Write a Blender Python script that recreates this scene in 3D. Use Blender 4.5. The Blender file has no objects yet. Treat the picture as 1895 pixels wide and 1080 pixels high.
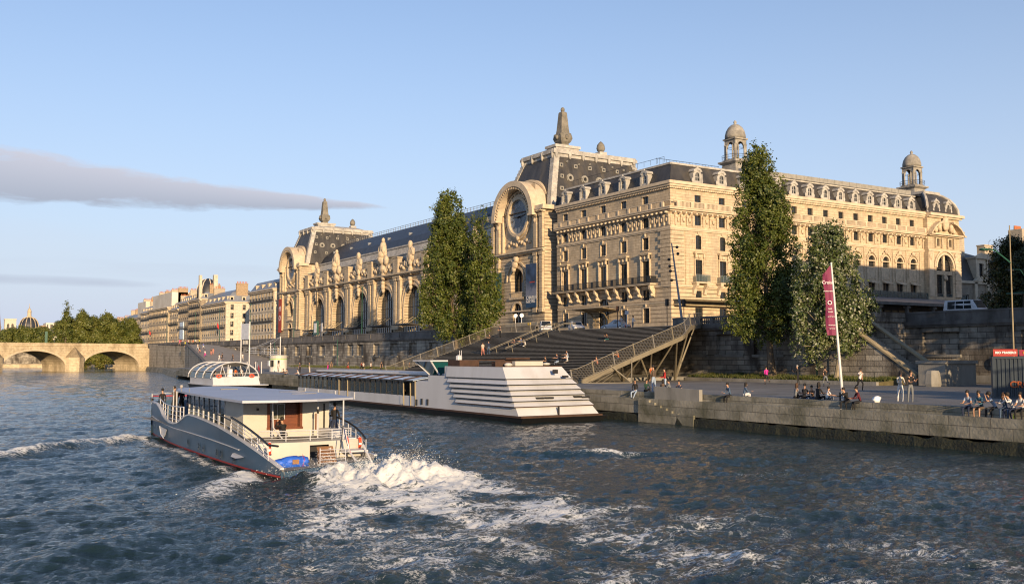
import bpy, bmesh, math, random
import numpy as np
from mathutils import Vector, Matrix, noise
R = math.radians
random.seed(7)
SC = bpy.context.scene
COL = SC.collection
MAT = {}
H = 4.75            # eye height above the water

# ---------------------------------------------------------------- materials
def _nt(name):
    m = bpy.data.materials.new(name); m.use_nodes = True
    nt = m.node_tree; b = nt.nodes['Principled BSDF']
    MAT[name] = m
    return m, nt, b
def N(nt, t, **k):
    n = nt.nodes.new(t)
    for a, v in k.items():
        if a.startswith('i_'): n.inputs[a[2:].replace('_', ' ')].default_value = v
        else: setattr(n, a, v)
    return n
def mat(name, col, rough=.6, metal=0, var=.12, scale=1.5, bump=0., bscale=None, spec=.5, alpha=None, stretch=(1, 1, 1), var2=None, thr=(.42, .62)):
    """plain procedural surface: base colour broken up by two noises, optional second tint var2 in patches"""
    m, nt, b = _nt(name); L = nt.links.new
    tc = N(nt, 'ShaderNodeNewGeometry'); mp = N(nt, 'ShaderNodeMapping'); mp.inputs['Scale'].default_value = stretch
    L(tc.outputs['Position'], mp.inputs['Vector'])
    n1 = N(nt, 'ShaderNodeTexNoise'); n1.inputs['Scale'].default_value = scale; n1.inputs['Detail'].default_value = 6
    L(mp.outputs[0], n1.inputs['Vector'])
    rp = N(nt, 'ShaderNodeValToRGB'); e = rp.color_ramp.elements
    e[0].position = .3; e[1].position = .7
    e[0].color = (*[c * (1 - var) for c in col], 1); e[1].color = (*[min(1, c * (1 + var)) for c in col], 1)
    L(n1.outputs['Fac'], rp.inputs[0]); out = rp.outputs[0]
    if var2:
        n2 = N(nt, 'ShaderNodeTexNoise'); n2.inputs['Scale'].default_value = scale * .37; n2.inputs['Detail'].default_value = 9; n2.inputs['Roughness'].default_value = .65
        L(mp.outputs[0], n2.inputs['Vector'])
        mr = N(nt, 'ShaderNodeMapRange'); mr.inputs[1].default_value = thr[0]; mr.inputs[2].default_value = thr[1]
        L(n2.outputs['Fac'], mr.inputs[0])
        mx = N(nt, 'ShaderNodeMix', data_type='RGBA'); mx.inputs['B'].default_value = (*var2, 1)
        L(mr.outputs[0], mx.inputs['Factor']); L(out, mx.inputs['A']); out = mx.outputs['Result']
    L(out, b.inputs['Base Color'])
    b.inputs['Roughness'].default_value = rough; b.inputs['Metallic'].default_value = metal
    b.inputs['Specular IOR Level'].default_value = spec
    if bump:
        n3 = N(nt, 'ShaderNodeTexNoise'); n3.inputs['Scale'].default_value = bscale or scale * 6; n3.inputs['Detail'].default_value = 5
        L(mp.outputs[0], n3.inputs['Vector'])
        bp = N(nt, 'ShaderNodeBump'); bp.inputs['Strength'].default_value = bump; bp.inputs['Distance'].default_value = .1
        L(n3.outputs['Fac'], bp.inputs['Height']); L(bp.outputs[0], b.inputs['Normal'])
    return m
def stone(name, c1, c2, mortar, row=.4, width=1.1, msize=.02, stain=None, stain_thr=(.5, .68), bump=.6, rough=.85, sscale=.25, streak=.35, bias=0):
    """coursed stone: brick pattern laid on (x+y, z) so it runs true on both facade directions"""
    m, nt, b = _nt(name); L = nt.links.new
    g = N(nt, 'ShaderNodeNewGeometry'); s = N(nt, 'ShaderNodeSeparateXYZ'); L(g.outputs['Position'], s.inputs[0])
    a = N(nt, 'ShaderNodeMath', operation='ADD'); L(s.outputs[0], a.inputs[0]); L(s.outputs[1], a.inputs[1])
    c = N(nt, 'ShaderNodeCombineXYZ'); L(a.outputs[0], c.inputs[0]); L(s.outputs[2], c.inputs[1])
    br = N(nt, 'ShaderNodeTexBrick'); L(c.outputs[0], br.inputs['Vector'])
    br.inputs['Color1'].default_value = (*c1, 1); br.inputs['Color2'].default_value = (*c2, 1); br.inputs['Mortar'].default_value = (*mortar, 1)
    br.inputs['Scale'].default_value = 1; br.inputs['Brick Width'].default_value = width; br.inputs['Row Height'].default_value = row
    br.inputs['Mortar Size'].default_value = msize; br.inputs['Mortar Smooth'].default_value = .2; br.inputs['Bias'].default_value = bias
    n = N(nt, 'ShaderNodeTexNoise'); n.inputs['Scale'].default_value = 1.3; n.inputs['Detail'].default_value = 7
    L(g.outputs['Position'], n.inputs['Vector'])
    mr = N(nt, 'ShaderNodeMapRange'); mr.inputs[1].default_value = .3; mr.inputs[2].default_value = .7; mr.inputs[3].default_value = .8; mr.inputs[4].default_value = 1.12
    L(n.outputs['Fac'], mr.inputs[0])
    mu = N(nt, 'ShaderNodeMix', data_type='RGBA', blend_type='MULTIPLY'); mu.inputs['Factor'].default_value = 1
    L(br.outputs['Color'], mu.inputs['A']); L(mr.outputs[0], mu.inputs['B']); out = mu.outputs['Result']
    if stain:
        mp = N(nt, 'ShaderNodeMapping'); mp.inputs['Scale'].default_value = (1, 1, streak); L(g.outputs['Position'], mp.inputs['Vector'])
        n2 = N(nt, 'ShaderNodeTexNoise'); n2.inputs['Scale'].default_value = sscale; n2.inputs['Detail'].default_value = 10; n2.inputs['Roughness'].default_value = .62
        L(mp.outputs[0], n2.inputs['Vector'])
        m2 = N(nt, 'ShaderNodeMapRange'); m2.inputs[1].default_value = stain_thr[0]; m2.inputs[2].default_value = stain_thr[1]; L(n2.outputs['Fac'], m2.inputs[0])
        mx = N(nt, 'ShaderNodeMix', data_type='RGBA'); mx.inputs['B'].default_value = (*stain, 1)
        L(m2.outputs[0], mx.inputs['Factor']); L(out, mx.inputs['A']); out = mx.outputs['Result']
    L(out, b.inputs['Base Color']); b.inputs['Roughness'].default_value = rough; b.inputs['Specular IOR Level'].default_value = .3
    n3 = N(nt, 'ShaderNodeTexNoise'); n3.inputs['Scale'].default_value = 5; n3.inputs['Detail'].default_value = 4; L(g.outputs['Position'], n3.inputs['Vector'])
    sb = N(nt, 'ShaderNodeMath', operation='MULTIPLY_ADD'); sb.inputs[1].default_value = -1.2; L(br.outputs['Fac'], sb.inputs[0]); L(n3.outputs['Fac'], sb.inputs[2])
    bp = N(nt, 'ShaderNodeBump'); bp.inputs['Strength'].default_value = bump; bp.inputs['Distance'].default_value = .05
    L(sb.outputs[0], bp.inputs['Height']); L(bp.outputs[0], b.inputs['Normal'])
    return m
def leafmat(name, c1, c2, c3, trans=.25, scale=.45, lo=.55):
    m, nt, b = _nt(name); L = nt.links.new
    g = N(nt, 'ShaderNodeNewGeometry')
    n = N(nt, 'ShaderNodeTexNoise'); n.inputs['Scale'].default_value = scale; n.inputs['Detail'].default_value = 3; L(g.outputs['Position'], n.inputs['Vector'])
    rp = N(nt, 'ShaderNodeValToRGB'); e = rp.color_ramp.elements; e[0].position = .38; e[1].position = .62
    e[0].color = (*c1, 1); e[1].color = (*c2, 1); L(n.outputs['Fac'], rp.inputs[0])
    mx = N(nt, 'ShaderNodeMix', data_type='RGBA'); mx.inputs['B'].default_value = (*c3, 1); L(rp.outputs[0], mx.inputs['A'])
    mr = N(nt, 'ShaderNodeMapRange'); mr.inputs[1].default_value = lo; mr.inputs[2].default_value = 1.; L(g.outputs['Random Per Island'], mr.inputs[0]); L(mr.outputs[0], mx.inputs['Factor'])
    L(mx.outputs['Result'], b.inputs['Base Color']); b.inputs['Roughness'].default_value = .5
    tr = N(nt, 'ShaderNodeBsdfTranslucent'); L(mx.outputs['Result'], tr.inputs['Color'])
    ms = N(nt, 'ShaderNodeMixShader'); ms.inputs[0].default_value = trans
    L(b.outputs[0], ms.inputs[1]); L(tr.outputs[0], ms.inputs[2]); L(ms.outputs[0], nt.nodes['Material Output'].inputs[0])
    return m
def glassmat(name, tint=(.02, .025, .03), rough=.06, clear=0.):
    m, nt, b = _nt(name); L = nt.links.new
    b.inputs['Base Color'].default_value = (*tint, 1); b.inputs['Roughness'].default_value = rough; b.inputs['IOR'].default_value = 1.5
    if clear:
        t = N(nt, 'ShaderNodeBsdfTransparent'); t.inputs[0].default_value = (.85, .92, .92, 1)
        ms = N(nt, 'ShaderNodeMixShader'); ms.inputs[0].default_value = clear
        L(b.outputs[0], ms.inputs[1]); L(t.outputs[0], ms.inputs[2]); L(ms.outputs[0], nt.nodes['Material Output'].inputs[0])
    else:
        g = N(nt, 'ShaderNodeNewGeometry'); n = N(nt, 'ShaderNodeTexNoise'); n.inputs['Scale'].default_value = .8; L(g.outputs['Position'], n.inputs['Vector'])
        bp = N(nt, 'ShaderNodeBump'); bp.inputs['Strength'].default_value = .06; L(n.outputs['Fac'], bp.inputs['Height']); L(bp.outputs[0], b.inputs['Normal'])
    return m
def emit(name, col, s):
    m, nt, b = _nt(name); b.inputs['Base Color'].default_value = (*col, 1)
    b.inputs['Emission Color'].default_value = (*col, 1); b.inputs['Emission Strength'].default_value = s
    return m

# ---------------------------------------------------------------- mesh builder
ID = lambda p: p
class MB:
    def __init__(s, T=None): s.v = []; s.f = []; s.m = []; s.sm = []; s.T = T or ID; s.c = 0; s.smooth = False
    def P(s, p): s.v.append(s.T(p)); return len(s.v) - 1
    def F(s, idx): s.f.append(idx); s.m.append(s.c); s.sm.append(s.smooth)
    def poly(s, *pts): s.F([s.P(p) for p in pts])
    def box(s, x0, x1, y0, y1, z0, z1):
        i = [s.P(p) for p in ((x0, y0, z0), (x1, y0, z0), (x1, y1, z0), (x0, y1, z0), (x0, y0, z1), (x1, y0, z1), (x1, y1, z1), (x0, y1, z1))]
        for q in ((0, 3, 2, 1), (4, 5, 6, 7), (0, 1, 5, 4), (1, 2, 6, 5), (2, 3, 7, 6), (3, 0, 4, 7)): s.F([i[k] for k in q])
        return s
    def hexa(s, a, b):          # two quads (bottom ring, top ring), each 4 points
        i = [s.P(p) for p in list(a) + list(b)]
        for q in ((0, 3, 2, 1), (4, 5, 6, 7), (0, 1, 5, 4), (1, 2, 6, 5), (2, 3, 7, 6), (3, 0, 4, 7)): s.F([i[k] for k in q])
        return s
    def prism(s, pts, d):       # polygon pts extruded by vector d
        n = len(pts); a = [s.P(p) for p in pts]; b = [s.P((p[0] + d[0], p[1] + d[1], p[2] + d[2])) for p in pts]
        s.F(a[::-1]); s.F(b)
        for k in range(n): s.F([a[k], a[(k + 1) % n], b[(k + 1) % n], b[k]])
        return s
    def tube(s, pts, r, n=6, r2=None, cap=True):
        pts = [Vector(p) for p in pts]; rings = []; m = len(pts)
        up = Vector((0, 0, 1))
        for k, p in enumerate(pts):
            d = (pts[min(k + 1, m - 1)] - pts[max(k - 1, 0)]).normalized()
            a = d.cross(up if abs(d.z) < .95 else Vector((1, 0, 0))).normalized(); b = d.cross(a).normalized()
            rr = r if r2 is None else r + (r2 - r) * k / max(1, m - 1)
            if isinstance(r, (list, tuple)): rr = r[k]
            rings.append([s.P(tuple(p + a * math.cos(t) * rr + b * math.sin(t) * rr)) for t in [2 * math.pi * j / n for j in range(n)]])
        for k in range(m - 1):
            for j in range(n): s.F([rings[k][j], rings[k][(j + 1) % n], rings[k + 1][(j + 1) % n], rings[k + 1][j]])
        if cap: s.F(rings[0][::-1]); s.F(rings[-1])
        return s
    def lathe(s, prof, c=(0, 0, 0), n=12, sq=False, ph=0.):   # prof = [(r, z)]
        rings = []
        for r, z in prof:
            ring = []
            for j in range(n):
                t = 2 * math.pi * j / n + ph
                ring.append(s.P((c[0] + r * math.cos(t), c[1] + r * math.sin(t), c[2] + z)))
            rings.append(ring)
        for k in range(len(rings) - 1):
            for j in range(n): s.F([rings[k][j], rings[k][(j + 1) % n], rings[k + 1][(j + 1) % n], rings[k + 1][j]])
        s.F(rings[0][::-1]); s.F(rings[-1])
        return s
    def blob(s, c, r, n=8, m=5, jit=.0, seed=0):
        rn = random.Random(seed + int(c[0] * 97 + c[1] * 31 + c[2] * 7)); sm = s.smooth; s.smooth = True
        rings = []
        for k in range(1, m):
            ph = math.pi * k / m; ring = []
            for j in range(n):
                t = 2 * math.pi * j / n; q = 1 + rn.uniform(-jit, jit)
                ring.append(s.P((c[0] + r[0] * math.sin(ph) * math.cos(t) * q, c[1] + r[1] * math.sin(ph) * math.sin(t) * q, c[2] + r[2] * math.cos(ph) * q)))
            rings.append(ring)
        a = s.P((c[0], c[1], c[2] + r[2])); b = s.P((c[0], c[1], c[2] - r[2]))
        for j in range(n): s.F([a, rings[0][j], rings[0][(j + 1) % n]]); s.F([b, rings[-1][(j + 1) % n], rings[-1][j]])
        for k in range(len(rings) - 1):
            for j in range(n): s.F([rings[k][j], rings[k + 1][j], rings[k + 1][(j + 1) % n], rings[k][(j + 1) % n]])
        s.smooth = sm
        return s
    def wall(s, u0, u1, z0, z1, holes, v=0., depth=.4, n=10):
        """flat wall with openings; hole = (ua, ub, za, zb, rise): rise > 0 adds an arch above zb"""
        hs = [h if len(h) > 4 else (*h, 0) for h in holes]
        us = sorted({u0, u1, *[h[0] for h in hs], *[h[1] for h in hs]}); us = [u for u in us if u0 <= u <= u1]
        for a, b in zip(us, us[1:]):
            c = (a + b) / 2; hh = sorted([h for h in hs if h[0] < c < h[1]], key=lambda h: h[2]); z = z0
            for h in hh:
                if h[2] > z: s.poly((a, v, z), (b, v, z), (b, v, h[2]), (a, v, h[2]))
                z = h[3] + h[4]
            if z < z1: s.poly((a, v, z), (b, v, z), (b, v, z1), (a, v, z1))
        for ua, ub, za, zb, rise in hs:
            w = v - depth
            s.poly((ua, v, za), (ua, w, za), (ua, w, zb), (ua, v, zb)); s.poly((ub, v, za), (ub, w, za), (ub, w, zb), (ub, v, zb))
            s.poly((ua, v, za), (ub, v, za), (ub, w, za), (ua, w, za))
            if not rise: s.poly((ua, v, zb), (ub, v, zb), (ub, w, zb), (ua, w, zb))
            else:
                uc = (ua + ub) / 2; r = (ub - ua) / 2; zt = zb + rise
                p = [(uc - r * math.cos(math.pi * k / n), zb + rise * math.sin(math.pi * k / n)) for k in range(n + 1)]
                for (a, za_), (b, zb_) in zip(p, p[1:]):
                    s.poly((a, v, za_), (b, v, zb_), (b, v, zt), (a, v, zt)); s.poly((a, v, za_), (b, v, zb_), (b, w, zb_), (a, w, za_))
        return s
    def ring(s, uc, zc, r0, r1, v0, v1, a0=0., a1=math.pi, n=14, ez=1.):   # arch band in the facade plane
        p = [(math.cos(a0 + (a1 - a0) * k / n), math.sin(a0 + (a1 - a0) * k / n) * ez) for k in range(n + 1)]
        for (c, d), (e, g) in zip(p, p[1:]):
            q = lambda r, x, y, v: (uc + r * x, v, zc + r * y)
            s.poly(q(r0, c, d, v1), q(r1, c, d, v1), q(r1, e, g, v1), q(r0, e, g, v1))
            s.poly(q(r1, c, d, v0), q(r1, e, g, v0), q(r1, e, g, v1), q(r1, c, d, v1))
            s.poly(q(r0, c, d, v0), q(r0, e, g, v0), q(r0, e, g, v1), q(r0, c, d, v1))
        if a1 - a0 < 6.2:
            for c, d in (p[0], p[-1]): s.poly(*[(uc + r * c, v, zc + r * d) for r, v in ((r0, v0), (r1, v0), (r1, v1), (r0, v1))])
        return s
    def mesh(s, name, mats):
        me = bpy.data.meshes.new(name); me.from_pydata(s.v, [], s.f)
        for m in mats if isinstance(mats, (list, tuple)) else [mats]: me.materials.append(MAT[m] if isinstance(m, str) else m)
        me.polygons.foreach_set('material_index', s.m); me.polygons.foreach_set('use_smooth', s.sm); me.update()
        return me
    def build(s, name, mats, parent=None, loc=None, rz=0):
        o = bpy.data.objects.new(name, s.mesh(name, mats)); COL.objects.link(o)
        if parent: o.parent = parent
        if loc: o.location = loc
        if rz: o.rotation_euler.z = rz
        return o
def tag(o, label=None, cat=None, group=None, kind=None):
    if label: o['label'] = label
    if cat: o['category'] = cat
    if group: o['group'] = group
    if kind: o['kind'] = kind
    return o
def empty(name, loc=(0, 0, 0), rz=0, label=None, cat=None, group=None):
    o = bpy.data.objects.new(name, None); COL.objects.link(o); o.location = loc; o.rotation_euler.z = rz
    return tag(o, label, cat, group)
def inst(name, me, parent=None, loc=(0, 0, 0), rz=0, scale=None):
    o = bpy.data.objects.new(name, me); COL.objects.link(o); o.location = loc; o.rotation_euler.z = rz
    if parent: o.parent = parent
    if scale: o.scale = scale
    return o
def copy_tree(o, parent=None):
    c = o.copy(); COL.objects.link(c)
    if parent: c.parent = parent
    for ch in [x for x in bpy.data.objects if x.parent == o]: copy_tree(ch, c)
    return c
def text_mesh(txt, size, ext=.01, align='CENTER', bold=0., spacing=1.):
    cu = bpy.data.curves.new('lettering', 'FONT'); cu.body = txt; cu.size = size; cu.extrude = ext; cu.align_x = align; cu.align_y = 'CENTER'; cu.offset = bold; cu.space_character = spacing
    o = bpy.data.objects.new('lettering', cu); COL.objects.link(o); bpy.context.view_layer.update()
    me = bpy.data.meshes.new_from_object(o.evaluated_get(bpy.context.evaluated_depsgraph_get()))
    bpy.data.objects.remove(o); bpy.data.curves.remove(cu)
    return me
def text(txt, size, m, loc, rot, parent=None, name='lettering', **k):
    me = text_mesh(txt, size, **k); me.materials.clear(); me.materials.append(MAT[m])
    o = inst(name, me, parent, loc); o.rotation_euler = rot
    return o

# ---------------------------------------------------------------- numpy gradient noise
_rg = np.random.RandomState(5); _perm = np.tile(_rg.permutation(256), 2); _ang = _rg.rand(256) * 2 * np.pi
_gx, _gy = np.cos(_ang), np.sin(_ang)
def pnoise(x, y):
    xi = np.floor(x).astype(int); yi = np.floor(y).astype(int); xf = x - xi; yf = y - yi; xi &= 255; yi &= 255
    f = lambda t: t * t * t * (t * (t * 6 - 15) + 10)
    def g(a, b, dx, dy): h = _perm[_perm[a & 255] + (b & 255)]; return _gx[h] * dx + _gy[h] * dy
    u, v = f(xf), f(yf)
    a = g(xi, yi, xf, yf) * (1 - u) + g(xi + 1, yi, xf - 1, yf) * u
    b = g(xi, yi + 1, xf, yf - 1) * (1 - u) + g(xi + 1, yi + 1, xf - 1, yf - 1) * u
    return (a * (1 - v) + b * v) * 1.5

# ---------------------------------------------------------------- camera, sun, sky
cam_d = bpy.data.cameras.new('camera'); cam = bpy.data.objects.new('camera', cam_d); COL.objects.link(cam); SC.camera = cam
cam.location = (0, 0, H); cam.rotation_euler = (R(90 + 3.814), 0, R(-31.6616)); cam_d.sensor_width = 36; cam_d.lens = 1800 / 1895 * 36
cam_d.clip_end = 6000; cam_d.clip_start = .3
SUN_AZ, SUN_EL = 13.5, 10.5          # light travels towards +Y turned 13.5 deg to +X
sl = bpy.data.lights.new('sun', 'SUN'); so = bpy.data.objects.new('sun', sl); COL.objects.link(so)
d = Vector((math.sin(R(SUN_AZ)) * math.cos(R(SUN_EL)), math.cos(R(SUN_AZ)) * math.cos(R(SUN_EL)), -math.sin(R(SUN_EL))))
so.rotation_euler = d.to_track_quat('-Z', 'Y').to_euler(); sl.energy = 5.; sl.angle = R(.5); sl.color = (1, .72, .42)
w = bpy.data.worlds.new('World'); SC.world = w; w.use_nodes = True
nt = w.node_tree; L = nt.links.new; bg = nt.nodes['Background']
sky = N(nt, 'ShaderNodeTexSky', sky_type='NISHITA', sun_disc=False); sky.sun_elevation = R(SUN_EL); sky.sun_rotation = R(180 + SUN_AZ)
sky.altitude = 50; sky.air_density = 1.; sky.dust_density = .6; sky.ozone_density = 1.6
# clouds, placed by direction: a long bank low in the upstream sky and thin veils under it
tc = N(nt, 'ShaderNodeTexCoord'); sx = N(nt, 'ShaderNodeSeparateXYZ'); L(tc.outputs['Generated'], sx.inputs[0])
az = N(nt, 'ShaderNodeMath', operation='ARCTAN2'); L(sx.outputs[0], az.inputs[0]); L(sx.outputs[1], az.inputs[1])
el = N(nt, 'ShaderNodeMath', operation='ARCSINE'); L(sx.outputs[2], el.inputs[0])
cv = N(nt, 'ShaderNodeCombineXYZ'); L(az.outputs[0], cv.inputs[0]); L(el.outputs[0], cv.inputs[1])
def M(op, a, b=None, c=None, clamp=False):
    n = N(nt, 'ShaderNodeMath', operation=op); n.use_clamp = clamp
    for k, v in enumerate((a, b, c)):
        if v is None: continue
        if isinstance(v, (int, float)): n.inputs[k].default_value = v
        else: L(v, n.inputs[k])
    return n.outputs[0]
def streak(a_mid, el0, tilt, thick, a_len, scale, seed, amp=1.1, thr=.0, soft=.5, taper=0.):
    """cloud band: centre line el0 + tilt*(az-a_mid); returns 0..1"""
    mp = N(nt, 'ShaderNodeMapping'); mp.inputs['Scale'].default_value = scale; mp.inputs['Location'].default_value = (seed, seed * .7, 0); mp.inputs['Rotation'].default_value = (0, 0, -tilt)
    L(cv.outputs[0], mp.inputs['Vector'])
    n = N(nt, 'ShaderNodeTexNoise'); n.inputs['Scale'].default_value = 1; n.inputs['Detail'].default_value = 9; n.inputs['Roughness'].default_value = .6; n.inputs['Distortion'].default_value = .3
    L(mp.outputs[0], n.inputs['Vector'])
    da = M('SUBTRACT', az.outputs[0], a_mid); line = M('MULTIPLY_ADD', da, tilt, el0)
    de = M('DIVIDE', M('SUBTRACT', el.outputs[0], line), M('MAXIMUM', M('MULTIPLY_ADD', da, -taper, thick), .004))
    r = M('ADD', M('POWER', M('ABSOLUTE', de), 2.), M('POWER', M('ABSOLUTE', M('DIVIDE', da, a_len)), 4.))
    x = M('ADD', M('SUBTRACT', 1. + thr, r), M('MULTIPLY', M('SUBTRACT', n.outputs['Fac'], .5), amp * 2))
    return M('DIVIDE', x, soft, clamp=True), de
YAW = 31.66
def pa(px): return R(YAW) + math.atan((px - 947.5) / 1804)       # azimuth seen at photo column px
c1, de1 = streak(pa(60), .163, -.035, .0235, .325, (11, 46, 1), 3.1, 1.45, .05, .6, .06)
c2, _ = streak(pa(30), .071, -.01, .006, .13, (6, 60, 1), 8.3, 1.1, -.2, 1.6)
c3, _ = streak(pa(250), .085, -.02, .012, .30, (5, 60, 1), 1.3, 1.3, -.55, 2.2)
c4, _ = streak(pa(120), .100, .0, .03, .5, (4, 26, 1), 5.3, 1.3, -.45, 3.0)
base = sky.outputs[0]
hs = N(nt, 'ShaderNodeHueSaturation'); hs.inputs['Saturation'].default_value = 1.0; hs.inputs['Value'].default_value = 1.
tn = N(nt, 'ShaderNodeMix', data_type='RGBA', blend_type='MULTIPLY'); tn.inputs['Factor'].default_value = 1; tn.inputs['B'].default_value = (.86, .95, 1.14, 1); L(base, tn.inputs['A']); L(tn.outputs['Result'], hs.inputs['Color'])
# thin veil of high haze paling the sky towards the horizon
vf = M('POWER', M('SUBTRACT', 1., M('ABSOLUTE', sx.outputs[2]), clamp=True), 3.4)
vm = N(nt, 'ShaderNodeMix', data_type='RGBA'); L(M('MULTIPLY', vf, 1.08, clamp=True), vm.inputs['Factor']); L(hs.outputs[0], vm.inputs['A']); vm.inputs['B'].default_value = (3.45, 3.8, 4.7, 1)
cur = vm.outputs['Result']
def over(cur, fac, col, k):
    mx = N(nt, 'ShaderNodeMix', data_type='RGBA'); L(M('MULTIPLY', fac, k), mx.inputs['Factor']); L(cur, mx.inputs['A'])
    if isinstance(col, tuple): mx.inputs['B'].default_value = (*col, 1)
    else: L(col, mx.inputs['B'])
    return mx.outputs['Result']
sh = N(nt, 'ShaderNodeMix', data_type='RGBA'); L(M('MULTIPLY_ADD', de1, .45, .55, clamp=True), sh.inputs['Factor'])
sh.inputs['A'].default_value = (2.05, 2.35, 2.95, 1); sh.inputs['B'].default_value = (3.6, 3.6, 4.1, 1)
cur = over(cur, c4, (3.9, 3.8, 4.2), .35); cur = over(cur, c3, (2.7, 2.9, 3.6), .4); cur = over(cur, c2, (2.3, 2.5, 3.2), .75); cur = over(cur, c1, sh.outputs['Result'], .92)
L(cur, bg.inputs[0]); bg.inputs[1].default_value = .13
vs = SC.view_settings; vs.view_transform = 'Standard'; vs.look = 'None'; vs.exposure = .45; vs.gamma = 1; vs.use_curve_mapping = False
SC.cycles.max_bounces = 6; SC.cycles.transparent_max_bounces = 12; SC.cycles.caustics_reflective = False; SC.cycles.caustics_refractive = False
SC.cycles.sample_clamp_indirect = 6
SC.cycles.use_denoising = True; SC.cycles.denoising_input_passes = 'RGB_ALBEDO_NORMAL'; SC.cycles.filter_width = 1.15

# ---------------------------------------------------------------- palette
stone('ashlar', (.57, .465, .325), (.50, .405, .28), (.31, .24, .155), .42, 1.3, .018, stain=(.31, .265, .205), stain_thr=(.50, .76), bump=.5, sscale=.4, streak=.22)
stone('rusticated', (.56, .455, .32), (.50, .405, .28), (.17, .13, .09), .62, 40., .05, stain=(.31, .265, .205), stain_thr=(.50, .76), bump=1., sscale=.4, streak=.22)
mat('carved', (.56, .455, .32), .85, var=.18, scale=3, bump=.7, bscale=6, var2=(.38, .31, .22), thr=(.5, .7))
mat('cornice', (.56, .465, .34), .85, var=.14, scale=1.2, bump=.2, var2=(.36, .32, .26), thr=(.55, .75))
mat('weathered', (.34, .32, .28), .85, var=.2, scale=2, bump=.5, bscale=8, var2=(.2, .19, .17))
mat('obelisk_stone', (.15, .14, .115), .85, var=.2, scale=2, bump=.5, bscale=8, var2=(.24, .22, .18)); mat('oculus_zinc', (.27, .26, .23), .7, var=.2); mat('zincstone', (.46, .44, .40), .75, var=.15, scale=2, bump=.3, bscale=8, var2=(.3, .29, .27))
mat('slate', (.045, .043, .042), .55, var=.35, scale=.9, stretch=(1, 1, .15), var2=(.10, .085, .06), thr=(.5, .72), bump=.3, bscale=9)
mat('slate_dark', (.028, .033, .045), .5, var=.3, scale=.8, bump=.2)
mat('zinc', (.23, .25, .28), .45, metal=.3, var=.12, scale=.7)
glassmat('glass'); glassmat('glass_hall', (.035, .045, .05), .12)
mat('frame_dark', (.05, .045, .04), .5); mat('frame_white', (.62, .6, .55), .5); mat('iron', (.03, .032, .035), .5, metal=.4)
mat('bronze', (.24, .19, .12), .5, metal=.5)
stone('quay', (.33, .31, .255), (.24, .23, .19), (.13, .12, .10), .62, 2.3, .02, stain=(.09, .09, .06), stain_thr=(.44, .70), bump=.6, sscale=.5, streak=.9)
stone('retain', (.43, .395, .33), (.25, .225, .19), (.09, .08, .065), .55, 1.9, .03, stain=(.07, .06, .05), stain_thr=(.45, .62), bump=.8, sscale=.32, streak=.5)
mat('concrete', (.26, .25, .225), .85, var=.15, scale=1, bump=.15, var2=(.13, .125, .11), thr=(.5, .7), stretch=(1, 1, .4))
mat('parapet', (.15, .14, .13), .85, var=.22, scale=1., bump=.15, var2=(.06, .056, .05), thr=(.48, .7), stretch=(1, 1, .5))
mat('asphalt', (.175, .168, .158), .8, var=.18, scale=.4, bump=.12, bscale=14, var2=(.25, .235, .215), thr=(.48, .66))
mat('algae', (.02, .022, .012), .7, var=.5, scale=2, bump=.8, bscale=7)
mat('paving', (.30, .27, .23), .85, var=.15, scale=.6, bump=.2)
mat('stepwood', (.030, .031, .034), .8, var=.35, scale=1.2, stretch=(1, .25, 1)); mat('stepedge', (.20, .19, .175), .7, var=.2); mat('stepshade', (.006, .006, .007), .9)
mat('handrail', (.34, .30, .22), .4, metal=.5, var=.1)
mat('bark', (.13, .10, .07), .9, var=.35, scale=3, bump=.8, bscale=9, stretch=(1, 1, .2)); mat('birchbark', (.30, .25, .17), .85, var=.4, scale=3, bump=.6, stretch=(1, 1, .5))
mat('white_paint', (.52, .53, .56), .38, var=.05, scale=.6, bump=.03, stretch=(1, 1, .25), var2=(.38, .375, .37), thr=(.5, .75)); mat('cream_paint', (.50, .48, .43), .45, var=.05)
mat('grey_roof', (.40, .43, .51), .5, var=.06, scale=.5, var2=(.29, .32, .40), thr=(.5, .75))
mat('hull_blue', (.055, .105, .175), .32, var=.08, scale=.8, var2=(.055, .085, .125), thr=(.5, .75)); mat('hull_red', (.30, .03, .025), .5); mat('hull_black', (.012, .013, .015), .5)
mat('deck', (.22, .21, .19), .8, var=.15); mat('mahogany', (.15, .045, .018), .4, var=.25, scale=3, stretch=(1, 1, 5)); mat('teak', (.26, .13, .055), .6, var=.2, scale=3)
mat('tarp_blue', (.03, .13, .62), .5, var=.15, bump=.5, bscale=4); mat('orange', (.75, .09, .03), .5); mat('red', (.55, .03, .03), .6); mat('white', (.8, .8, .8), .6)
mat('rust', (.055, .028, .018), .8, var=.3, scale=2); mat('chrome', (.6, .6, .58), .3, metal=.8); mat('black', (.015, .015, .016), .5)
mat('grass', (.07, .10, .02), .9, var=.4, scale=2); mat('banner_magenta', (.19, .022, .075), .7, var=.1); mat('pole_white', (.62, .62, .62), .4)
mat('green_paint', (.02, .09, .06), .45); mat('pvc', (.62, .6, .55), .5, var=.1)
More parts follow.
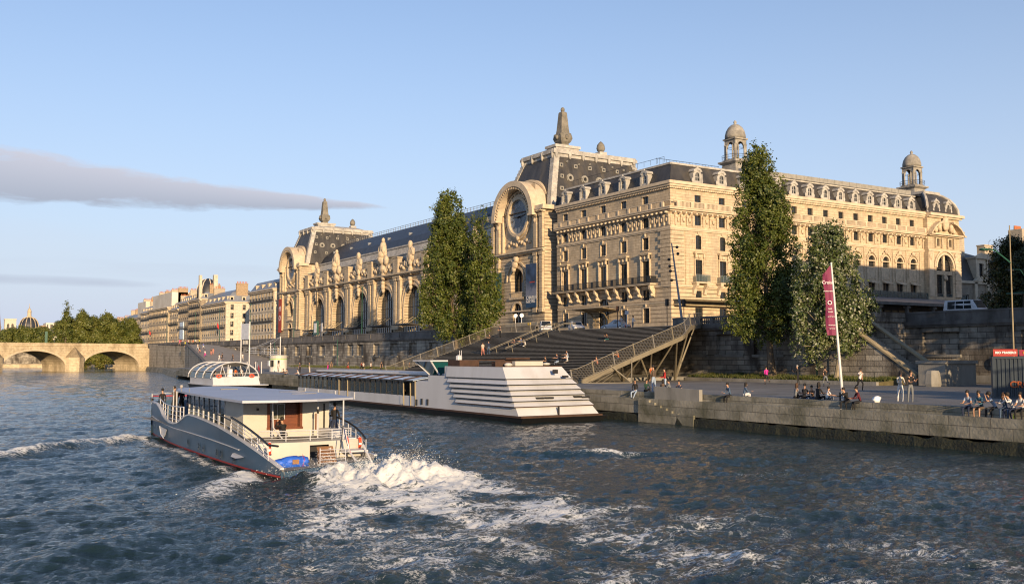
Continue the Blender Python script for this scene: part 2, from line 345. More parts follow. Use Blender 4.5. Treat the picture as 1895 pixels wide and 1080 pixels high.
# ================================================================ WATER
def wake_field(X, Y):
    """0..1 foam strength behind the blue boat, at its bow shoulder and in the rough patches"""
    t = np.clip((36.6 - Y) / 22., 0, 1.6)                       # 0 at the stern, grows towards the camera
    cx = 15.0 + 1.2 * np.sin(Y * .21); hw = 2.9 + 6.5 * np.clip(t, 0, 1) ** 1.15
    lat = np.abs(X - cx) / hw
    core = np.clip(1.25 - lat ** 2.2, 0, 1) * (1.25 * np.exp(-t * 2.2) + .035) * (Y < 37.3) * np.clip(1.9 - t, 0, 1)
    b = pnoise(X * .22 + 3, Y * .22 + 9)
    arm = np.exp(-((Y - (60.5 - (12.3 - X) * 1.05)) / 1.2) ** 2) * np.clip((12.0 - X) / 1.0, 0, 1) * np.clip((X + 8) / 12, 0, 1) * .75
    side = np.exp(-((X - (11.3 - (38.5 - Y) * .55)) / .8) ** 2) * (Y < 39.5) * np.clip((Y - 29) / 7, 0, 1) * .62
    hull = np.exp(-((X - 11.4) / .35) ** 2) * (Y < 60) * (Y > 37) * .35
    far = np.clip(b - .12, 0, .4) * .22 * (Y < 30) * (X > 8) * np.clip((Y - 6) / 8, 0, 1)
    patch = .62 + .95 * (pnoise(X * .45 + 20, Y * .55) + .5 * pnoise(X * 1.1, Y * 1.3 + 8))
    near = np.clip(1.25 - t * 3.2, 0, 1)
    return np.clip(core * (near + (1 - near) * patch) + (arm + side) * (.55 + .8 * patch * .6) + hull + far * .75, 0, 1)
def build_water():
    na, nr = 900, 1150
    az = np.linspace(R(-36), R(80), na); rr = 5.5 * (640 / 5.5) ** (np.linspace(0, 1, nr))
    A, Rr = np.meshgrid(az, rr); X = Rr * np.sin(A); Y = Rr * np.cos(A)
    cell = Rr * (R(116) / na); cell = np.maximum(cell, Rr * (math.log(640 / 5.5) / nr) * .55)
    def oct(wl, amp, ax=1., ay=1., s=0., ridge=False):
        q = pnoise(X / wl * ax + s, Y / wl * ay + s * 1.7)
        if ridge: q = .5 - np.abs(q) * 1.6
        return q * amp * np.clip((wl / cell - 2.) / 3., 0, 1)
    wx, wy = X + pnoise(X / 5, Y / 5) * 1.2, Y + pnoise(X / 5 + 40, Y / 5) * 1.2
    Z = oct(9., .08, 1, .8) + oct(4.2, .095, 1., .75, 11) + oct(2.1, .10, .75, 1, 5) + oct(1.0, .085, .7, 1., 7, True) + oct(.55, .05, .75, 1, 3, True) + oct(.3, .028, .8, 1, 13, True)
    calm = 1 - .45 * np.clip((X - 34) / 10, 0, 1)
    Z *= calm * (1 - .35 * np.clip((Rr - 60) / 150, 0, 1))
    Fm = wake_field(X, Y)
    near = np.exp(-((Y - 34.6) / 2.7) ** 2) * np.clip(1.1 - np.abs(X - 15.6) / 3.6, 0, 1) * (Y < 37.4)
    chop = pnoise(X / .9, Y / .9) * .5 + pnoise(X / .42 + 9, Y / .42) * .3 + pnoise(X / .2, Y / .2 + 4) * .3
    g2 = lambda a, b, r, h: h * np.exp(-(((X - a) / r) ** 2 + ((Y - b) / r) ** 2))
    hump = g2(14.1, 35.0, .85, .50) + g2(16.6, 35.8, 1.3, .40) + g2(17.7, 34.6, 1.4, .28) + g2(15.2, 33.6, 1.3, .25) + g2(12.9, 36.2, .7, .2)
    Z += hump * (1 + .8 * chop) + near * (.08 + .42 * chop + .14 * pnoise(X / 1.5 + 7, Y / 1.5)) + Fm * (.10 * pnoise(X / 1.3, Y / 1.3) + .06 * chop)
    Z += .42 * np.exp(-((Y - (60.2 - (12.3 - X) * 1.05)) / 1.0) ** 2) * np.clip((12.2 - X) / 1.5, 0, 1) * np.clip((X + 8) / 14, 0, 1)
    Z += .20 * np.exp(-((X - (11.1 - (38.5 - Y) * .55)) / .7) ** 2) * (Y < 40) * np.clip((Y - 27) / 8, 0, 1)
    for (cx_, cy_, L_, w_, a_, h_) in ((28, 38.5, 3.5, .55, .5, .30), (22.5, 36, 4, .6, .1, .18), (19, 27, 5, .6, .7, .16), (33, 33, 5, .7, .45, .15), (27, 26, 6, .7, .5, .18), (31, 24.5, 4, .6, .6, .2), (5, 26, 5, .6, -.5, .16), (2.2, 31, 5, .6, -.55, .17), (8.2, 19, 4, .5, -.3, .14), (23, 20, 5, .6, .6, .16)):
        u = (X - cx_) * math.cos(a_) - (Y - cy_) * math.sin(a_); v_ = (X - cx_) * math.sin(a_) + (Y - cy_) * math.cos(a_)
        Z += h_ * np.exp(-(u / L_) ** 2 - (v_ / w_) ** 2)
        if h_ > .25: Fm = np.maximum(Fm, .42 * np.exp(-((u - 1.2) / 1.6) ** 2 - ((v_ + .25) / .3) ** 2))
    Z = np.where((X > 12.1) & (X < 17.5) & (Y > 38) & (Y < 59), np.minimum(Z, -.05), Z)
    co = np.stack([X.ravel(), Y.ravel(), Z.ravel()], 1)
    i = np.arange(na * nr).reshape(nr, na)
    q = np.stack([i[:-1, :-1], i[:-1, 1:], i[1:, 1:], i[1:, :-1]], -1).reshape(-1, 4)
    Xc = X.ravel()[q].mean(1); Yc = Y.ravel()[q].mean(1); lim = np.where(Yc < 180, 47.5, np.where(Yc < 250, 62, 110.))
    q = q[Xc < lim]
    me = bpy.data.meshes.new('river_water'); me.vertices.add(len(co)); me.vertices.foreach_set('co', co.ravel())
    me.loops.add(q.size); me.loops.foreach_set('vertex_index', q.ravel()); me.polygons.add(len(q))
    me.polygons.foreach_set('loop_start', np.arange(0, q.size, 4)); me.polygons.foreach_set('loop_total', np.full(len(q), 4)); me.polygons.foreach_set('use_smooth', np.ones(len(q), bool))
    me.update(calc_edges=True)
    at = me.attributes.new('foam', 'FLOAT', 'POINT'); at.data.foreach_set('value', Fm.ravel().astype(np.float32))
    m, nt, b = _nt('river'); L = nt.links.new
    g = N(nt, 'ShaderNodeNewGeometry'); pos = g.outputs['Position']
    b.inputs['Base Color'].default_value = (.012, .021, .018, 1); b.inputs['Roughness'].default_value = .04; b.inputs['IOR'].default_value = 1.33; b.inputs['Specular IOR Level'].default_value = .42
    def nz(scale, det, st=(1, 1, 1), rough=.55, dist=0.):
        mp = N(nt, 'ShaderNodeMapping'); mp.inputs['Scale'].default_value = st; L(pos, mp.inputs['Vector'])
        n = N(nt, 'ShaderNodeTexNoise'); n.inputs['Scale'].default_value = scale; n.inputs['Detail'].default_value = det; n.inputs['Roughness'].default_value = rough; n.inputs['Distortion'].default_value = dist
        L(mp.outputs[0], n.inputs['Vector']); return n.outputs['Fac']
    def mm(op, a, b_=None, c=None, clamp=False):
        n = N(nt, 'ShaderNodeMath', operation=op); n.use_clamp = clamp
        for k, v in enumerate((a, b_, c)):
            if v is None: continue
            if isinstance(v, (int, float)): n.inputs[k].default_value = v
            else: L(v, n.inputs[k])
        return n.outputs[0]
    # silt: browner in slow patches; the bluer base stands in for reflected sky
    sm = N(nt, 'ShaderNodeMix', data_type='RGBA'); sm.inputs['A'].default_value = (.007, .028, .042, 1); sm.inputs['B'].default_value = (.018, .024, .016, 1); L(nz(.09, 4), sm.inputs['Factor'])
    h = mm('ADD', mm('MULTIPLY', nz(2.6, 8, (.75, 1, 1), .65, .3), 1.), mm('MULTIPLY', nz(8., 6, (.8, 1, 1), .6), .3))
    bp = N(nt, 'ShaderNodeBump'); bp.inputs['Strength'].default_value = 1.; bp.inputs['Distance'].default_value = .13; L(h, bp.inputs['Height']); L(bp.outputs[0], b.inputs['Normal'])
    fa = N(nt, 'ShaderNodeAttribute', attribute_name='foam').outputs['Fac']
    f1 = nz(1.1, 12, (.8, 1, 1), .75, .7); f2 = nz(4.5, 9, (.8, 1, 1), .75, .5)
    # ridged lace + clumps, kept where the turbulence is strong
    lace = mm('SUBTRACT', 1., mm('MULTIPLY', mm('ABSOLUTE', mm('SUBTRACT', f1, .5)), 9.), clamp=True)
    lace2 = mm('SUBTRACT', 1., mm('MULTIPLY', mm('ABSOLUTE', mm('SUBTRACT', f2, .5)), 7.), clamp=True)
    tex = mm('ADD', mm('MULTIPLY', lace, .50), mm('ADD', mm('MULTIPLY', lace2, .34), mm('MULTIPLY', nz(3.2, 12, (.75, 1, 1), .8, .3), .42)))
    th = mm('SUBTRACT', 1.0, mm('MULTIPLY', fa, .84))
    fac = mm('MULTIPLY', mm('SUBTRACT', tex, th), 4.5, clamp=True)
    fac = mm('MULTIPLY', fac, mm('GREATER_THAN', fa, .02))
    fs = N(nt, 'ShaderNodeBsdfPrincipled'); fs.inputs['Base Color'].default_value = (.88, .89, .87, 1); fs.inputs['Roughness'].default_value = .8
    fb = N(nt, 'ShaderNodeBump'); fb.inputs['Strength'].default_value = .6; fb.inputs['Distance'].default_value = .12; L(mm('ADD', tex, mm('MULTIPLY', nz(11, 6, (1, 1, 1), .7), .8)), fb.inputs['Height']); L(fb.outputs[0], fs.inputs['Normal'])
    # aerated water round the foam is paler
    ae = N(nt, 'ShaderNodeMix', data_type='RGBA'); L(mm('MULTIPLY', fa, mm('MULTIPLY', nz(.8, 5), .8), clamp=True), ae.inputs['Factor']); L(sm.outputs['Result'], ae.inputs['A']); ae.inputs['B'].default_value = (.17, .19, .16, 1)
    L(ae.outputs['Result'], b.inputs['Base Color'])
    ms = N(nt, 'ShaderNodeMixShader'); L(fac, ms.inputs[0]); L(b.outputs[0], ms.inputs[1]); L(fs.outputs[0], ms.inputs[2]); L(ms.outputs[0], nt.nodes['Material Output'].inputs[0])
    me.materials.append(m); o = bpy.data.objects.new('river_water', me); COL.objects.link(o); tag(o, 'choppy blue green river', None, None, 'structure')
build_water()
# spray thrown up behind the stern: droplets and torn flecks
def spray():
    mb = MB(); rn = random.Random(3)
    cs = [(13.9, 36.0, .45, .9, 1100), (14.5, 34.4, .4, .8, 1300), (16.6, 35.4, .45, .8, 1400), (17.9, 36.4, .4, 1.1, 900), (15.2, 35.4, .5, .6, 1200), (12.3, 37.2, .2, .55, 200), (18.2, 34.6, .2, .7, 200), (15.6, 33.5, .2, .7, 220), (11.0, 36.4, .1, .4, 90), (8.5, 33.0, .1, .35, 60), (7.5, 56, .2, .3, 60)]
    for cx, cy, z0, hh, n in cs:
        for _ in range(n):
            a = rn.uniform(0, 6.28); q = rn.gauss(0, .75); z = z0 + abs(rn.gauss(0, .38)) * hh * math.exp(-q * q * .5)
            x = cx + q * math.cos(a); y = cy + q * math.sin(a) * 1.1; s = rn.choice((.006, .009, .014, .02)) * rn.uniform(.6, 1.3)
            k = [(x + s * rn.uniform(-1, 1), y + s * rn.uniform(-1, 1), z + s * rn.uniform(-1, 1.3)) for _ in range(4)]
            i = [mb.P(p) for p in k]
            for f in ((0, 1, 2), (0, 1, 3), (1, 2, 3), (0, 2, 3)): mb.F([i[j] for j in f])
    mat('spray_white', (.75, .76, .75), .7, var=.02)
    tag(mb.build('water_spray', 'spray_white'), 'white spray flying up behind the blue boat', None, None, 'stuff')
spray()

# ================================================================ GROUND, QUAYS
def struct(mb, name, mats, label=None): return tag(mb.build(name, mats), label, None, None, 'structure')
g = MB(); g.poly((-3000, 500, 7.9), (3500, 500, 7.9), (3500, 4000, 7.9), (-3000, 4000, 7.9)); g.poly((78.5, 70, 8.496), (3500, 70, 8.496), (3500, 500, 8.496), (78.5, 500, 8.496)); g.poly((89.5, -400, 8.496), (3500, -400, 8.496), (3500, 70, 8.496), (89.5, 70, 8.496))
struct(g, 'ground', 'asphalt')
g = MB(); g.poly((-3000, -1500, -2.5), (4000, -1500, -2.5), (4000, 4500, -2.5), (-3000, 4500, -2.5)); struct(g, 'riverbed', 'algae')
# upstream bank of the river behind the bridge (a real terrace with its wall)
mb = MB(); mb.prism([(-3000, 500.5, -2), (3000, 500.5, -2), (3000, 501.2, -2), (-3000, 501.2, -2)], (0, 0, 9.85)); struct(mb, 'far_embankment', 'retain')
# low quay: body + walking surface
QP = [(45.8, -60), (45.8, 150), (47, 185), (50.5, 225), (56, 262), (63, 300), (68.5, 352)]
mb = MB()
inner = [(70, 352), (76, 300)]
poly = QP[:4] + [(52.5, 238), (77.9, 238), (77.9, 78), (88.9, 78), (88.9, -60)]
n = len(poly)
top = [(x + (.62 if x < 52.6 else 0), y, 2.17) for x, y in poly]
mb.poly(*top); struct(mb, 'quay_paving', 'asphalt')
def quaywall(path, z0, z1, th, mats, name, cap=None):
    mb = MB()
    for (a, b), (c, d) in zip(path, path[1:]):
        mb.hexa([(a, b, z0), (a + th, b, z0), (c + th, d, z0), (c, d, z0)], [(a, b, z1), (a + th, b, z1), (c + th, d, z1), (c, d, z1)])
    return mb
mb = quaywall(QP[:4], .62, 1.72, .7, 'quay', ''); 
for (a, b), (c, d) in zip(QP, QP[1:4]): mb.hexa([(a + .6, b, 1.7), (a + .99, b, 1.7), (c + .99, d, 1.7), (c + .6, d, 1.7)], [(a + .6, b, 2.174), (a + .99, b, 2.174), (c + .99, d, 2.174), (c + .6, d, 2.174)])
struct(mb, 'quay_edge', 'quay', 'stepped stone edge of the low quay')
# ragged weedy foot of the quay, standing a little proud
mb = MB(); rn = random.Random(9); ys = [-40 + .35 * k for k in range(520)]
zt = [.52 + .22 * (noise.noise((y * .35, 3, 0))) + .15 * noise.noise((y * 1.3, 7, 0)) for y in ys]; xo = [45.70 - .10 * abs(noise.noise((y * .8, 1, 5))) - .04 * rn.random() for y in ys]
for k in range(len(ys) - 1):
    mb.poly((xo[k] - .12, ys[k], -1.), (xo[k + 1] - .12, ys[k + 1], -1.), (xo[k + 1], ys[k + 1], zt[k + 1]), (xo[k], ys[k], zt[k]))
    mb.poly((xo[k], ys[k], zt[k]), (xo[k + 1], ys[k + 1], zt[k + 1]), (45.86, ys[k + 1], zt[k + 1] + .06), (45.86, ys[k], zt[k] + .06))
struct(mb, 'quay_weed', 'algae')
# far curved low berm and the wall under the ramp
mb = MB()
for (a, b), (c, d) in zip(QP[3:], QP[4:]):
    mb.hexa([(a, b, -1), (a + 14, b, -1), (c + 14, d, -1), (c, d, -1)], [(a + .8, b, 1.35), (a + 14, b, 1.35), (c + 14, d, 1.35), (c + .8, d, 1.35)])
struct(mb, 'quay_berm', 'quay')
RP = [(55., 214, 2.2), (60, 240, 3.9), (64.5, 268, 6.2), (68.5, 292, 8.1), (71.3, 303, 8.5), (70.5, 352, 8.5)]     # outer edge of the ramp
mb = MB()
for (a, b, z), (c, d, y) in zip(RP, RP[1:]):
    mb.poly((a, b, z), (77.95, b, z), (77.95, d, y), (c, d, y))
struct(mb, 'ramp_paving', 'paving', 'paved ramp climbing from the low quay')
mb = MB(); mb.c = 0
for (a, b, z), (c, d, y) in zip(RP, RP[1:]):
    mb.c = 0; mb.hexa([(a - .5, b, 0), (a, b, 0), (c, d, 0), (c - .5, d, 0)], [(a - .5, b, z + .55), (a, b, z + .55), (c, d, y + .55), (c - .5, d, y + .55)])
    mb.c = 1; mb.hexa([(a - .62, b, z + .55), (a + .1, b, z + .55), (c + .1, d, y + .55), (c - .62, d, y + .55)], [(a - .62, b, z + .75), (a + .1, b, z + .75), (c + .1, d, y + .75), (c - .62, d, y + .75)])
stone('house_stone', (.42, .38, .31), (.34, .30, .25), (.15, .13, .1), .5, 1.6, .03, stain=(.13, .12, .09), stain_thr=(.5, .68), sscale=.3, streak=.4)
tag(mb.build('ramp_wall', ['house_stone', 'parapet']), 'sloping stone wall beside the paved ramp by the bridge', 'wall')
mb = MB(); mb.box(70.2, 71.2, 303.2, 356, 8.5, 9.35); tag(mb.build('quay_parapet', 'parapet'), 'dark parapet between the ramp head and the stone bridge', 'parapet')
# kerb and grass strip
mb = MB()
for a, b in ((57.5, 83), (119, 236)): mb.box(73.9, 74.25, a, b, 2.0, 2.50)
mb.box(66, 77.9, 83.2, 118.8, 2.0, 2.52)
struct(mb, 'kerb', 'concrete')
mb = MB()
for a, b in ((57.5, 83), (119, 236)): mb.hexa([(74.25, a, 2), (77.95, a, 2), (77.95, b, 2), (74.25, b, 2)], [(74.25, a, 2.46), (77.95, a, 2.72), (77.95, b, 2.72), (74.25, b, 2.46)])
mat('soil', (.10, .085, .04), .95, var=.3); struct(mb, 'verge', 'soil')
mb = MB(); rn = random.Random(4)
def blade(mb, x, y, z, h):
    a = rn.uniform(0, 6.3); dx, dy = math.cos(a) * .035, math.sin(a) * .035; lx, ly = rn.uniform(-.6, .6) * h, rn.uniform(-.6, .6) * h
    mb.poly((x - dx, y - dy, z), (x + dx, y + dy, z), (x + lx, y + ly, z + h))
for _ in range(26000):
    y = rn.uniform(57.5, 83) if rn.random() < .6 else rn.uniform(119, 236); x = rn.uniform(74.3, 77.9)
    if noise.noise((x * .9, y * .6, 0)) < -.25: continue
    blade(mb, x, y, 2.44 + (x - 74.25) * .07, rn.uniform(.12, .42) * (1 + .8 * noise.noise((x, y * .5, 3))))
leafmat('grassleaf', (.05, .085, .015), (.12, .14, .03), (.20, .17, .06), .3, .8)
tag(mb.build('grass', 'grassleaf'), 'rough grass growing at the foot of the quay wall', 'grass', None, 'stuff')

# ================================================================ RETAINING WALLS
def retaining(name, X, y0, y1, label, per=8.6, balus=None, phase=0., inset=0., zcap=9.4, period_items=True):
    T = lambda p: (X - p[1], p[0], p[2])
    o = empty(name, (X, (y0 + y1) / 2, 2.3), 0, label, 'wall')
    loc = (-X, -(y0 + y1) / 2, -2.3)
    m = MB(T); hs = []; y = y0 + 2 + phase
    while y + 3 < y1:
        hs.append((y, y + (4.2 if per > 9 else 3.1), 5.0, 7.3)); y += per if (int(y) % 2) else per * .62
    m.wall(y0, y1, 1.5, 8.0, hs, 0, .45)
    for a, b, c, d in hs: m.poly((a, -.45, c), (b, -.45, c), (b, -.45, d), (a, -.45, d))
    m.poly((y0, 0, 1.5), (y0, -1, 1.5), (y0, -1, 8), (y0, 0, 8)); m.poly((y1, 0, 1.5), (y1, -1, 1.5), (y1, -1, 8), (y1, 0, 8))
    w_ = m.build('wall_face', 'retain', o, loc)
    m = MB(T)
    for a, b, c, d in hs: m.box(a - .15, b + .15, -.02, .16, c - .28, c - .003)
    m.box(y0, y1, -.9, .10, 2.2, 2.95)
    m.build('sill', 'concrete', o, loc)
    m = MB(T); m.box(y0, y1, -1, .32, 8.003, 8.38); m.box(y0, y1, -1, .2, 7.8, 8.0)
    m.build('cornice', 'parapet', o, loc)
    m = MB(T)
    if balus:
        a, b = balus; parts = [(y0, a), (b, y1)]
        m.box(a, b, -.3, .12, 8.38, 8.6); m.box(a, b, -.32, .15, 9.2, zcap); y = a
        while y < b:
            m.box(y, y + .5, -.28, .1, 8.6, 9.2); y += 4.4
        y = a + .62
        while y < b:
            m.T = ID; m.lathe([(.06, 0), (.11, .12), (.13, .22), (.06, .42), (.05, .5), (.09, .6)], (X + .1, y, 8.6), 8); m.T = T; y += .33
    else: parts = [(y0, y1)]
    for a, b in parts:
        if b > a:
            m.box(a, b, -.38, .1, 8.38, zcap - .18); m.box(a, b, -.43, .16, zcap - .178, zcap)
            y = a
            while y < b - 1: m.box(y, y + .35, -.2, .19, 8.385, zcap - .19); y += 6.7
    m.build('parapet', 'parapet', o, loc)
    return o
retaining('quay_wall', 78., 119.6, 330, 'long stone quay wall with sunken panels left of the wide steps', per=8.2)
retaining('quay_wall', 78., 66.2, 89.5, 'stone quay wall with a balustrade behind the tall poplar', per=9.4, balus=(69.4, 84.8), phase=4.0)
retaining('quay_wall', 89., -60, 66.0, 'set back stone quay wall under the white van', per=17., phase=3.)
mb = MB(); mb.box(78.01, 90, 65.4, 66.15, 1.5, 8.38); mb.box(78.01, 90, 65.3, 66.1, 8.385, 9.39)
tag(mb.build('return_wall', 'retain'), 'stone return wall at the top of the narrow stair', 'wall')
# wall under the wide steps
mb = MB(); mb.box(78, 79, 89.6, 119.5, 1.5, 8.1); tag(mb.build('quay_wall', 'retain'), 'dark quay wall in the shade under the wide steps', 'wall')
# mooring rings on the walls
def ring_(loc, label, r=.42):
    mb = MB(); mb.tube([(0, r * math.cos(t), r * math.sin(t)) for t in [2 * math.pi * k / 18 for k in range(19)]], .08, 6, cap=False); mb.box(.0, .2, -.14, .14, r - .05, r + .25)
    tag(mb.build('mooring_ring', 'iron', None, loc), label, 'mooring ring')
ring_((88.86, 55.3, 4.15), 'iron mooring ring on the wall left of the container', .55)
ring_((77.86, 68.3, 4.4), 'iron mooring ring on the quay wall right of the tall poplar', .5)
ring_((77.86, 178, 4.6), 'iron mooring ring on the sunlit quay wall above the moored barge', .5)
ring_((88.86, 51.4, 5.9), 'iron mooring ring on the wall just above the container', .5)
# narrow stair going down to the right
o = empty('narrow_stair', (79.8, 60, 2.2), 0, 'narrow stone stair sloping down right with thick parapets', 'staircase')
l = (-79.8, -60, -2.2); S0, S1 = (66.1, 8.5), (56.2, 2.2)
mb = MB()
for X0, X1, dz in ((77.9, 78.4, .9), (81.3, 81.8, 1.25)):
    mb.hexa([(X0, S1[0], 1.9), (X1, S1[0], 1.9), (X1, S0[0], 1.9), (X0, S0[0], 1.9)], [(X0, S1[0], S1[1] + dz - .2), (X1, S1[0], S1[1] + dz - .2), (X1, S0[0], S0[1] + dz - .2), (X0, S0[0], S0[1] + dz - .2)])
mb.build('parapet', 'retain', o, l)
mb = MB()
for X0, X1, dz in ((77.8, 78.5, .9), (81.2, 81.9, 1.25)):
    mb.hexa([(X0, S1[0], S1[1] + dz - .198), (X1, S1[0], S1[1] + dz - .198), (X1, S0[0], S0[1] + dz - .198), (X0, S0[0], S0[1] + dz - .198)], [(X0, S1[0], S1[1] + dz), (X1, S1[0], S1[1] + dz), (X1, S0[0], S0[1] + dz), (X0, S0[0], S0[1] + dz)])
mat('coping', (.30, .25, .16), .8, var=.2); mb.build('coping', 'coping', o, l)
mb = MB()
for k in range(36):
    y = S1[0] + (S0[0] - S1[0]) * k / 36; z = S1[1] + (S0[1] - S1[1]) * (k + 1) / 36; mb.box(78.41, 81.29, y, y + .276, 1.9, z)
mb.build('tread', 'concrete', o, l)
mb = MB(); mb.box(77.7, 82.2, 53.2, 55.9, 1.9, 4.15); mb.box(77.55, 82.35, 53.05, 56.05, 4.152, 4.42); mb.build('newel_block', 'concrete', o, l)
mb = MB(); mb.T = lambda p: (75.9 + p[0], 53.2 + p[1], p[2]); mb.lathe([(.62, 2.1), (.7, 2.4), (.62, 3.3), (.5, 3.55), (.2, 3.6)], n=7); tag(mb.build('stone_bollard', 'concrete'), 'rough stone block at the foot of the narrow stair', 'bollard')
# low concrete screen and small flight in the quay edge
mb = MB(); mb.hexa([(46.0, 50.2, 1.3), (46.3, 50.2, 1.3), (46.3, 54.9, 1.3), (46.0, 54.9, 1.3)], [(46.0, 50.2, 2.5), (46.3, 50.2, 2.5), (46.3, 54.9, 2.62), (46.0, 54.9, 2.62)])
tag(mb.build('concrete_screen', 'concrete'), 'low streaked concrete screen on the quay edge beside small steps', 'low wall')
mb = MB()
for k in range(6): mb.box(45.62, 45.79, 52.0 + k * .62, 52.0 + (k + 1) * .62 - (.0 if k < 5 else -.6), -.5, .78 + k * .17)
mb.box(45.62, 45.79, 50.4, 52.0, -.5, .76)
tag(mb.build('small_steps', 'quay'), 'small stone steps down to the water in the quay edge', 'steps')
# chalk drawings on the asphalt
mat('chalk_a', (.20, .19, .17), .9, var=.3); mat('chalk_b', (.16, .2, .2), .9, var=.3)
for k, (x, y, w_, h_, m) in enumerate(((51.5, 49, .7, 2.4, 'chalk_a'), (56, 50.5, .6, 2., 'chalk_b'), (50.4, 36.8, .6, 1.6, 'chalk_b'), (52, 39, .5, 1.9, 'chalk_a'), (54, 41.5, .5, 1.5, 'chalk_b'))):
    mb = MB()
    for j in range(3):
        a = random.uniform(-.3, .3); mb.poly(*[(x + w_ * .5 * math.cos(t) * (.3 + .2 * j) + a, y + h_ * .5 * math.sin(t) * (1 - .2 * j), 2.174 + .003 * j) for t in [6.283 * i / 9 for i in range(9)]])
    struct(mb, 'chalk_marking', m)

# ================================================================ WIDE STEPS
YR, YL = 77., 120.
def stepz(X): return 2.15 + .345 * (X - 54.5)
def yr(x): return YR if x < 68.5 else YR + (x - 68.5) * .79      # the right edge swings in to meet the wall
def railz(X):   # profile of stringer: runs into the landing
    return 2.17 if X < 54.5 else (stepz(X) if X < 69.8 else (7.43 + (X - 69.8) * .30 if X < 72 else 8.09 + (X - 72) * .07))
o = empty('wide_steps', (64, 98, 2.2), 0, 'wide dark wooden steps with mesh railings down from the street', 'steps'); l = (-64, -98, -2.2)
mb = MB(); mb2 = MB(); nst = 37; dx = 17.4 / nst
for k in range(nst):
    x = 54.5 + k * dx; z = 2.17 + (k + 1) * 6.0 / nst
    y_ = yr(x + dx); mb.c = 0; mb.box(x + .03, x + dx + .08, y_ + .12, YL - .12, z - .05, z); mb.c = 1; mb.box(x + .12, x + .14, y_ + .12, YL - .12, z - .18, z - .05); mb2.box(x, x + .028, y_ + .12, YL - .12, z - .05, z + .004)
mb.build('tread', ['stepwood', 'stepshade'], o, l); mb2.build('nosing', 'stepedge', o, l)  # near-black strips paint the shade in the gap under each tread
mb = MB(); mb.hexa([(72.02, yr(72) + .1, 7.7), (78.3, yr(78.3) + .1, 8.2), (78.3, YL - .1, 8.2), (72.02, YL - .1, 7.7)], [(72.02, yr(72) + .1, 8.172), (78.3, yr(78.3) + .1, 8.52), (78.3, YL - .1, 8.52), (72.02, YL - .1, 8.172)])
mb.build('landing', 'concrete', o, l)
for yy in (YR, YL):
    fy = (lambda x: yr(x)) if yy == YR else (lambda x: YL)
    xs = [54.5 + .6 * k for k in range(41)]; xs = [x for x in xs if x <= 78.2]
    mb = MB()
    for a, b in zip(xs, xs[1:]):
        mb.hexa([(a, fy(a) - .1, railz(a) - .42), (a, fy(a) + .1, railz(a) - .42), (b, fy(b) + .1, railz(b) - .42), (b, fy(b) - .1, railz(b) - .42)], [(a, fy(a) - .1, railz(a) + .06), (a, fy(a) + .1, railz(a) + .06), (b, fy(b) + .1, railz(b) + .06), (b, fy(b) - .1, railz(b) + .06)])
    mb.build('stringer', 'handrail', o, l)
    mb = MB()
    xs2 = [54.0 + .8 * k for k in range(31)]; xs2 = [x for x in xs2 if x <= 78.1]
    mb.tube([(x, fy(x), railz(x) + 1.32) for x in xs2], .045, 6)
    for j in range(9): mb.tube([(x, fy(x), railz(x) + .14 + .13 * j) for x in xs2], .014 if j else .025, 4)
    mb.build('railing_wires' if 0 else 'railing', 'handrail', o, l)
    for k, x in enumerate([54.4 + 2.55 * j for j in range(10)]):
        if x > 78: break
        yq = fy(x); mb = MB(); mb.hexa([(x - .05, yq - .07, railz(x) - .3), (x + .05, yq - .07, railz(x) - .3), (x + .05, yq + .07, railz(x) - .3), (x - .05, yq + .07, railz(x) - .3)], [(x - .35, yq - .05, railz(x) + 1.36), (x - .25, yq - .05, railz(x) + 1.36), (x - .25, yq + .05, railz(x) + 1.36), (x - .35, yq + .05, railz(x) + 1.36)])
        mb.build('rail_post', 'handrail' if k % 2 else 'stepedge', o, l)
# triangular foot brace of wires at the bottom right corner
mb = MB()
for j in range(7): mb.tube([(54.6 + .9 * j * .9, YR - .05, 2.2), (58.8, YR - .6, 4.0 - .25 * j)], .03, 5)
mb.tube([(54.6, YR, 2.2), (60.6, YR - 1.2, 2.2)], .06, 6); mb.tube([(60.6, YR - 1.2, 2.2), (58.9, YR, 3.9)], .07, 6); mb.tube([(60.6, YR - 1.2, 2.2), (61.6, YR, 4.7)], .07, 6)
mb.build('foot_brace', 'handrail', o, l)
for fx, fy, tops in ((63.6, 81, ((60.4, YR), (63.0, YR), (64.8, 86))), (67.6, 81.5, ((64.2, YR), (67.2, YR), (69, 86))), (71.6, 82, ((67.6, YR), (70.6, yr(70.6)), (73.8, yr(73.8))))):
    for tx, ty in tops:
        mb = MB(); mb.tube([(fx, fy, 2.2), (tx, ty, railz(tx) - .25)], .13, 7, .08); mb.build('strut', 'handrail', o, l)
mb = MB()
for x, yy in ((60, 96), (60, 110), (65, 96), (65, 108), (70, 96), (70, 110)): mb.box(x - .15, x + .15, yy - .15, yy + .15, 2.2, stepz(x) - .4)
mb.build('support_beam', 'stepedge', o, l)
# two inner handrails
for ya, yb, xa, xb in ((105.8, 107.2, 61.9, 73.6), (102.6, 103.6, 62.3, 73.6)):
    mb = MB(); fz = lambda x: (stepz(x) if x < 72 else 8.17) 
    pts = [(xa + (xb - xa) * t, ya + (yb - ya) * t) for t in [i / 12 for i in range(13)]]
    mb.tube([(x, y, fz(x) + 1.0) for x, y in pts], .05, 6); mb.tube([(x, y, fz(x) + .85) for x, y in pts], .03, 6)
    for i in (1, 3, 5, 7, 9, 11): x, y = pts[i]; mb.tube([(x + .25, y, fz(x)), (x, y, fz(x) + 1.0)], .04, 5)
    mb.build('inner_handrail', 'handrail', o, l)

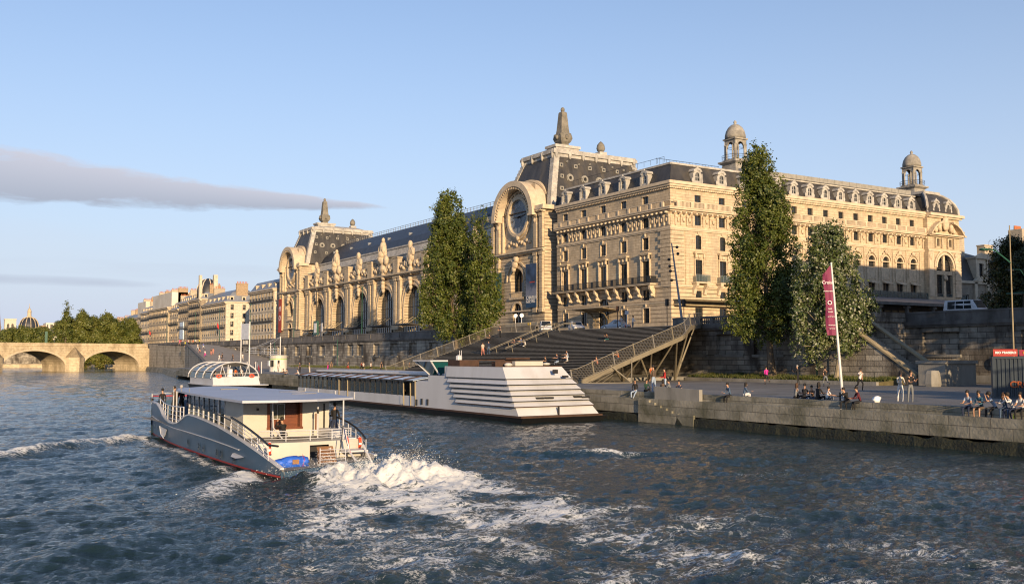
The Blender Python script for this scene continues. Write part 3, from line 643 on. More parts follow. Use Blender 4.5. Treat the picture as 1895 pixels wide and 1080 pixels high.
# ================================================================ STONE BRIDGE
dv = Vector((-46.8, -18)).normalized(); pv = Vector((-dv.y, dv.x))      # pv points away from the camera? checked below
if pv.y < 0: pv = -pv
def TB(p): return (68 + dv.x * p[0] - pv.x * p[1], 358 + dv.y * p[0] - pv.y * p[1], p[2])   # v>0 towards the viewer
stone('bridge_stone', (.62, .52, .36), (.54, .45, .31), (.38, .30, .2), .55, 1.4, .02, stain=(.28, .22, .14), stain_thr=(.47, .70), sscale=.25, streak=.5)
mat('cap_stone', (.24, .19, .12), .9, var=.3)
o = empty('stone_bridge', TB((23, -7, 0)), 0, 'sunlit stone arch bridge with pointed piers across the river', 'bridge'); l = tuple(-c for c in TB((23, -7, 0)))
arches = [(0.2, 20.8), (26.6, 47.2), (53, 75), (81, 101.6), (107.5, 128)]
for side in (0, -15):
    mb = MB(TB); mb.wall(-6, 150, -.5, 8.3, [(a, b, -.5, 1.2, 5.4 + (.4 if 30 < a < 100 else 0)) for a, b in arches], side, 15 if side == 0 else .01, 18); mb.build('arch_wall', 'bridge_stone', o, l)
mb = MB(TB); mb.box(-6, 150, -15.2, .22, 8.3, 8.6); mb.box(-6, 150, -.25, .12, 8.603, 9.1); mb.box(-6, 150, -.3, .2, 9.103, 9.25); mb.box(-6, 150, -15.1, -14.8, 8.603, 9.25); mb.build('parapet', 'bridge_stone', o, l)
mb = MB(TB)
for a, b in arches:
    uc = (a + b) / 2; r = (b - a) / 2; mb.ring(uc, 1.2, r, r + .75, 0, .12, n=18, ez=5.5 / r)
mb.build('arch_ring', 'cornice', o, l)
for u in (23.7, 50.1, 78., 104.5):
    mb = MB(TB)
    mb.prism([(u - 3, 0, -1), (u - 2.6, 1.6, -1), (u, 3.4, -1), (u + 2.6, 1.6, -1), (u + 3, 0, -1)], (0, 0, 5.6)); 
    mb.c = 1
    for p, q in (((u - 3, 0), (u - 2.6, 1.6)), ((u - 2.6, 1.6), (u, 3.4)), ((u, 3.4), (u + 2.6, 1.6)), ((u + 2.6, 1.6), (u + 3, 0))): mb.poly((*p, 4.62), (*q, 4.62), (u, .05, 8.1))
    mb.build('pier', ['bridge_stone', 'cap_stone'], o, l)
# second, lower bridge seen through the arches
TF = lambda p: (150 - p[0] * .97, 700 - p[1], p[2])
mb = MB(TF); mb.wall(0, 260, -.5, 7.6, [(20, 62, -.5, .8, 4.6), (70, 112, -.5, .8, 4.6), (120, 162, -.5, .8, 4.6)], 0, 12, 16); mb.box(0, 260, -12, .4, 7.603, 8.5)
tag(mb.build('distant_bridge', 'bridge_stone'), 'pale low bridge glimpsed through the left arch of the stone bridge', 'bridge')
mb = MB(); mb.box(20, 66, 478, 499, -.5, 1.6); mb.box(66.2, 79, 440, 499, -.5, 1.4); struct(mb, 'low_landing', 'bridge_stone')
glassmat('cabglass', (.03, .05, .06), .05, clear=.35)
glassmat('balglass', (.1, .13, .14), .1, clear=.55)
# ================================================================ MUSEUM
X0, Y0, ZS = 95., 109.36, 8.5
TS = lambda p: (X0 - p[1], Y0 + p[0], p[2])          # river front: u runs upstream
TW = lambda p: (X0 + p[0], Y0 - p[1], p[2])          # west front: u runs away from the river
class BG:
    def __init__(s, name, loc, label, cat, group=None): s.o = empty(name, loc, 0, label, cat, group); s.l = tuple(-c for c in loc); s.loc = loc; s.cache = {}
    def add(s, mb, name, mats): return mb.build(name, mats, s.o, s.l)
    def put(s, name, me, p): return inst(name, me, s.o, tuple(a - b for a, b in zip(p, s.loc)))
_wc = {}
def window_mesh(T, key, wd, h, rise=0, bars=(1, 2), mats=('frame_dark', 'glass'), fr=.07, deep=0.):
    k = (key, wd, h, rise, bars, mats)
    if k in _wc: return _wc[k]
    mb = MB(T); a, b = -wd / 2, wd / 2; mb.c = 1; d = -deep
    if rise: mb.F([mb.P((x, d, z)) for x, z in [(a, 0), (b, 0)] + [(b * math.cos(t), h + rise * math.sin(t)) for t in [math.pi * i / 10 for i in range(11)]]])
    else: mb.poly((a, d, 0), (b, d, 0), (b, d, h), (a, d, h))
    mb.c = 0; top = h
    mb.box(a, a + fr, d, d + .07, 0, top); mb.box(b - fr, b, d, d + .07, 0, top); mb.box(a + fr, b - fr, d, d + .07, 0, fr); 
    if not rise: mb.box(a + fr, b - fr, d, d + .07, h - fr, h)
    else: mb.ring(0, h, b - fr, b, d, d + .07, n=10, ez=rise / b); mb.box(a + fr, b - fr, d, d + .065, h - fr / 2, h + fr / 2)
    nx, nz_ = bars
    for i in range(1, nx + 1):
        x = a + wd * i / (nx + 1); mb.box(x - fr * .4, x + fr * .4, d + .005, d + .06, fr, (h + rise * math.sqrt(max(0, 1 - (x / b) ** 2)) - .02) if rise else h - fr)
    for i in range(1, nz_ + 1):
        z = h * i / (nz_ + 1); mb.box(a + fr, b - fr, d + .008, d + .055, z - fr * .35, z + fr * .35)
    _wc[k] = mb.mesh('window', list(mats)); return _wc[k]
TSl = lambda p: (-p[1], p[0], p[2]); TWl = lambda p: (p[0], -p[1], p[2])
M_ = BG('museum_building', (X0, Y0, ZS), 'huge cream stone museum with two clock pavilions and slate roofs', 'museum')
# ---- bay layout (u, z are metres; rows are (bottom, top, width, rise))
SB = [5.75 + 5.35 * k for k in range(5)]                     # hotel bays on the river front
WB = [5.42, 10.35, 15.3] + [22.9 + 3.77 * k for k in range(10)]   # bays on the west front
ROWS = [(9.85, 12.1, 1.5, 0), (13.3, 14.9, 1.45, 0), (15.95, 19.3, 1.7, 0), (21.05, 22.85, 1.4, 0), (24.4, 25.9, 1.3, 0), (27.75, 29.2, 1.35, 0)]
def winrow(T, Tl, us, rows, tag_, skip=(), mats=('frame_dark', 'glass')):
    for j, (a, b, wd, rise) in enumerate(rows):
        for u in us:
            if (round(u, 2), j) in skip: continue
            M_.put('window', window_mesh(Tl, tag_, wd, b - a - rise, rise, (1, 2 if b - a > 2 else 1), mats), T((u, -.24, a)))
def holes(us, rows, skip=()):
    return [(u - wd / 2, u + wd / 2, a, b - rise, rise) for j, (a, b, wd, rise) in enumerate(rows) for u in us if (round(u, 2), j) not in skip]
# ---- hotel: river front
UL = 29.6
door = (12.3 + 4.15 - .0, )
skipS = {(round(SB[2], 2), 0), (round(SB[2], 2), 1)}
mb = MB(TS); hs = holes(SB, ROWS, skipS)
lo = [h for h in hs if h[2] < 15.5] + [(SB[2] - 1.35, SB[2] + 1.35, 8.6, 12.7, 1.35)]; hi = [h for h in hs if h[2] > 15.5]
mb.c = 1; mb.wall(0, UL, 8.5, 15.3, lo, 0, .35); mb.c = 0; mb.wall(0, UL, 15.3, 31., hi, 0, .35)
M_.add(mb, 'river_wall', ['ashlar', 'rusticated'])
winrow(TS, TSl, SB, ROWS, 'S', skipS)
mb = MB(TSl); mb.c = 1; mb.box(-1.3, 1.3, -.35, -.3, 0, 5.3); mb.c = 0
for x in (-1.3, -.65, 0, .65, 1.3): mb.box(x - .06, x + .06, -.3, -.2, 0, 5.3)
for z in (2.4, 4.1): mb.box(-1.3, 1.3, -.29, -.18, z - .08, z + .08)
M_.put('door', mb.mesh('door', ['iron', 'glass']), TS((SB[2], 0, 8.6)))
# rusticated corner chains
mb = MB(TS)
for k in range(20):
    z = 15.4 + k * .62
    if z > 23.6: break
    mb.box(-.22, 2.7 if k % 2 else 2.1, -.02, .22, z, z + .56)
M_.add(mb, 'quoins', 'ashlar'); mb = MB(TS)
for k in range(13): z = 15.4 + k * .62; mb.box(UL - (1.6 if k % 2 else 1.), UL, -.02, .16, z, z + .56)
M_.add(mb, 'quoins', 'ashlar'); mb = MB(TW)
for k in range(14):
    z = 15.4 + k * .62
    mb.box(.005, 2.5, -.02, .21, z, z + .56); mb.box(2.75, 2.78, -.02, .1, z, z + .6)
M_.add(mb, 'quoins', 'ashlar')
def cornices(T, u0, u1, wrap=True):
    a = u0 - (.9 if wrap else -.01) if wrap else u0
    out = []
    mb = MB(T); w_ = lambda v: (u0 - v if wrap else u0 + .006)
    mb.box(w_(.18), u1, -.02, .18, 15.15, 15.42); mb.box(w_(.12), u1, -.02, .12, 12.75, 12.95)
    mb.box(w_(.25), u1, -.02, .25, 23.75, 23.95); mb.box(w_(.14), u1, -.02, .14, 23.55, 23.747)
    mb.box(w_(.45), u1, -.02, .45, 26.3, 26.52); mb.box(w_(.85), u1, -.02, .85, 26.523, 26.75); mb.box(w_(.95), u1, -.02, .95, 26.753, 26.86)
    mb.box(w_(.3), u1, -.02, .3, 29.75, 30.05); mb.box(w_(.55), u1, -.02, .55, 30.053, 30.35); mb.box(w_(.75), u1, -.02, .75, 30.353, 30.65); mb.box(w_(.72), u1, -.02, .72, 30.653, 30.82)
    M_.add(mb, 'cornice', 'cornice')
    mb = MB(T); u = u0 + .2
    while u < u1 - .2: mb.box(u, u + .28, .0, .8, 26.02, 26.297); u += 1.05
    u = u0 + .1
    while u < u1: mb.box(u, u + .16, 0, .38, 30.056 - .3, 30.05); u += .4
    M_.add(mb, 'cornice_moulding', 'cornice')
    mb = MB(T); mb.box(w_(.85), u1, .62, .85, 27.72, 27.85); mb.box(w_(.84), u1, .6, .84, 26.865, 26.95); u = u0 + .6
    while u < u1 - .4: mb.box(u, u + .5, .64, .87, 26.95, 27.72); mb.box(u + .09, u + .41, .87, .9, 27.05, 27.6); u += 2.67
    u = u0 + 1.2
    while u < u1: mb.box(u, u + .13, .66, .79, 26.95, 27.72); u += .26
    M_.add(mb, 'balustrade', 'cornice')
cornices(TS, 0, UL)
# frieze ornaments: swags and consoles between the frieze windows
def frieze(T, us, u0, u1, mname='carved'):
    mb = MB(T); us_ = sorted(us); edges = [u0] + us_ + [u1]
    for a, b in zip(edges, edges[1:]):
        a2 = a + (1.0 if a in us_ else .3); b2 = b - (1.15 if b in us_ else .3)
        n = max(1, int((b2 - a2) / .95))
        for i in range(n + 1):
            u = a2 + (b2 - a2) * i / n
            mb.box(u - .13, u + .13, 0, .2, 24.3, 25.9); mb.box(u - .19, u + .19, 0, .3, 25.5, 25.9)
            if i < n:
                c = a2 + (b2 - a2) * (i + .5) / n
                mb.blob((c, .1, 25.15), (.24, .14, .36), 7, 5, .2, 3)
                for t in (-1, 0, 1): mb.blob((c + .2 * t, .08, 25.42 - .22 * (1 - abs(t))), (.12, .1, .1), 5, 4, .1)
    M_.add(mb, 'frieze_carving', mname)
frieze(TS, SB, 0, UL)
# window surrounds
def surround(mb, u, a, b, wd, top=.25, side=.2, v=.12, hood=0):
    mb.box(u - wd / 2 - side, u - wd / 2, -.01, v, a, b + top); mb.box(u + wd / 2, u + wd / 2 + side, -.01, v, a, b + top)
    mb.box(u - wd / 2, u + wd / 2, -.01, v, b, b + top)
    if hood:
        w2 = wd / 2 + .42
        mb.box(u - w2 + .15, u - wd / 2 - side - .02, -.01, .24, a, b + .9); mb.box(u + wd / 2 + side + .02, u + w2 - .15, -.01, .24, a, b + .9)
        mb.box(u - w2 + .15, u + w2 - .15, -.01, .2, b + top + .003, b + .9); mb.box(u - w2, u + w2, -.01, .55, b + .903, b + 1.06); mb.box(u - w2 - .06, u + w2 + .06, -.01, .62, b + 1.063, b + 1.16)
        mb.blob((u, .25, b + .5), (.3, .16, .35), 7, 5, .2); 
        for s in (-1, 1): mb.box(u + s * (w2 - .3) - .12, u + s * (w2 - .3) + .12, .2, .45, b + .3, b + .9)
for u in SB:
    mb = MB(TS)
    surround(mb, u, ROWS[2][0], ROWS[2][1], 1.7, side=.12, v=.08, hood=1); surround(mb, u, ROWS[3][0], ROWS[3][1], 1.4, side=.14, v=.08); mb.blob((u, .14, ROWS[3][1] + .4), (.22, .14, .3), 6, 5, .2)
    mb.box(u - .75, u + .75, -.01, .16, ROWS[3][0] - .16, ROWS[3][0] - .003); mb.box(u - .7, u + .7, -.01, .1, ROWS[5][1] + .003, ROWS[5][1] + .15)
    if u != SB[2]: surround(mb, u, ROWS[0][0], ROWS[0][1], 1.5, v=.06, side=.12); mb.blob((u, .1, ROWS[0][1] + .42), (.16, .12, .3), 6, 5)
    M_.add(mb, 'window_surround', 'carved')
# long iron balcony on consoles
mb = MB(TS); mb.box(3.4, 29.5, -.01, 1.15, 15.55, 15.72); mb.box(3.3, 29.5, -.01, 1.25, 15.723, 15.8)
M_.add(mb, 'balcony', 'cornice')
mb = MB(TS); u = 3.45
mb.box(3.35, 29.4, 1.1, 1.16, 16.82, 16.88); mb.box(3.35, 29.4, 1.1, 1.14, 15.95, 15.99)
while u < 29.4: mb.box(u, u + .045, 1.1, 1.14, 15.8, 16.85); u += .17
for u in [SB[0] - 2.2, SB[0] + 1.6] + [b + s for b in SB[1:] for s in (-1.6, 1.4)]: mb.box(u, u + .55, 1.09, 1.17, 15.9, 16.8)
mb.box(3.35, 3.39, 0, 1.1, 15.8, 16.88)
M_.add(mb, 'balcony_railing', 'iron')
for b in SB:
    for s in (-1.85, 1.3):
        mb = MB(TSl); mb.prism([(-.2, 0, 0), (-.2, .35, .15), (-.2, .45, .6), (-.2, .95, 1.2), (-.2, 1.05, 1.8), (-.2, 0, 1.8)], (.4, 0, 0)); mb.blob((0, .45, .35), (.24, .25, .25), 7, 5)
        M_.put('console', mb.mesh('console', 'carved'), TS((b + s, 0, 13.72)))
# hotel glass porch over the door
mb = MB(TS); c = SB[2]
mb.hexa([(c - 4.2, .05, 12.0), (c + 4.2, .05, 12.0), (c + 4.2, 3.4, 12.35), (c - 4.2, 3.4, 12.35)], [(c - 4.2, .05, 12.12), (c + 4.2, .05, 12.12), (c + 4.2, 3.4, 12.5), (c - 4.2, 3.4, 12.5)])
for s in (-1.75, 1.75):
    mb.tube([(c + s, .4, 8.6), (c + s, .45, 10.6), (c + s, 1.2, 11.6), (c + s, 3.1, 12.3)], .1, 6)
    for z in (9.2, 9.9, 10.6, 11.2): mb.ring(c + s, z, .16, .26, .35, .45, 0, 2 * math.pi, 8)
M_.add(mb, 'porch', 'bronze')
# ---- west front
WL = 59.96; WE = 69.3
NB = WB[:3]; AB = WB[3:]                                   # corner block bays / arcade bays
PB = [62.85, 66.38]                                          # south pavilion windows
RW1 = [(9.0, 12.1, 1.5, 0), (13.6, 14.65, 1.2, 0), (16.1, 19.3, 1.55, 0), (20.9, 23.0, 1.3, .3), (24.5, 26.0, 1.25, 0), (27.9, 29.1, 1.25, 0)]
RW2 = [(9.0, 12.4, 2.2, 0), (16.1, 17.6, 1.6, 0), (20.3, 22.2, 1.7, .85), (24.6, 26.1, 1.25, 0), (28.0, 29.2, 1.25, 0)]
mb = MB(TW); h1 = holes(NB, RW1); h2 = holes(AB, RW2)
mb.c = 1; mb.wall(0, 18.2, 8.5, 15.3, [h for h in h1 if h[2] < 15.3], 0, .35); mb.c = 0; mb.wall(0, 18.2, 15.3, 31, [h for h in h1 if h[2] > 15.3], 0, .35)
mb.wall(18.2, WL, 8.5, 31, h2, -.35, .35)
mb.poly((18.2, 0, 8.5), (18.2, -.4, 8.5), (18.2, -.4, 31), (18.2, 0, 31))
M_.add(mb, 'west_wall', ['ashlar', 'rusticated'])
winrow(TW, TWl, NB, RW1, 'W1')
for j, (a, b, wd, rise) in enumerate(RW2):
    for u in AB:
        M_.put('window', window_mesh(TWl, 'W2', wd, b - a - rise, rise, (1, 1 if b - a < 2 else 2), ('frame_dark', 'glass')), TW((u, -.66, a)))
TW2 = lambda p: TW((p[0], p[1] - .35, p[2]))
_old = cornices
cornices(TW, 0, 18.5, wrap=False)
cornices(TW2, 18.51, WL + .3, wrap=False)
frieze(TW, NB, .6, 18.2); frieze(TW2, AB, 18.8, WL)
for u in NB:
    mb = MB(TW)
    surround(mb, u, RW1[2][0], RW1[2][1], 1.35, hood=1); surround(mb, u, RW1[3][0], RW1[3][1], 1.1, side=.14, v=.08, top=.15); mb.blob((u, .12, RW1[3][1] + .3), (.16, .1, .25), 6, 5)
    M_.add(mb, 'window_surround', 'carved')
for u in AB:
    mb = MB(TW2)
    mb.ring(u, 21.35, .86, 1.12, -.01, .14, n=10); mb.ring(u, 21.35, 1.3, 1.5, -.01, .2, n=10); mb.blob((u, .22, 23.0), (.5, .2, .42), 8, 5, .25); mb.blob((u - .6, .18, 22.7), (.3, .14, .2), 6, 5, .2); mb.blob((u + .6, .18, 22.7), (.3, .14, .2), 6, 5, .2)
    mb.box(u - 1.3, u - .86, -.01, .12, 17.9, 21.3); mb.box(u + .86, u + 1.3, -.01, .12, 17.9, 21.3); mb.box(u - .85, u + .85, -.01, .06, 18.2, 20.2)
    mb.hexa([(u - .95, 0, 17.62), (u + .95, 0, 17.62), (u + .95, .9, 17.4), (u - .95, .9, 17.4)], [(u - .95, 0, 17.95), (u + .95, 0, 17.95), (u + .95, .9, 17.5), (u - .95, .9, 17.5)])
    mb.box(u + 1.75, u + 1.85, -.01, .16, 15.5, 23.7); mb.box(u - 1.3, u + 1.3, -.01, .22, 21.2, 21.38)
    M_.add(mb, 'window_surround', 'carved')
# west balconies with glass screens on carved consoles
for u in NB:
    mb = MB(TWl); mb.c = 0; mb.box(-1.45, 1.45, 0, 1.1, -.2, 0)
    for s in (-1, 1): mb.prism([(s * 1.05 - .25, 0, -1.9), (s * 1.05 - .25, .3, -1.8), (s * 1.05 - .25, .5, -1.1), (s * 1.05 - .25, 1.0, -.5), (s * 1.05 - .25, 1.0, -.2), (s * 1.05 - .25, 0, -.2)], (.5, 0, 0))
    mb.c = 1
    for k in range(6): x = -1.4 + k * .56; mb.box(x - .02, x + .02, 1.0, 1.04, 0, 1.1)
    mb.box(-1.42, 1.42, 1.0, 1.05, 1.08, 1.12); mb.c = 2; mb.box(-1.4, 1.4, 1.01, 1.03, .08, 1.05)
    M_.put('balcony', mb.mesh('balcony', ['cornice', 'chrome', 'balglass']), TW((u, 0, 15.9)))



mat('clockglass', (.035, .055, .085), .15, var=.2); mat('clockpale', (.25, .30, .36), .5, var=.1); mat('hallpane', (.10, .10, .075), .25, var=.2)
# ---- mansard roofs and dormers of the hotel wing
def mansard(T, u0, u1, z0=30.84, z1=33.75, inset=1.5, dormers=(), DT=None, slate='slate'):
    mb = MB(T); mb.c = 0
    mb.poly((u0, -.05, z0), (u1, -.05, z0), (u1, -inset, z1), (u0 + (inset if u0 <= 0 else 0), -inset, z1))
    mb.c = 1; mb.box(u0 + (inset if u0 <= 0 else 0), u1, -inset - .3, -inset + .12, z1, z1 + .3)
    M_.add(mb, 'roof', [slate, 'zincstone'])
    return
def dormer_mesh(Tl, key, w_=1.9, h=1.9):
    mb = MB(Tl); mb.c = 0; r = .42
    mb.wall(-w_ / 2 + .25, w_ / 2 - .25, 0, h, [(-r, r, .3, 1.15, r)], .12, .2, 8)
    for s in (-1, 1): mb.box(*sorted((s * (w_ / 2 - .25), s * w_ / 2)), -1.2, .2, 0, h * .75); mb.blob((s * w_ / 2, .05, .35), (.2, .18, .4), 6, 5)
    for s in (-1, 1): mb.poly((s * (w_ / 2 - .25), .12, 0), (s * (w_ / 2 - .25), -1.4, 0), (s * (w_ / 2 - .25), -1.4, h), (s * (w_ / 2 - .25), .12, h))
    mb.ring(0, h - .35, .5, w_ / 2 - .02, -1.3, .26, .25, math.pi - .25, 8, .8); mb.blob((0, .1, h + .38), (.17, .17, .3), 6, 5); mb.box(-.12, .12, -.1, .2, h, h + .2)
    mb.c = 2; mb.poly((-.45, -.05, .3), (.45, -.05, .3), (.45, -.05, 1.6), (-.45, -.05, 1.6))
    mb.c = 1; mb.box(-.03, .03, -.05, .03, .3, 1.55); mb.box(-.42, .42, -.05, .025, .85, .9)
    return mb.mesh('dormer', ['zincstone', 'frame_white', 'glass'])
DS, DW = dormer_mesh(TSl, 'S'), dormer_mesh(TWl, 'W')
mansard(TS, 0, UL)
for u in [5.96, 11.3, 16.6, 22., 27.3]: M_.put('dormer', DS, TS((u, -.1, 31.0)))
mansard(TW, 0, 18.2); mansard(TW2, 18.2, WL)
for u in NB: M_.put('dormer', DW, TW((u, -.1, 31.0)))
for u in AB: M_.put('dormer', DW, TW2((u, -.1, 31.0)))
mb = MB(); 
mb.c = 1; mb.poly((X0 + 1.4, Y0 + 1.4, 34.02), (X0 + 66, Y0 + 1.6, 34.02), (X0 + 66, Y0 + 16, 34.6), (X0 + 18, Y0 + 16, 34.6), (X0 + 18, Y0 + 29, 34.6), (X0 + 1.4, Y0 + 29, 34.02))
mb.c = 0; mb.hexa([(X0 + 18, Y0 + 2.2, 33.6), (X0 + 60, Y0 + 2.2, 33.6), (X0 + 60, Y0 + 12, 33.6), (X0 + 18, Y0 + 12, 33.6)], [(X0 + 18, Y0 + 3.2, 35.1), (X0 + 60, Y0 + 3.2, 35.1), (X0 + 60, Y0 + 12, 35.6), (X0 + 18, Y0 + 12, 35.6)])
mb.hexa([(X0 + 6, Y0 + 8, 34), (X0 + 15, Y0 + 8, 34), (X0 + 15, Y0 + 20, 34), (X0 + 6, Y0 + 20, 34)], [(X0 + 6, Y0 + 9, 35.3), (X0 + 14, Y0 + 9, 35.6), (X0 + 14, Y0 + 20, 35.6), (X0 + 6, Y0 + 20, 35.3)])
M_.add(mb, 'roof', ['zinc', 'zincstone'])
mb = MB(); 
mb.box(X0 + 18.4, X0 + 60, Y0 + 2.7, Y0 + 2.8, 33.9, 35.1); [mb.box(X0 + 18.5 + k * 1.9, X0 + 18.58 + k * 1.9, Y0 + 2.66, Y0 + 2.7, 33.9, 35.14) for k in range(22)]; mb.c = 1
for x, y in [(X0 + 1.5 + .0, Y0 + 3 + 1.6 * k) for k in range(16)]: mb.tube([(x, y, 34.3), (x, y, 35.1)], .03, 4)
mb.tube([(X0 + 1.5, Y0 + 3, 35.1), (X0 + 1.5, Y0 + 28, 35.1)], .03, 4)
for k in range(20): mb.tube([(X0 + 5 + k * .7, Y0 + 9, 35.3), (X0 + 5 + k * .7, Y0 + 9, 36.3)], .03, 4)
mb.tube([(X0 + 5, Y0 + 9, 36.3), (X0 + 18.5, Y0 + 9, 36.3)], .035, 4)
M_.add(mb, 'roof_rail', ['oculus_zinc', 'iron'])
# ---- lantern turrets
def lantern(x, y):
    t = math.pi / 4; LS = lambda p: (x + (p[0] - x) * .74, y + (p[1] - y) * .74, p[2])
    mb = MB(LS); c = (x, y, 0); s = 1.414
    mb.lathe([(4.0, 33.6), (3.7, 34.4), (3.1, 35.6), (2.9, 36.1), (3.9, 36.4), (3.9, 36.65), (2.9, 36.66), (2.6, 37.0)], c, 4, ph=t + .0)
    for i in range(4):
        for dj in (-.0,):
            a = t + i * math.pi / 2; mb.lathe([(.42, 37.0), (.34, 37.2), (.32, 39.2), (.45, 39.4)], (x + 2.1 * math.cos(a), y + 2.1 * math.sin(a), 0), 8)
            for k in (-.55, .55):
                b = a + k * .55; mb.lathe([(.2, 37.0), (.18, 39.3)], (x + 2.0 * math.cos(b), y + 2.0 * math.sin(b), 0), 6)
    for i in range(4):
        rot = Matrix.Rotation(i * math.pi / 2, 4, 'Z')
        mb.T = lambda p, rot=rot: LS(tuple(rot @ Vector((p[0], -1.62 - p[1], p[2])) + Vector((x, y, 0)))); mb.wall(-1.75, 1.75, 39.0, 40.2, [(-.95, .95, 38.9, 39.0, .85)], 0, .3, 8); mb.T = LS
    mb.lathe([(2.75, 40.2), (2.75, 40.45), (2.45, 40.5)], c, 4, ph=t)
    mb.smooth = True; mb.lathe([(2.3, 40.5), (2.28, 41.0), (2.05, 41.7), (1.6, 42.3), (.9, 42.75), (.3, 42.9), (.28, 43.0), (.38, 43.15), (.3, 43.4), (.05, 43.6)], c, 4 if 0 else 16); mb.smooth = False
    M_.add(mb, 'lantern', 'weathered')
    mb = MB(LS); mb.tube([(x + 3.0 * math.cos(k * math.pi / 8), y + 3.0 * math.sin(k * math.pi / 8), 37.6) for k in range(17)], .035, 4, cap=False)
    mb.tube([(x + 3.0 * math.cos(k * math.pi / 8), y + 3.0 * math.sin(k * math.pi / 8), 37.2) for k in range(17)], .02, 4, cap=False)
    for k in range(24): a = k * math.pi / 12; mb.tube([(x + 2.9 * math.cos(a), y + 2.9 * math.sin(a), 36.6), (x + 3.0 * math.cos(a), y + 3.0 * math.sin(a), 37.6)], .025, 4)
    M_.add(mb, 'lantern_rail', 'iron')
lantern(114.2, 115.2); lantern(159.6, 115.0)
# ---- south pavilion of the west front, domed
mb = MB(TW); P0, P1 = WL, WE; um = (P0 + P1) / 2; V = .55
T5 = lambda p: TW((p[0], p[1] + V, p[2]))
mb = MB(T5)
hp = [(u - .55, u + .55, 24.8, 26.15) for u in PB] + [(u - .5, u + .5, 28.3, 29.2) for u in PB] + [(um - 2.35, um + 2.35, 15.6, 20.9, 2.35)]
mb.wall(P0, P1, 8.5, 31, hp, 0, .5); mb.poly((P0, 0, 8.5), (P0, -1, 8.5), (P0, -1, 31), (P0, 0, 31)); mb.poly((P1, 0, 8.5), (P1, -40, 8.5), (P1, -40, 31), (P1, 0, 31))
M_.add(mb, 'west_wall', 'ashlar')
mb = MB(T5)
mb.box(P0, P1 + .2, -.01, .2, 23.75, 24.1); mb.box(P0, P1 + .5, -.01, .5, 26.5, 26.7); mb.box(P0, P1 + .9, -.01, .95, 26.703, 26.95); mb.box(P0, P1 + .4, -.01, .4, 29.9, 30.2); mb.box(P0, P1 + .7, -.01, .75, 30.203, 30.7)
mb.box(P0 + .1, P0 + 1.4, -.01, .16, 15.6, 23.7); mb.box(P1 - 1.4, P1 - .1, -.01, .16, 15.6, 23.7)
for k in range(13): mb.box(P1 - 1.7, P1 + .02, -.01, .22, 15.6 + k * .62, 16.14 + k * .62)
mb.ring(um, 20.9, 2.35, 2.75, -.01, .25, n=16); mb.ring(um, 20.9, 2.95, 3.2, -.01, .3, n=16)
M_.add(mb, 'cornice', 'cornice')
mb = MB(T5)  # broken pediment with cartouche
for s in (-1, 1):
    pts = [(um + s * x, z) for x, z in ((1.5, 29.3), (2.6, 29.0), (3.8, 28.2), (4.9, 27.0))]
    for (a, za), (b, zb) in zip(pts, pts[1:]): mb.hexa([(a, 0, za - .35), (b, 0, zb - .35), (b, 1.1, zb - .35), (a, 1.1, za - .35)], [(a, 0, za), (b, 0, zb), (b, 1.1, zb), (a, 1.1, za)])
    mb.blob((um + s * 1.7, .4, 28.2), (.5, .4, .9), 8, 6, .2); mb.blob((um + s * 2.6, .3, 27.7), (.5, .3, .5), 8, 6, .2); mb.blob((um + s * 4.1, .15, 22.9), (.4, .2, .8), 7, 6, .2)
mb.blob((um, .45, 28.9), (.95, .5, 1.3), 10, 7, .1); mb.blob((um, .4, 30.3), (.5, .4, .4), 8, 6, .2); mb.blob((um, .2, 17.9 + 1.1), (.5, .3, .5), 8, 6, .2)
for u in PB: 
    for s in (-1, 1): mb.box(u + s * .9 - .14, u + s * .9 + .14, 0, .4, 24.5, 26.3)
mb.box(um - 2.3, um + 2.3, -.4, -.05, 19.6, 20.3); mb.box(um - .3, um + .3, -.4, .0, 15.6, 20.2); mb.box(um - .28, um + .28, -.4, -.08, 20.3, 23.1)
M_.add(mb, 'carving', 'carved')
for s in (-1, 1): M_.put('window', window_mesh(TWl, 'PV', 1.5, 4.0, 0, (1, 3)), T5((um + s * 1.25, -.45, 15.6)))
for s in (-1, 1): M_.put('window', window_mesh(TWl, 'PV2', 1.25, 1.1, .6, (1, 1)), T5((um + s * 1.1, -.45, 20.6)))
for u in PB: M_.put('window', window_mesh(TWl, 'PV3', 1.1, 1.35, 0, (1, 1)), T5((u, -.4, 24.8))); M_.put('window', window_mesh(TWl, 'PV4', 1.0, .9, 0, (1, 1)), T5((u, -.4, 28.3)))
# dome roof: square plan, curved profile with stone ribs
mb = MB(); cx_, cy_, hw = X0 + um, Y0 + 4.0, 4.6
prof = [(0, 30.75), (.12, 31.8), (.5, 32.8), (1.1, 33.7), (1.9, 34.4), (2.6, 34.8)]
for (i0, z0), (i1, z1) in zip(prof, prof[1:]):
    q0 = [(cx_ - hw + i0, cy_ - hw + i0), (cx_ + hw - i0, cy_ - hw + i0), (cx_ + hw - i0, cy_ + hw - i0), (cx_ - hw + i0, cy_ + hw - i0)]
    q1 = [(cx_ - hw + i1, cy_ - hw + i1), (cx_ + hw - i1, cy_ - hw + i1), (cx_ + hw - i1, cy_ + hw - i1), (cx_ - hw + i1, cy_ + hw - i1)]
    for j in range(4): a, b = q0[j], q0[(j + 1) % 4]; c, d = q1[(j + 1) % 4], q1[j]; mb.poly((*a, z0), (*b, z0), (*c, z1), (*d, z1))
mb.c = 1; mb.box(cx_ - 2.4, cx_ + 2.4, cy_ - 2.4, cy_ + 2.4, 34.7, 35.2)
for sx_, sy_ in ((-1, -1), (1, -1), (1, 1), (-1, 1)): mb.tube([(cx_ + sx_ * (hw - i), cy_ + sy_ * (hw - i), z) for i, z in prof], .3, 6)
M_.add(mb, 'roof', ['slate', 'zincstone'])
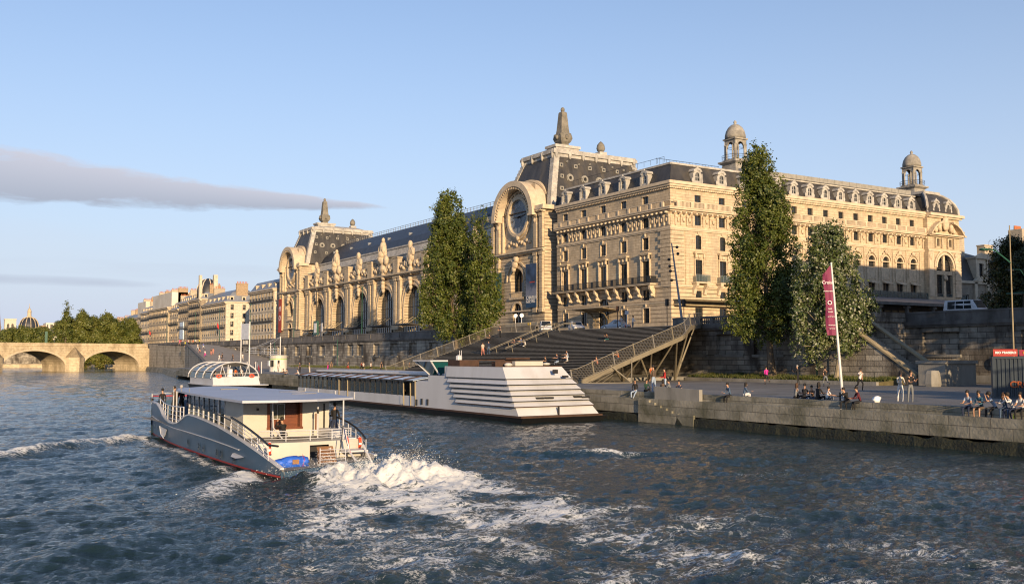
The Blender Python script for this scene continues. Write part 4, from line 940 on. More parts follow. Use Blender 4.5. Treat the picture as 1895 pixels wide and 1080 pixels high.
for u in PB: M_.put('dormer', DW, T5((u, -.2, 31.0)))
# ---- long glazed awning along the west front, small one at the corner block
mb = MB(TW); A0, A1 = 22.4, 71.
mb.c = 0; mb.hexa([(A0, .0, 15.0), (A1, .0, 15.0), (A1, 8.5, 13.45), (A0, 8.5, 13.45)], [(A0, .0, 15.12), (A1, .0, 15.12), (A1, 8.5, 13.6), (A0, 8.5, 13.6)])
mb.c = 1
u = A0
while u <= A1: mb.hexa([(u, .1, 14.7), (u + .1, .1, 14.7), (u + .1, 8.4, 13.2), (u, 8.4, 13.2)], [(u, .1, 14.98), (u + .1, .1, 14.98), (u + .1, 8.4, 13.44), (u, 8.4, 13.44)]); u += 1.88
mb.box(A0, A1, 8.4, 8.55, 13.15, 13.62); mb.box(A0, A1, 5.0, 5.15, 13.55, 13.8)
for k in range(8): u = A0 + .4 + k * 6.9; mb.box(u, u + .4, 7.6, 8.0, 8.5, 13.2); mb.box(u - .25, u + .65, 7.4, 8.2, 12.7, 13.2)
mb.c = 2; mb.box(A0, A1, .3, .34, 15.13, 16.1)
mb.c = 1; mb.box(A0, A1, .28, .36, 16.1, 16.16)
u = A0
while u <= A1: mb.box(u, u + .05, .28, .36, 15.13, 16.1); u += .94
M_.add(mb, 'awning', ['zinc', 'parapet', 'balglass'])
mb = MB(TW); mb.c = 0
u = A0 + .6
while u < A1 - 1.5: mb.c = 1; mb.poly((u, 3.4, 9.3), (u + 1.7, 3.4, 9.3), (u + 1.7, 3.4, 12.6), (u, 3.4, 12.6)); mb.c = 0; mb.box(u - .18, u, 3.3, 3.5, 8.5, 12.9); u += 1.88
mb.box(A0, A1, 3.35, 3.55, 12.6, 13.3); mb.box(A0, A1, 3.3, 3.5, 8.5, 9.3)
M_.add(mb, 'glazed_entrance', ['iron', 'hallpane'])
mb = MB(TW); mb.hexa([(.3, .0, 13.0), (18, .0, 13.0), (18, 2.8, 12.85), (.3, 2.8, 12.85)], [(.3, .0, 13.25), (18, .0, 13.25), (18, 3.2, 13.1), (-.3, 3.2, 13.1)])
mb.box(.4, 17.9, .05, 1.0, 12.3, 12.99)
M_.add(mb, 'awning', 'coping')
# ---- clock pavilions
def blobs(mb, lst, jit=.12):
    for c, r in lst: mb.blob(c, r, 9, 7, jit)
def seated(mb, u, z, s=1.):
    blobs(mb, [((u, .4, z + 2.6 * s), (1.9 * s, .5, 1.7 * s)), ((u + 1.5 * s, .4, z + .8 * s), (.9 * s, .6, 1.0 * s)), ((u - 1.6 * s, .4, z + .9 * s), (.9 * s, .6, 1.1 * s)), ((u, .5, z + 1.0 * s), (1.15 * s, .9, 1.1 * s)), ((u, .8, z + 2.2 * s), (1.1 * s, .9, .9 * s)), ((u, .4, z + 3.6 * s), (1.0 * s, .75, 1.5 * s)), ((u - .2 * s, .45, z + 5.3 * s), (.42 * s, .42, .55 * s)), ((u - .9 * s, .7, z + 3.2 * s), (.4 * s, .5, 1.0 * s)), ((u + .95 * s, .7, z + 3.0 * s), (.4 * s, .5, 1.1 * s)), ((u + .3 * s, 1.1, z + 1.5 * s), (.8 * s, .5, 1.0 * s))])
def urn(mb, u, z, s=1., v=.3):
    blobs(mb, [((u, v, z + .5 * s), (.55 * s, .5, .7 * s)), ((u, v, z + 1.7 * s), (.8 * s, .6, 1.1 * s)), ((u - .6 * s, v + .1, z + 2.2 * s), (.4 * s, .4, .7 * s)), ((u + .6 * s, v + .1, z + 1.4 * s), (.4 * s, .4, .8 * s)), ((u, v + .1, z + 3.2 * s), (.55 * s, .5, .7 * s))])
def pavilion(yc, banner=None):
    T = lambda p: (X0 - p[1], yc + p[0], p[2])
    W_ = 9.0; F = .9                                     # half width; face stands .9 m proud
    TF_ = lambda p: T((p[0], p[1] + F, p[2]))
    mb = MB(TF_); mb.c = 1
    mb.wall(-W_, W_, 8.5, 12.9, [(-1.6, 1.6, 8.6, 12.9, 0)], 0, .6)
    mb.wall(-W_, W_, 12.9, 23.5, [(-1.6, 1.6, 12.9, 13.0, 1.5), (-2.3, 2.3, 15.6, 18.6, 2.3)], 0, 1.3, 16)
    mb.c = 0; mb.wall(-W_, W_, 23.5, 31.2, [(-5.3, 5.3, 23.5, 31.2, 0)], 0, .5)
    mb.wall(-5.3, 5.3, 23.5, 36.0, [], -.5, .1)
    mb.c = 1
    for s in (-1, 1): mb.poly((s * W_, 0, 8.5), (s * W_, -3, 8.5), (s * W_, -3, 31.2), (s * W_, 0, 31.2))
    M_.add(mb, 'pavilion_wall', ['ashlar', 'rusticated'])
    # pilasters
    mb = MB(TF_)
    for a, b in ((-8.9, -7.9), (-7.0, -6.0), (6.0, 7.0), (7.9, 8.9)):
        mb = MB(TF_)
        mb.box(a, b, 0, .42, 13.2, 23.4); mb.box(a, b, .0, .42, 24.1, 30.2); mb.box(a - .12, b + .12, 0, .56, 22.7, 23.2); mb.box(a - .12, b + .12, 0, .56, 29.6, 30.1); mb.box(a - .1, b + .1, 0, .55, 12.6, 13.3)
        for k in range(16): mb.box(a + .06, b - .06, .421, .47, 13.5 + k * .56, 13.95 + k * .56)
        M_.add(mb, 'pilaster', 'ashlar')
    mb = MB(TF_)
    for v, a, b in ((.3, 12.9, 13.15), (.5, 23.3, 23.6), (.85, 23.603, 23.85)):
        mb.box(-W_ - v * .5, W_ + v * .5, -.01, v, a, b)
    for s in (-1, 1): mb.box(*sorted((s * 7.11, s * (W_ + .3))), -.01, .6, 30.3, 30.7)
    for s in (-1, 1): mb.box(*sorted((s * 7.0, s * (W_ + .9))), -2, 1.0, 30.703, 31.05); mb.box(*sorted((s * 7.1, s * (W_ + .7))), -2, .8, 31.053, 31.5)
    for s in (-1, 1):
        for k in range(5): mb.box(s * (7.3 + k * .45) - .1, s * (7.3 + k * .45) + .1, .4, .95, 30.42, 30.7)
    M_.add(mb, 'cornice', 'cornice')
    # great arched hood over the clock
    mb = MB(TF_); zc = 30.3
    mb.ring(0, zc, 6.0, 7.1, -4.5, 1.4, 0, math.pi, 28, .93); mb.ring(0, zc, 5.5, 6.0, -.4, 1.05, 0, math.pi, 28, .93); mb.ring(0, zc, 7.1, 7.5, -5.5, -2.2, 0, math.pi, 28, .95)
    for s in (-1, 1): mb.box(*sorted((s * 5.5, s * 7.1)), -.4, 1.4, 29.9, 30.3)
    M_.add(mb, 'clock_hood', 'cornice')
    mb = MB(TF_)
    for k in range(29):
        a = math.pi * (k + .5) / 29; c, s_ = math.cos(a), math.sin(a) * .93
        mb.hexa([((5.55) * c - .13 * s_, 1.051, zc + 5.55 * s_ + .13 * c), (5.55 * c + .13 * s_, 1.051, zc + 5.55 * s_ - .13 * c), (5.95 * c + .13 * s_, 1.051, zc + 5.95 * s_ - .13 * c), (5.95 * c - .13 * s_, 1.051, zc + 5.95 * s_ + .13 * c)], [((5.55) * c - .13 * s_, 1.3, zc + 5.55 * s_ + .13 * c), (5.55 * c + .13 * s_, 1.3, zc + 5.55 * s_ - .13 * c), (5.95 * c + .13 * s_, 1.3, zc + 5.95 * s_ - .13 * c), (5.95 * c - .13 * s_, 1.3, zc + 5.95 * s_ + .13 * c)])
    mb.ring(0, 30.4, 3.2, 3.75, -.5, .1, 0, 2 * math.pi, 32); mb.ring(0, 30.4, 3.75, 4.2, -.5, -.2, 0, 2 * math.pi, 32); mb.ring(0, 30.4, 4.7, 5.0, -.5, -.25, -.3, math.pi + .3, 28, .97)
    for k in range(11): a = math.pi * k / 10; mb.blob((4.45 * math.cos(a), -.4, 30.4 + 4.35 * math.sin(a)), (.28, .16, .28), 6, 5, .2)
    for k in range(9): mb.blob((-3.6 + .9 * k, -.35, 25.6 + .3 * math.sin(k * 2.1)), (.45, .25, .4), 7, 5, .25, k)
    mb.blob((0, .0, 26.5), (.6, .3, .5), 8, 6, .2)
    for s in (-1, 1):
        mb.box(s * 5.2 - .15, s * 5.2 + .15, -.5, .1, 24.2, 29.9)
        mb.blob((s * 6.4, .3, 29.0), (.45, .35, .5), 8, 6); mb.hexa([(s * 6.4 - .5, 0, 24.3), (s * 6.4 + .5, 0, 24.3), (s * 6.4 + .5, .35, 24.3), (s * 6.4 - .5, .35, 24.3)], [(s * 6.4 - .2, 0, 28.7), (s * 6.4 + .2, 0, 28.7), (s * 6.4 + .2, .3, 28.7), (s * 6.4 - .2, .3, 28.7)])
    # figure over the arch, arch rings
    mb.ring(0, 18.6, 2.3, 2.7, -.01, .2, n=18); mb.ring(0, 18.6, 3.3, 3.6, -.01, .28, n=18); blobs(mb, [((0, .6, 21.6), (.8, .5, .8)), ((-.5, .6, 22.5), (.6, .5, .55)), ((.3, .6, 20.8), (.5, .4, .6)), ((.7, .5, 22.3), (.6, .4, .4))], .2)
    mb.ring(0, 13.0, 1.6, 2.0, -.01, .15, n=10, ez=.95); mb.box(-2.5, 2.5, -.3, .35, 15.2, 15.58)
    k = -2.2
    while k < 2.3: mb.box(k, k + .14, -.2, .1, 15.6, 16.4); k += .3
    mb.box(-2.3, 2.3, -.22, .16, 16.4, 16.55)
    M_.add(mb, 'carving', 'carved')
    mb = MB(TF_); mb.c = 0; mb.poly((-2.3, -1.2, 15.6), (2.3, -1.2, 15.6), (2.3, -1.2, 20.95), (-2.3, -1.2, 20.95)); mb.poly((-1.6, -.5, 8.6), (1.6, -.5, 8.6), (1.6, -.5, 14.5), (-1.6, -.5, 14.5))
    mb.c = 1
    for x in (-1.55, -.8, 0, .8, 1.55): mb.box(x - .07, x + .07, -.5, -.38, 8.6, 14.4)
    for z in (10.6, 12.4): mb.box(-1.6, 1.6, -.49, -.36, z - .12, z + .12)
    for x in (-.8, .8): mb.box(x - .07, x + .07, -1.2, -1.05, 15.6, 20.8)
    M_.add(mb, 'door', ['glass', 'iron'])
    # clock
    root = T((0, F - .5, 30.4)); ck = MB(TSl); ck.c = 0; n = 40
    ck.F([ck.P((3.2 * math.cos(2 * math.pi * k / n), .05, 3.2 * math.sin(2 * math.pi * k / n))) for k in range(n)])
    ck.c = 1
    for k in range(12):
        a = math.pi / 6 * k
        for da, wd in ((-.12, .035), (0, .05), (.12, .035)):
            c, s_ = math.cos(a + da), math.sin(a + da); q = lambda r, w2: (r * c - w2 * s_ * r, .07, r * s_ + w2 * c * r)
            ck.poly(q(2.05, -wd), q(2.9, -wd), q(2.9, wd), q(2.05, wd))
    ck.ring(0, 0, 2.98, 3.18, .05, .10, 0, 2 * math.pi, 40); ck.ring(0, 0, 1.92, 1.98, .05, .09, 0, 2 * math.pi, 30); ck.ring(0, 0, .9, .95, .05, .09, 0, 2 * math.pi, 24)
    for k in range(24): a = math.pi / 12 * k; c, s_ = math.cos(a), math.sin(a); ck.poly((.3 * c - .015 * s_, .072, .3 * s_ + .015 * c), (1.95 * c - .02 * s_, .072, 1.95 * s_ + .02 * c), (1.95 * c + .02 * s_, .072, 1.95 * s_ - .02 * c), (.3 * c + .015 * s_, .072, .3 * s_ - .015 * c))
    co = M_.put('clock', ck.mesh('clock', ['clockglass', 'clockpale']), root)
    hd = MB(TSl)
    for a, ln, wd in ((R(180 + 3), 2.0, .2), (R(-6), 2.85, .14)):        # u grows to the left of the picture, so angles are mirrored
        pass
    for a, ln, wd in ((R(2), 2.1, .2), (R(172), 2.8, .15)):
        c, s_ = math.cos(a), math.sin(a)
        hd.hexa([(-.5 * c - wd * s_, .12, -.5 * s_ + wd * c), (-.5 * c + wd * s_, .12, -.5 * s_ - wd * c), (ln * c + .03 * s_, .12, ln * s_ - .03 * c), (ln * c - .03 * s_, .12, ln * s_ + .03 * c)], [(-.5 * c - wd * s_, .18, -.5 * s_ + wd * c), (-.5 * c + wd * s_, .18, -.5 * s_ - wd * c), (ln * c + .03 * s_, .18, ln * s_ - .03 * c), (ln * c - .03 * s_, .18, ln * s_ + .03 * c)])
    ho = hd.build('clock_hands', 'iron', co)
    # side body
    mb = MB(); mb.box(X0 + 1.2, X0 + 26, yc - W_ + .05, yc + W_ - .05, 8.5, 31.1); M_.add(mb, 'pavilion_wall', 'ashlar')
    # mansard of the pavilion
    bx0, bx1, by0, by1 = X0 + .7, X0 + 25, yc - W_ + .4, yc + W_ - .4; tx0, tx1, ty0, ty1 = X0 + 4.0, X0 + 22, yc - W_ + 3.9, yc + W_ - 3.9
    zb, zt = 31.5, 42.2
    def lerp(t, off=0.):
        k = t ** 1.18
        return (bx0 + (tx0 - bx0) * k - off, bx1 + (tx1 - bx1) * k + off, by0 + (ty0 - by0) * k - off, by1 + (ty1 - by1) * k + off, zb + (zt - zb) * t)
    mb = MB(); mb.c = 0; lv = [lerp(t / 6) for t in range(7)]
    for a, b in zip(lv, lv[1:]):
        qa = [(a[0], a[2]), (a[1], a[2]), (a[1], a[3]), (a[0], a[3])]; qb = [(b[0], b[2]), (b[1], b[2]), (b[1], b[3]), (b[0], b[3])]
        for j in range(4): mb.poly((*qa[j], a[4]), (*qa[(j + 1) % 4], a[4]), (*qb[(j + 1) % 4], b[4]), (*qb[j], b[4]))
    M_.add(mb, 'pavilion_roof', 'slate')
    mb = MB()
    for ix, iy in ((0, 2), (0, 3), (1, 2), (1, 3)):
        pts = []
        for t in range(7):
            q = lerp(t / 6, .12); pts.append((q[ix], q[iy], q[4]))
        for (a, b, c), (d_, e, f) in zip(pts, pts[1:]):
            sx_ = 1 if ix == 0 else -1; sy_ = 1 if iy == 2 else -1; w1 = 1.15
            mb.hexa([(a, b, c), (a + sx_ * w1, b, c), (a + sx_ * w1, b + sy_ * w1, c), (a, b + sy_ * w1, c)], [(d_, e, f), (d_ + sx_ * w1, e, f), (d_ + sx_ * w1, e + sy_ * w1, f), (d_, e + sy_ * w1, f)])
            for kk in range(3): tt = (kk + .5) / 3; mb.box(a + (d_ - a) * tt - .03 if sx_ > 0 else a + (d_ - a) * tt - w1, a + (d_ - a) * tt + (w1 if sx_ > 0 else .03), b + (e - b) * tt - (.03 if sy_ > 0 else w1), b + (e - b) * tt + (w1 if sy_ > 0 else .03), c + (f - c) * tt - .22, c + (f - c) * tt + .22)
    q = lerp(1.)
    mb.box(q[0] - .35, q[1] + .35, q[2] - .35, q[3] + .35, zt - .9, zt - .3); mb.box(q[0] - .7, q[1] + .7, q[2] - .7, q[3] + .7, zt - .297, zt + .25); mb.box(q[0] - .5, q[1] + .5, q[2] - .5, q[3] + .5, zt + .253, zt + .55)
    for k in range(7): xx = q[0] + (q[1] - q[0]) * k / 6; mb.blob((xx, q[2] - .55, zt - .4), (.35, .3, .9), 7, 6, .1)
    for k in range(4): yy = q[2] + (q[3] - q[2]) * k / 3; mb.blob((q[0] - .55, yy, zt - .4), (.3, .35, .9), 7, 6, .1)
    M_.add(mb, 'roof_cornice', 'zincstone')
    mb = MB()
    def ocu(x, z, r, big):
        t = (z - zb) / (zt - zb); y = by0 + (ty0 - by0) * t ** 1.18 - .05; 
        if big:
            mb.c = 0; mb.T = lambda p: (x + p[0], y - p[1], z + p[2]); mb.ring(0, 0, r * .55, r, -.8, .25, 0, 2 * math.pi, 14); mb.ring(0, 0, r * .95, r * 1.25, -.8, .12, 0, 2 * math.pi, 14)
            mb.c = 1; mb.F([mb.P((r * .6 * math.cos(a), .0, r * .6 * math.sin(a))) for a in [6.283 * i / 12 for i in range(12)]]); mb.T = ID
        else:
            mb.c = 0; mb.box(x - r, x + r, y - .25, y + .8, z - r, z + r); mb.c = 1; mb.box(x - r * .5, x + r * .5, y - .27, y - .2, z - r * .5, z + r * .5)
    for k in range(5): ocu(X0 + 6.0 + k * 3.3, 37.2, .62, True)
    for k in range(6): ocu(X0 + 4.6 + k * 3.2, 39.6, .36, False)
    for k in range(6): ocu(X0 + 3.6 + k * 3.4, 35.0, .36, False)
    for k in range(7): ocu(X0 + 6.1 + k * 2.6, 40.4 - (k % 2) * .3, .16, False)
    ocu(X0 + 4.2, 37.4, .36, False)
    M_.add(mb, 'roof_oculus', ['oculus_zinc', 'iron'])
    # crowning base, obelisk and pine cone
    mb = MB(); q = lerp(1.); c = (X0 + 10.5 - 1.2, yc, 0)
    mb.hexa([(q[0] + .6, q[2] + .5, zt + .5), (q[1] - .6, q[2] + .5, zt + .5), (q[1] - .6, q[3] - .5, zt + .5), (q[0] + .6, q[3] - .5, zt + .5)], [(q[0] + 4, yc - .8, zt + 1.7), (q[1] - 3, yc - .8, zt + 1.7), (q[1] - 3, yc + .8, zt + 1.7), (q[0] + 4, yc + .8, zt + 1.7)])
    mb.box(c[0] - 2.6, c[0] + 2.6, yc - 1.6, yc + 1.6, zt + .5, zt + 1.9); mb.box(c[0] - 2.9, c[0] + 2.9, yc - 1.8, yc + 1.8, zt + 1.903, zt + 2.4)
    mb.box(X0 + 17.5, X0 + 19.2, yc - .8, yc + .8, zt + .5, zt + 2.3)
    M_.add(mb, 'crowning_base', 'zincstone')
    mb = MB(); mb.lathe([(1.3, zt + 2.4), (1.1, zt + 2.9), (1.6, zt + 3.3), (1.9, zt + 3.9), (1.75, zt + 4.5), (1.35, zt + 4.9), (1.2, zt + 5.6), (.82, zt + 8.9), (.66, zt + 9.1), (.3, zt + 9.2)], c, 4, ph=math.pi / 4)
    for k in range(8): a = k * math.pi / 4; mb.blob((c[0] + 1.3 * math.cos(a), yc + 1.3 * math.sin(a), zt + 4.1 + .4 * (k % 2)), (.42, .42, .45), 7, 6, .2)
    mb.blob((c[0], yc, zt + 9.55), (.4, .4, .5), 10, 8); M_.add(mb, 'obelisk', 'obelisk_stone')
    mb = MB(); mb.smooth = True; mb.lathe([(.35, zt + 2.3), (.7, zt + 2.6), (.85, zt + 3.1), (.7, zt + 3.8), (.3, zt + 4.3), (.05, zt + 4.5)], (X0 + 18.3, yc, 0), 10); M_.add(mb, 'pine_cone_finial', 'obelisk_stone')
YC1, YC2 = 150.7, 276.4
pavilion(YC1); pavilion(YC2)
# ---- arcade of the train hall
AC = [167.1 + 14.82 * k for k in range(7)]; ZI, AR = 16.0, 4.5
UA, UB = YC1 + 9.0 - Y0, YC2 - 9.0 - Y0
mb = MB(TS); mb.c = 1
mb.wall(UA, UB, 8.5, 23.3, [(y - Y0 - AR, y - Y0 + AR, 12.0, ZI, AR + .2) for y in AC] , -.3, 1.0, 18)
M_.add(mb, 'river_wall', ['ashlar', 'rusticated'])
mb = MB(TS)
mb.box(UA, UB, -.4, .45, 23.3, 23.6); mb.box(UA, UB, -.4, .9, 23.603, 23.95); mb.box(UA, UB, -.9, .2, 23.953, 24.5); mb.box(UA, UB, -.9, .1, 24.503, 26.1); mb.box(UA, UB, -1, .3, 26.103, 26.35)
for k in range(8):
    u = (AC[0] - 7.41 + 14.82 * k) - Y0
    for s in (-1, 1):
        c_ = u + s * 1.05
        if UA + .1 < c_ < UB - .1: mb.box(c_ - .62, c_ + .62, -.3, .3, 12.9, 22.3); mb.box(c_ - .75, c_ + .75, -.3, .5, 22.303, 22.9); mb.box(c_ - .72, c_ + .72, -.3, .45, 12.0, 12.9)
    a, b = max(UA, u - 1.9), min(UB, u + 1.9)
    mb.box(a, b, -.3, .7, 11., 12.0); mb.box(a, b, -.35, .62, 22.903, 23.3); mb.box(u - 1.3, u + 1.3, -.5, .75, 23.96, 27.4) if UA < u - 1.4 and u + 1.4 < UB else None
    if UA < u - 1.4 and u + 1.4 < UB: mb.box(u - 1.5, u + 1.5, -.6, .9, 27.403, 27.7)
M_.add(mb, 'pier', 'ashlar')
mb = MB(TS)
for y in AC:
    u = y - Y0
    mb.ring(u, ZI, AR + .05, AR + .55, -.31, -.1, n=18, ez=1.09); mb.ring(u, ZI, AR + .9, AR + 1.25, -.31, .0, n=18, ez=1.08)
    for s in (-1, 1): mb.box(u + s * (AR + .3) - .25, u + s * (AR + .3) + .25, -.31, -.08, 12, ZI)
    blobs(mb, [((u, .4, 21.3), (.6, .5, .8)), ((u, .5, 22.2), (.75, .5, .5)), ((u, .35, 20.4), (.4, .4, .6))], .2)
M_.add(mb, 'arch_moulding', 'carved')
# tympanum glazing
for y in AC:
    mb = MB(TSl); mb.c = 1; n = 16; mb.F([mb.P(p) for p in [(-AR, 0, 0), (AR, 0, 0)] + [(AR * math.cos(math.pi * k / n), 0, ZI - 12 + (AR + .2) * math.sin(math.pi * k / n)) for k in range(n + 1)]])
    mb.c = 0
    for k in range(-3, 4): x = k * 1.17; mb.box(x - .06, x + .06, 0, .1, 0, ZI - 12 + (AR + .2) * math.sqrt(max(0, 1 - (x / AR) ** 2)))
    for z in (1.9, 4.1, 6.2): hw = AR * (1 if z < 4.1 else math.sqrt(max(0, 1 - ((z - 4.1) / (AR + .2)) ** 2))); mb.box(-hw, hw, 0, .09, z - .08, z + .08)
    M_.put('window', mb.mesh('window', ['iron', 'glass_hall']), TS((y - Y0, -1.28, 12.0)))
# statues and cartouches on the parapet
for k, y in enumerate(AC):
    mb = MB(TSl)
    if k % 2 == 1:
        blobs(mb, [((0, .3, -.9), (1.0, .6, 1.3)), ((0, .4, .6), (1.5, .8, 1.2)), ((-1.2, .3, .2), (.7, .5, .9)), ((1.2, .3, .2), (.7, .5, .9))], .2); seated(mb, 0, 1.4, 1.12)
    else: blobs(mb, [((0, .3, -.8), (.8, .5, 1.1))], .2); urn(mb, 0, .2, 1.45); blobs(mb, [((0, .2, 2.2), (1.6, .45, 1.5)), ((-1.3, .3, 3.3), (.5, .4, .9)), ((1.3, .3, 2.0), (.6, .4, 1.1))], .2)
    for s in (-1, 1):
        for i in range(4): mb.blob((s * (1.9 + i * 1.05), .15, .6 - .25 * i + (.5 if i % 2 else 0)), (.62, .4, .75 - .08 * i), 7, 5, .25, i)
    M_.put('statue', mb.mesh('statue', 'carved'), TS((y - Y0, .1, 25.0)))
# low glass canopies on struts over each bay
for y in AC:
    mb = MB(TSl); mb.c = 0; mb.hexa([(-4.6, 0, 3.2), (4.6, 0, 3.2), (4.6, 2.6, 3.35), (-4.6, 2.6, 3.35)], [(-4.6, 0, 3.35), (4.6, 0, 3.35), (4.6, 2.6, 3.6), (-4.6, 2.6, 3.6)])
    mb.c = 1
    for s in (-3.5, -1.2, 1.2, 3.5): mb.tube([(s, 2.4, 3.6), (s, 0, 5.2)], .07, 5)
    mb.c = 2; mb.box(-4.3, 4.3, -.3, -.2, 0, 3.1); mb.c = 1
    for k in range(8): mb.box(-4.3 + k * 1.2, -4.18 + k * 1.2, -.2, -.1, 0, 3.1)
    M_.put('canopy', mb.mesh('canopy', ['frame_dark', 'coping', 'glass']), TS((y - Y0, .2, 8.5)))
# hall roof
mb = MB(TS); mb.c = 0; U0_, U1_ = UA - 1, UB + 1
pr = [(-1.2, 26.2), (-1.3, 28.3), (-4, 29.2), (-4.6, 31.0), (-6.5, 33.6), (-10.5, 36.6), (-13, 37.9), (-20, 39.2), (-28, 37.9), (-36, 31)]
for i, ((v0, z0), (v1, z1)) in enumerate(zip(pr, pr[1:])):
    mb.c = 1 if i in (0, 1, 2) else 0; mb.poly((U0_, v0, z0), (U1_, v0, z0), (U1_, v1, z1), (U0_, v1, z1))
mb.c = 1; mb.box(U0_, U1_, -4.75, -4.3, 31.003, 31.35); mb.box(U0_, U1_, -4.2, -1.1, 28.3, 28.5)
M_.add(mb, 'hall_roof', ['slate_dark', 'zincstone'])
mb = MB(TS)
for k in range(9):
    u = U0_ + 5 + k * 12.5; mb.box(u, u + .5, -8.2, -7.4, 34.3, 35.0)
M_.add(mb, 'skylight', 'zinc')
mb = MB(TS); mb.box(U0_, U1_, -13.05, -12.95, 38.75, 38.82); mb.box(U0_, U1_, -13.05, -12.95, 38.3, 38.34); u = U0_
while u < U1_: mb.box(u, u + .07, -13.05, -12.95, 37.8, 38.8); u += 1.5
M_.add(mb, 'roof_rail', 'zinc')
mb = MB(); mb.box(X0 + 36, X0 + 70, Y0 + 18, 280, 8.5, 30); M_.add(mb, 'rear_block', 'ashlar')
# facade banners
mat('banner_blue', (.03, .06, .13), .7, var=.6, scale=.6, var2=(.18, .2, .27), thr=(.5, .62)); mat('banner_low', (.015, .055, .13), .7); mat('banner_red', (.42, .05, .02), .7); mat('banner_green', (.03, .09, .07), .7, var=.4)
mb = MB(TS); u0_, u1_ = 143.4 - Y0, 146.9 - Y0; mb.c = 0; mb.box(u0_, u1_, 1.45, 1.5, 15.6, 21.3); mb.c = 1; mb.box(u0_, u1_, 1.45, 1.5, 13.5, 15.597)
mb.c = 2; mb.box(u0_ + .6, u0_ + 2.2, 1.501, 1.51, 17.9, 18.1)
o = tag(mb.build('facade_banner', ['banner_blue', 'banner_low', 'banner_red']), 'tall dark blue exhibition banner beside the near clock pavilion door', 'banner')
text('CHARLES', .86, 'white', TS((u1_ - .12, 1.53, 15.25)), (R(90), 0, R(-90)), o, align='LEFT'); text('GLEYRE', .86, 'white', TS((u1_ - .12, 1.53, 14.6)), (R(90), 0, R(-90)), o, align='LEFT')
mb = MB(TS); mb.box(155.4 - Y0, 157.6 - Y0, 1.45, 1.5, 13.2, 20.5); tag(mb.build('facade_banner', 'banner_green'), 'dark green banner on the clock pavilion behind the poplar', 'banner')
mb = MB(TS); u0_ = YC2 + 6.2 - Y0; mb.box(u0_, u0_ + 2.6, 1.45, 1.5, 12., 22.); o = tag(mb.build('facade_banner', 'banner_red'), 'red vertical banner on the far clock pavilion', 'banner')
text('M', 2.2, 'white', TS((u0_ + 1.3, 1.53, 19.0)), (R(90), 0, R(-90)), o); text("O", 2.2, 'white', TS((u0_ + 1.3, 1.53, 16.2)), (R(90), 0, R(-90)), o)
# ================================================================ TREES
leafmat('leaf_poplar', (.04, .07, .013), (.115, .15, .024), (.19, .20, .04), .32, .45)
leafmat('leaf_white', (.055, .09, .025), (.13, .165, .045), (.50, .50, .40), .28, .6, .68)
leafmat('leaf_dark', (.018, .03, .010), (.045, .06, .014), (.08, .09, .02), .15, .5)
leafmat('leaf_far', (.07, .10, .02), (.15, .17, .035), (.2, .2, .045), .3, .25)  # lighter green puts sunshine into the colour of the far leaves
RV = (math.cos(R(YAW)), -math.sin(R(YAW)))
def leaves(mb, c, r, n, size, rn, sun=None):
    """n leaf-sized quads scattered through an ellipsoid, denser near its skin, tufted"""
    K = 16; tufts = max(1, n // K)
    for _ in range(tufts):
        while True:
            d = (rn.gauss(0, 1), rn.gauss(0, 1), rn.gauss(0, 1)); q = math.sqrt(d[0] ** 2 + d[1] ** 2 + d[2] ** 2)
            if q > .1: break
        k = rn.uniform(.6, 1.1) / q; o_ = (d[0] / q, d[1] / q, d[2] / q * .7 + .35); cx, cy, cz = c[0] + d[0] * k * r[0], c[1] + d[1] * k * r[1], c[2] + d[2] * k * r[2]
        g = size * rn.uniform(1.1, 2.0)
        for _ in range(K):
            x, y, z = cx + rn.gauss(0, g), cy + rn.gauss(0, g), cz + rn.gauss(0, g); s = size * rn.uniform(.6, 1.35)
            nx, ny, nz = o_[0] + rn.gauss(0, .45), o_[1] + rn.gauss(0, .45), o_[2] + rn.gauss(0, .45); l = math.sqrt(nx * nx + ny * ny + nz * nz) or 1; nx, ny, nz = nx / l, ny / l, nz / l
            ax, ay, az_ = rn.gauss(0, 1), rn.gauss(0, 1), rn.gauss(0, 1); dt = ax * nx + ay * ny + az_ * nz; ax, ay, az_ = ax - dt * nx, ay - dt * ny, az_ - dt * nz; l = math.sqrt(ax * ax + ay * ay + az_ * az_) or 1; u = (ax / l * s, ay / l * s, az_ / l * s)
            w_ = ((ny * u[2] - nz * u[1]) * .7, (nz * u[0] - nx * u[2]) * .7, (nx * u[1] - ny * u[0]) * .7)
            i = len(mb.v)
            mb.v += [(x - u[0], y - u[1], z - u[2]), (x + w_[0], y + w_[1], z + w_[2]), (x + u[0], y + u[1], z + u[2]), (x - w_[0], y - w_[1], z - w_[2])]
            mb.f.append([i, i + 1, i + 2, i + 3]); mb.m.append(0); mb.sm.append(False)
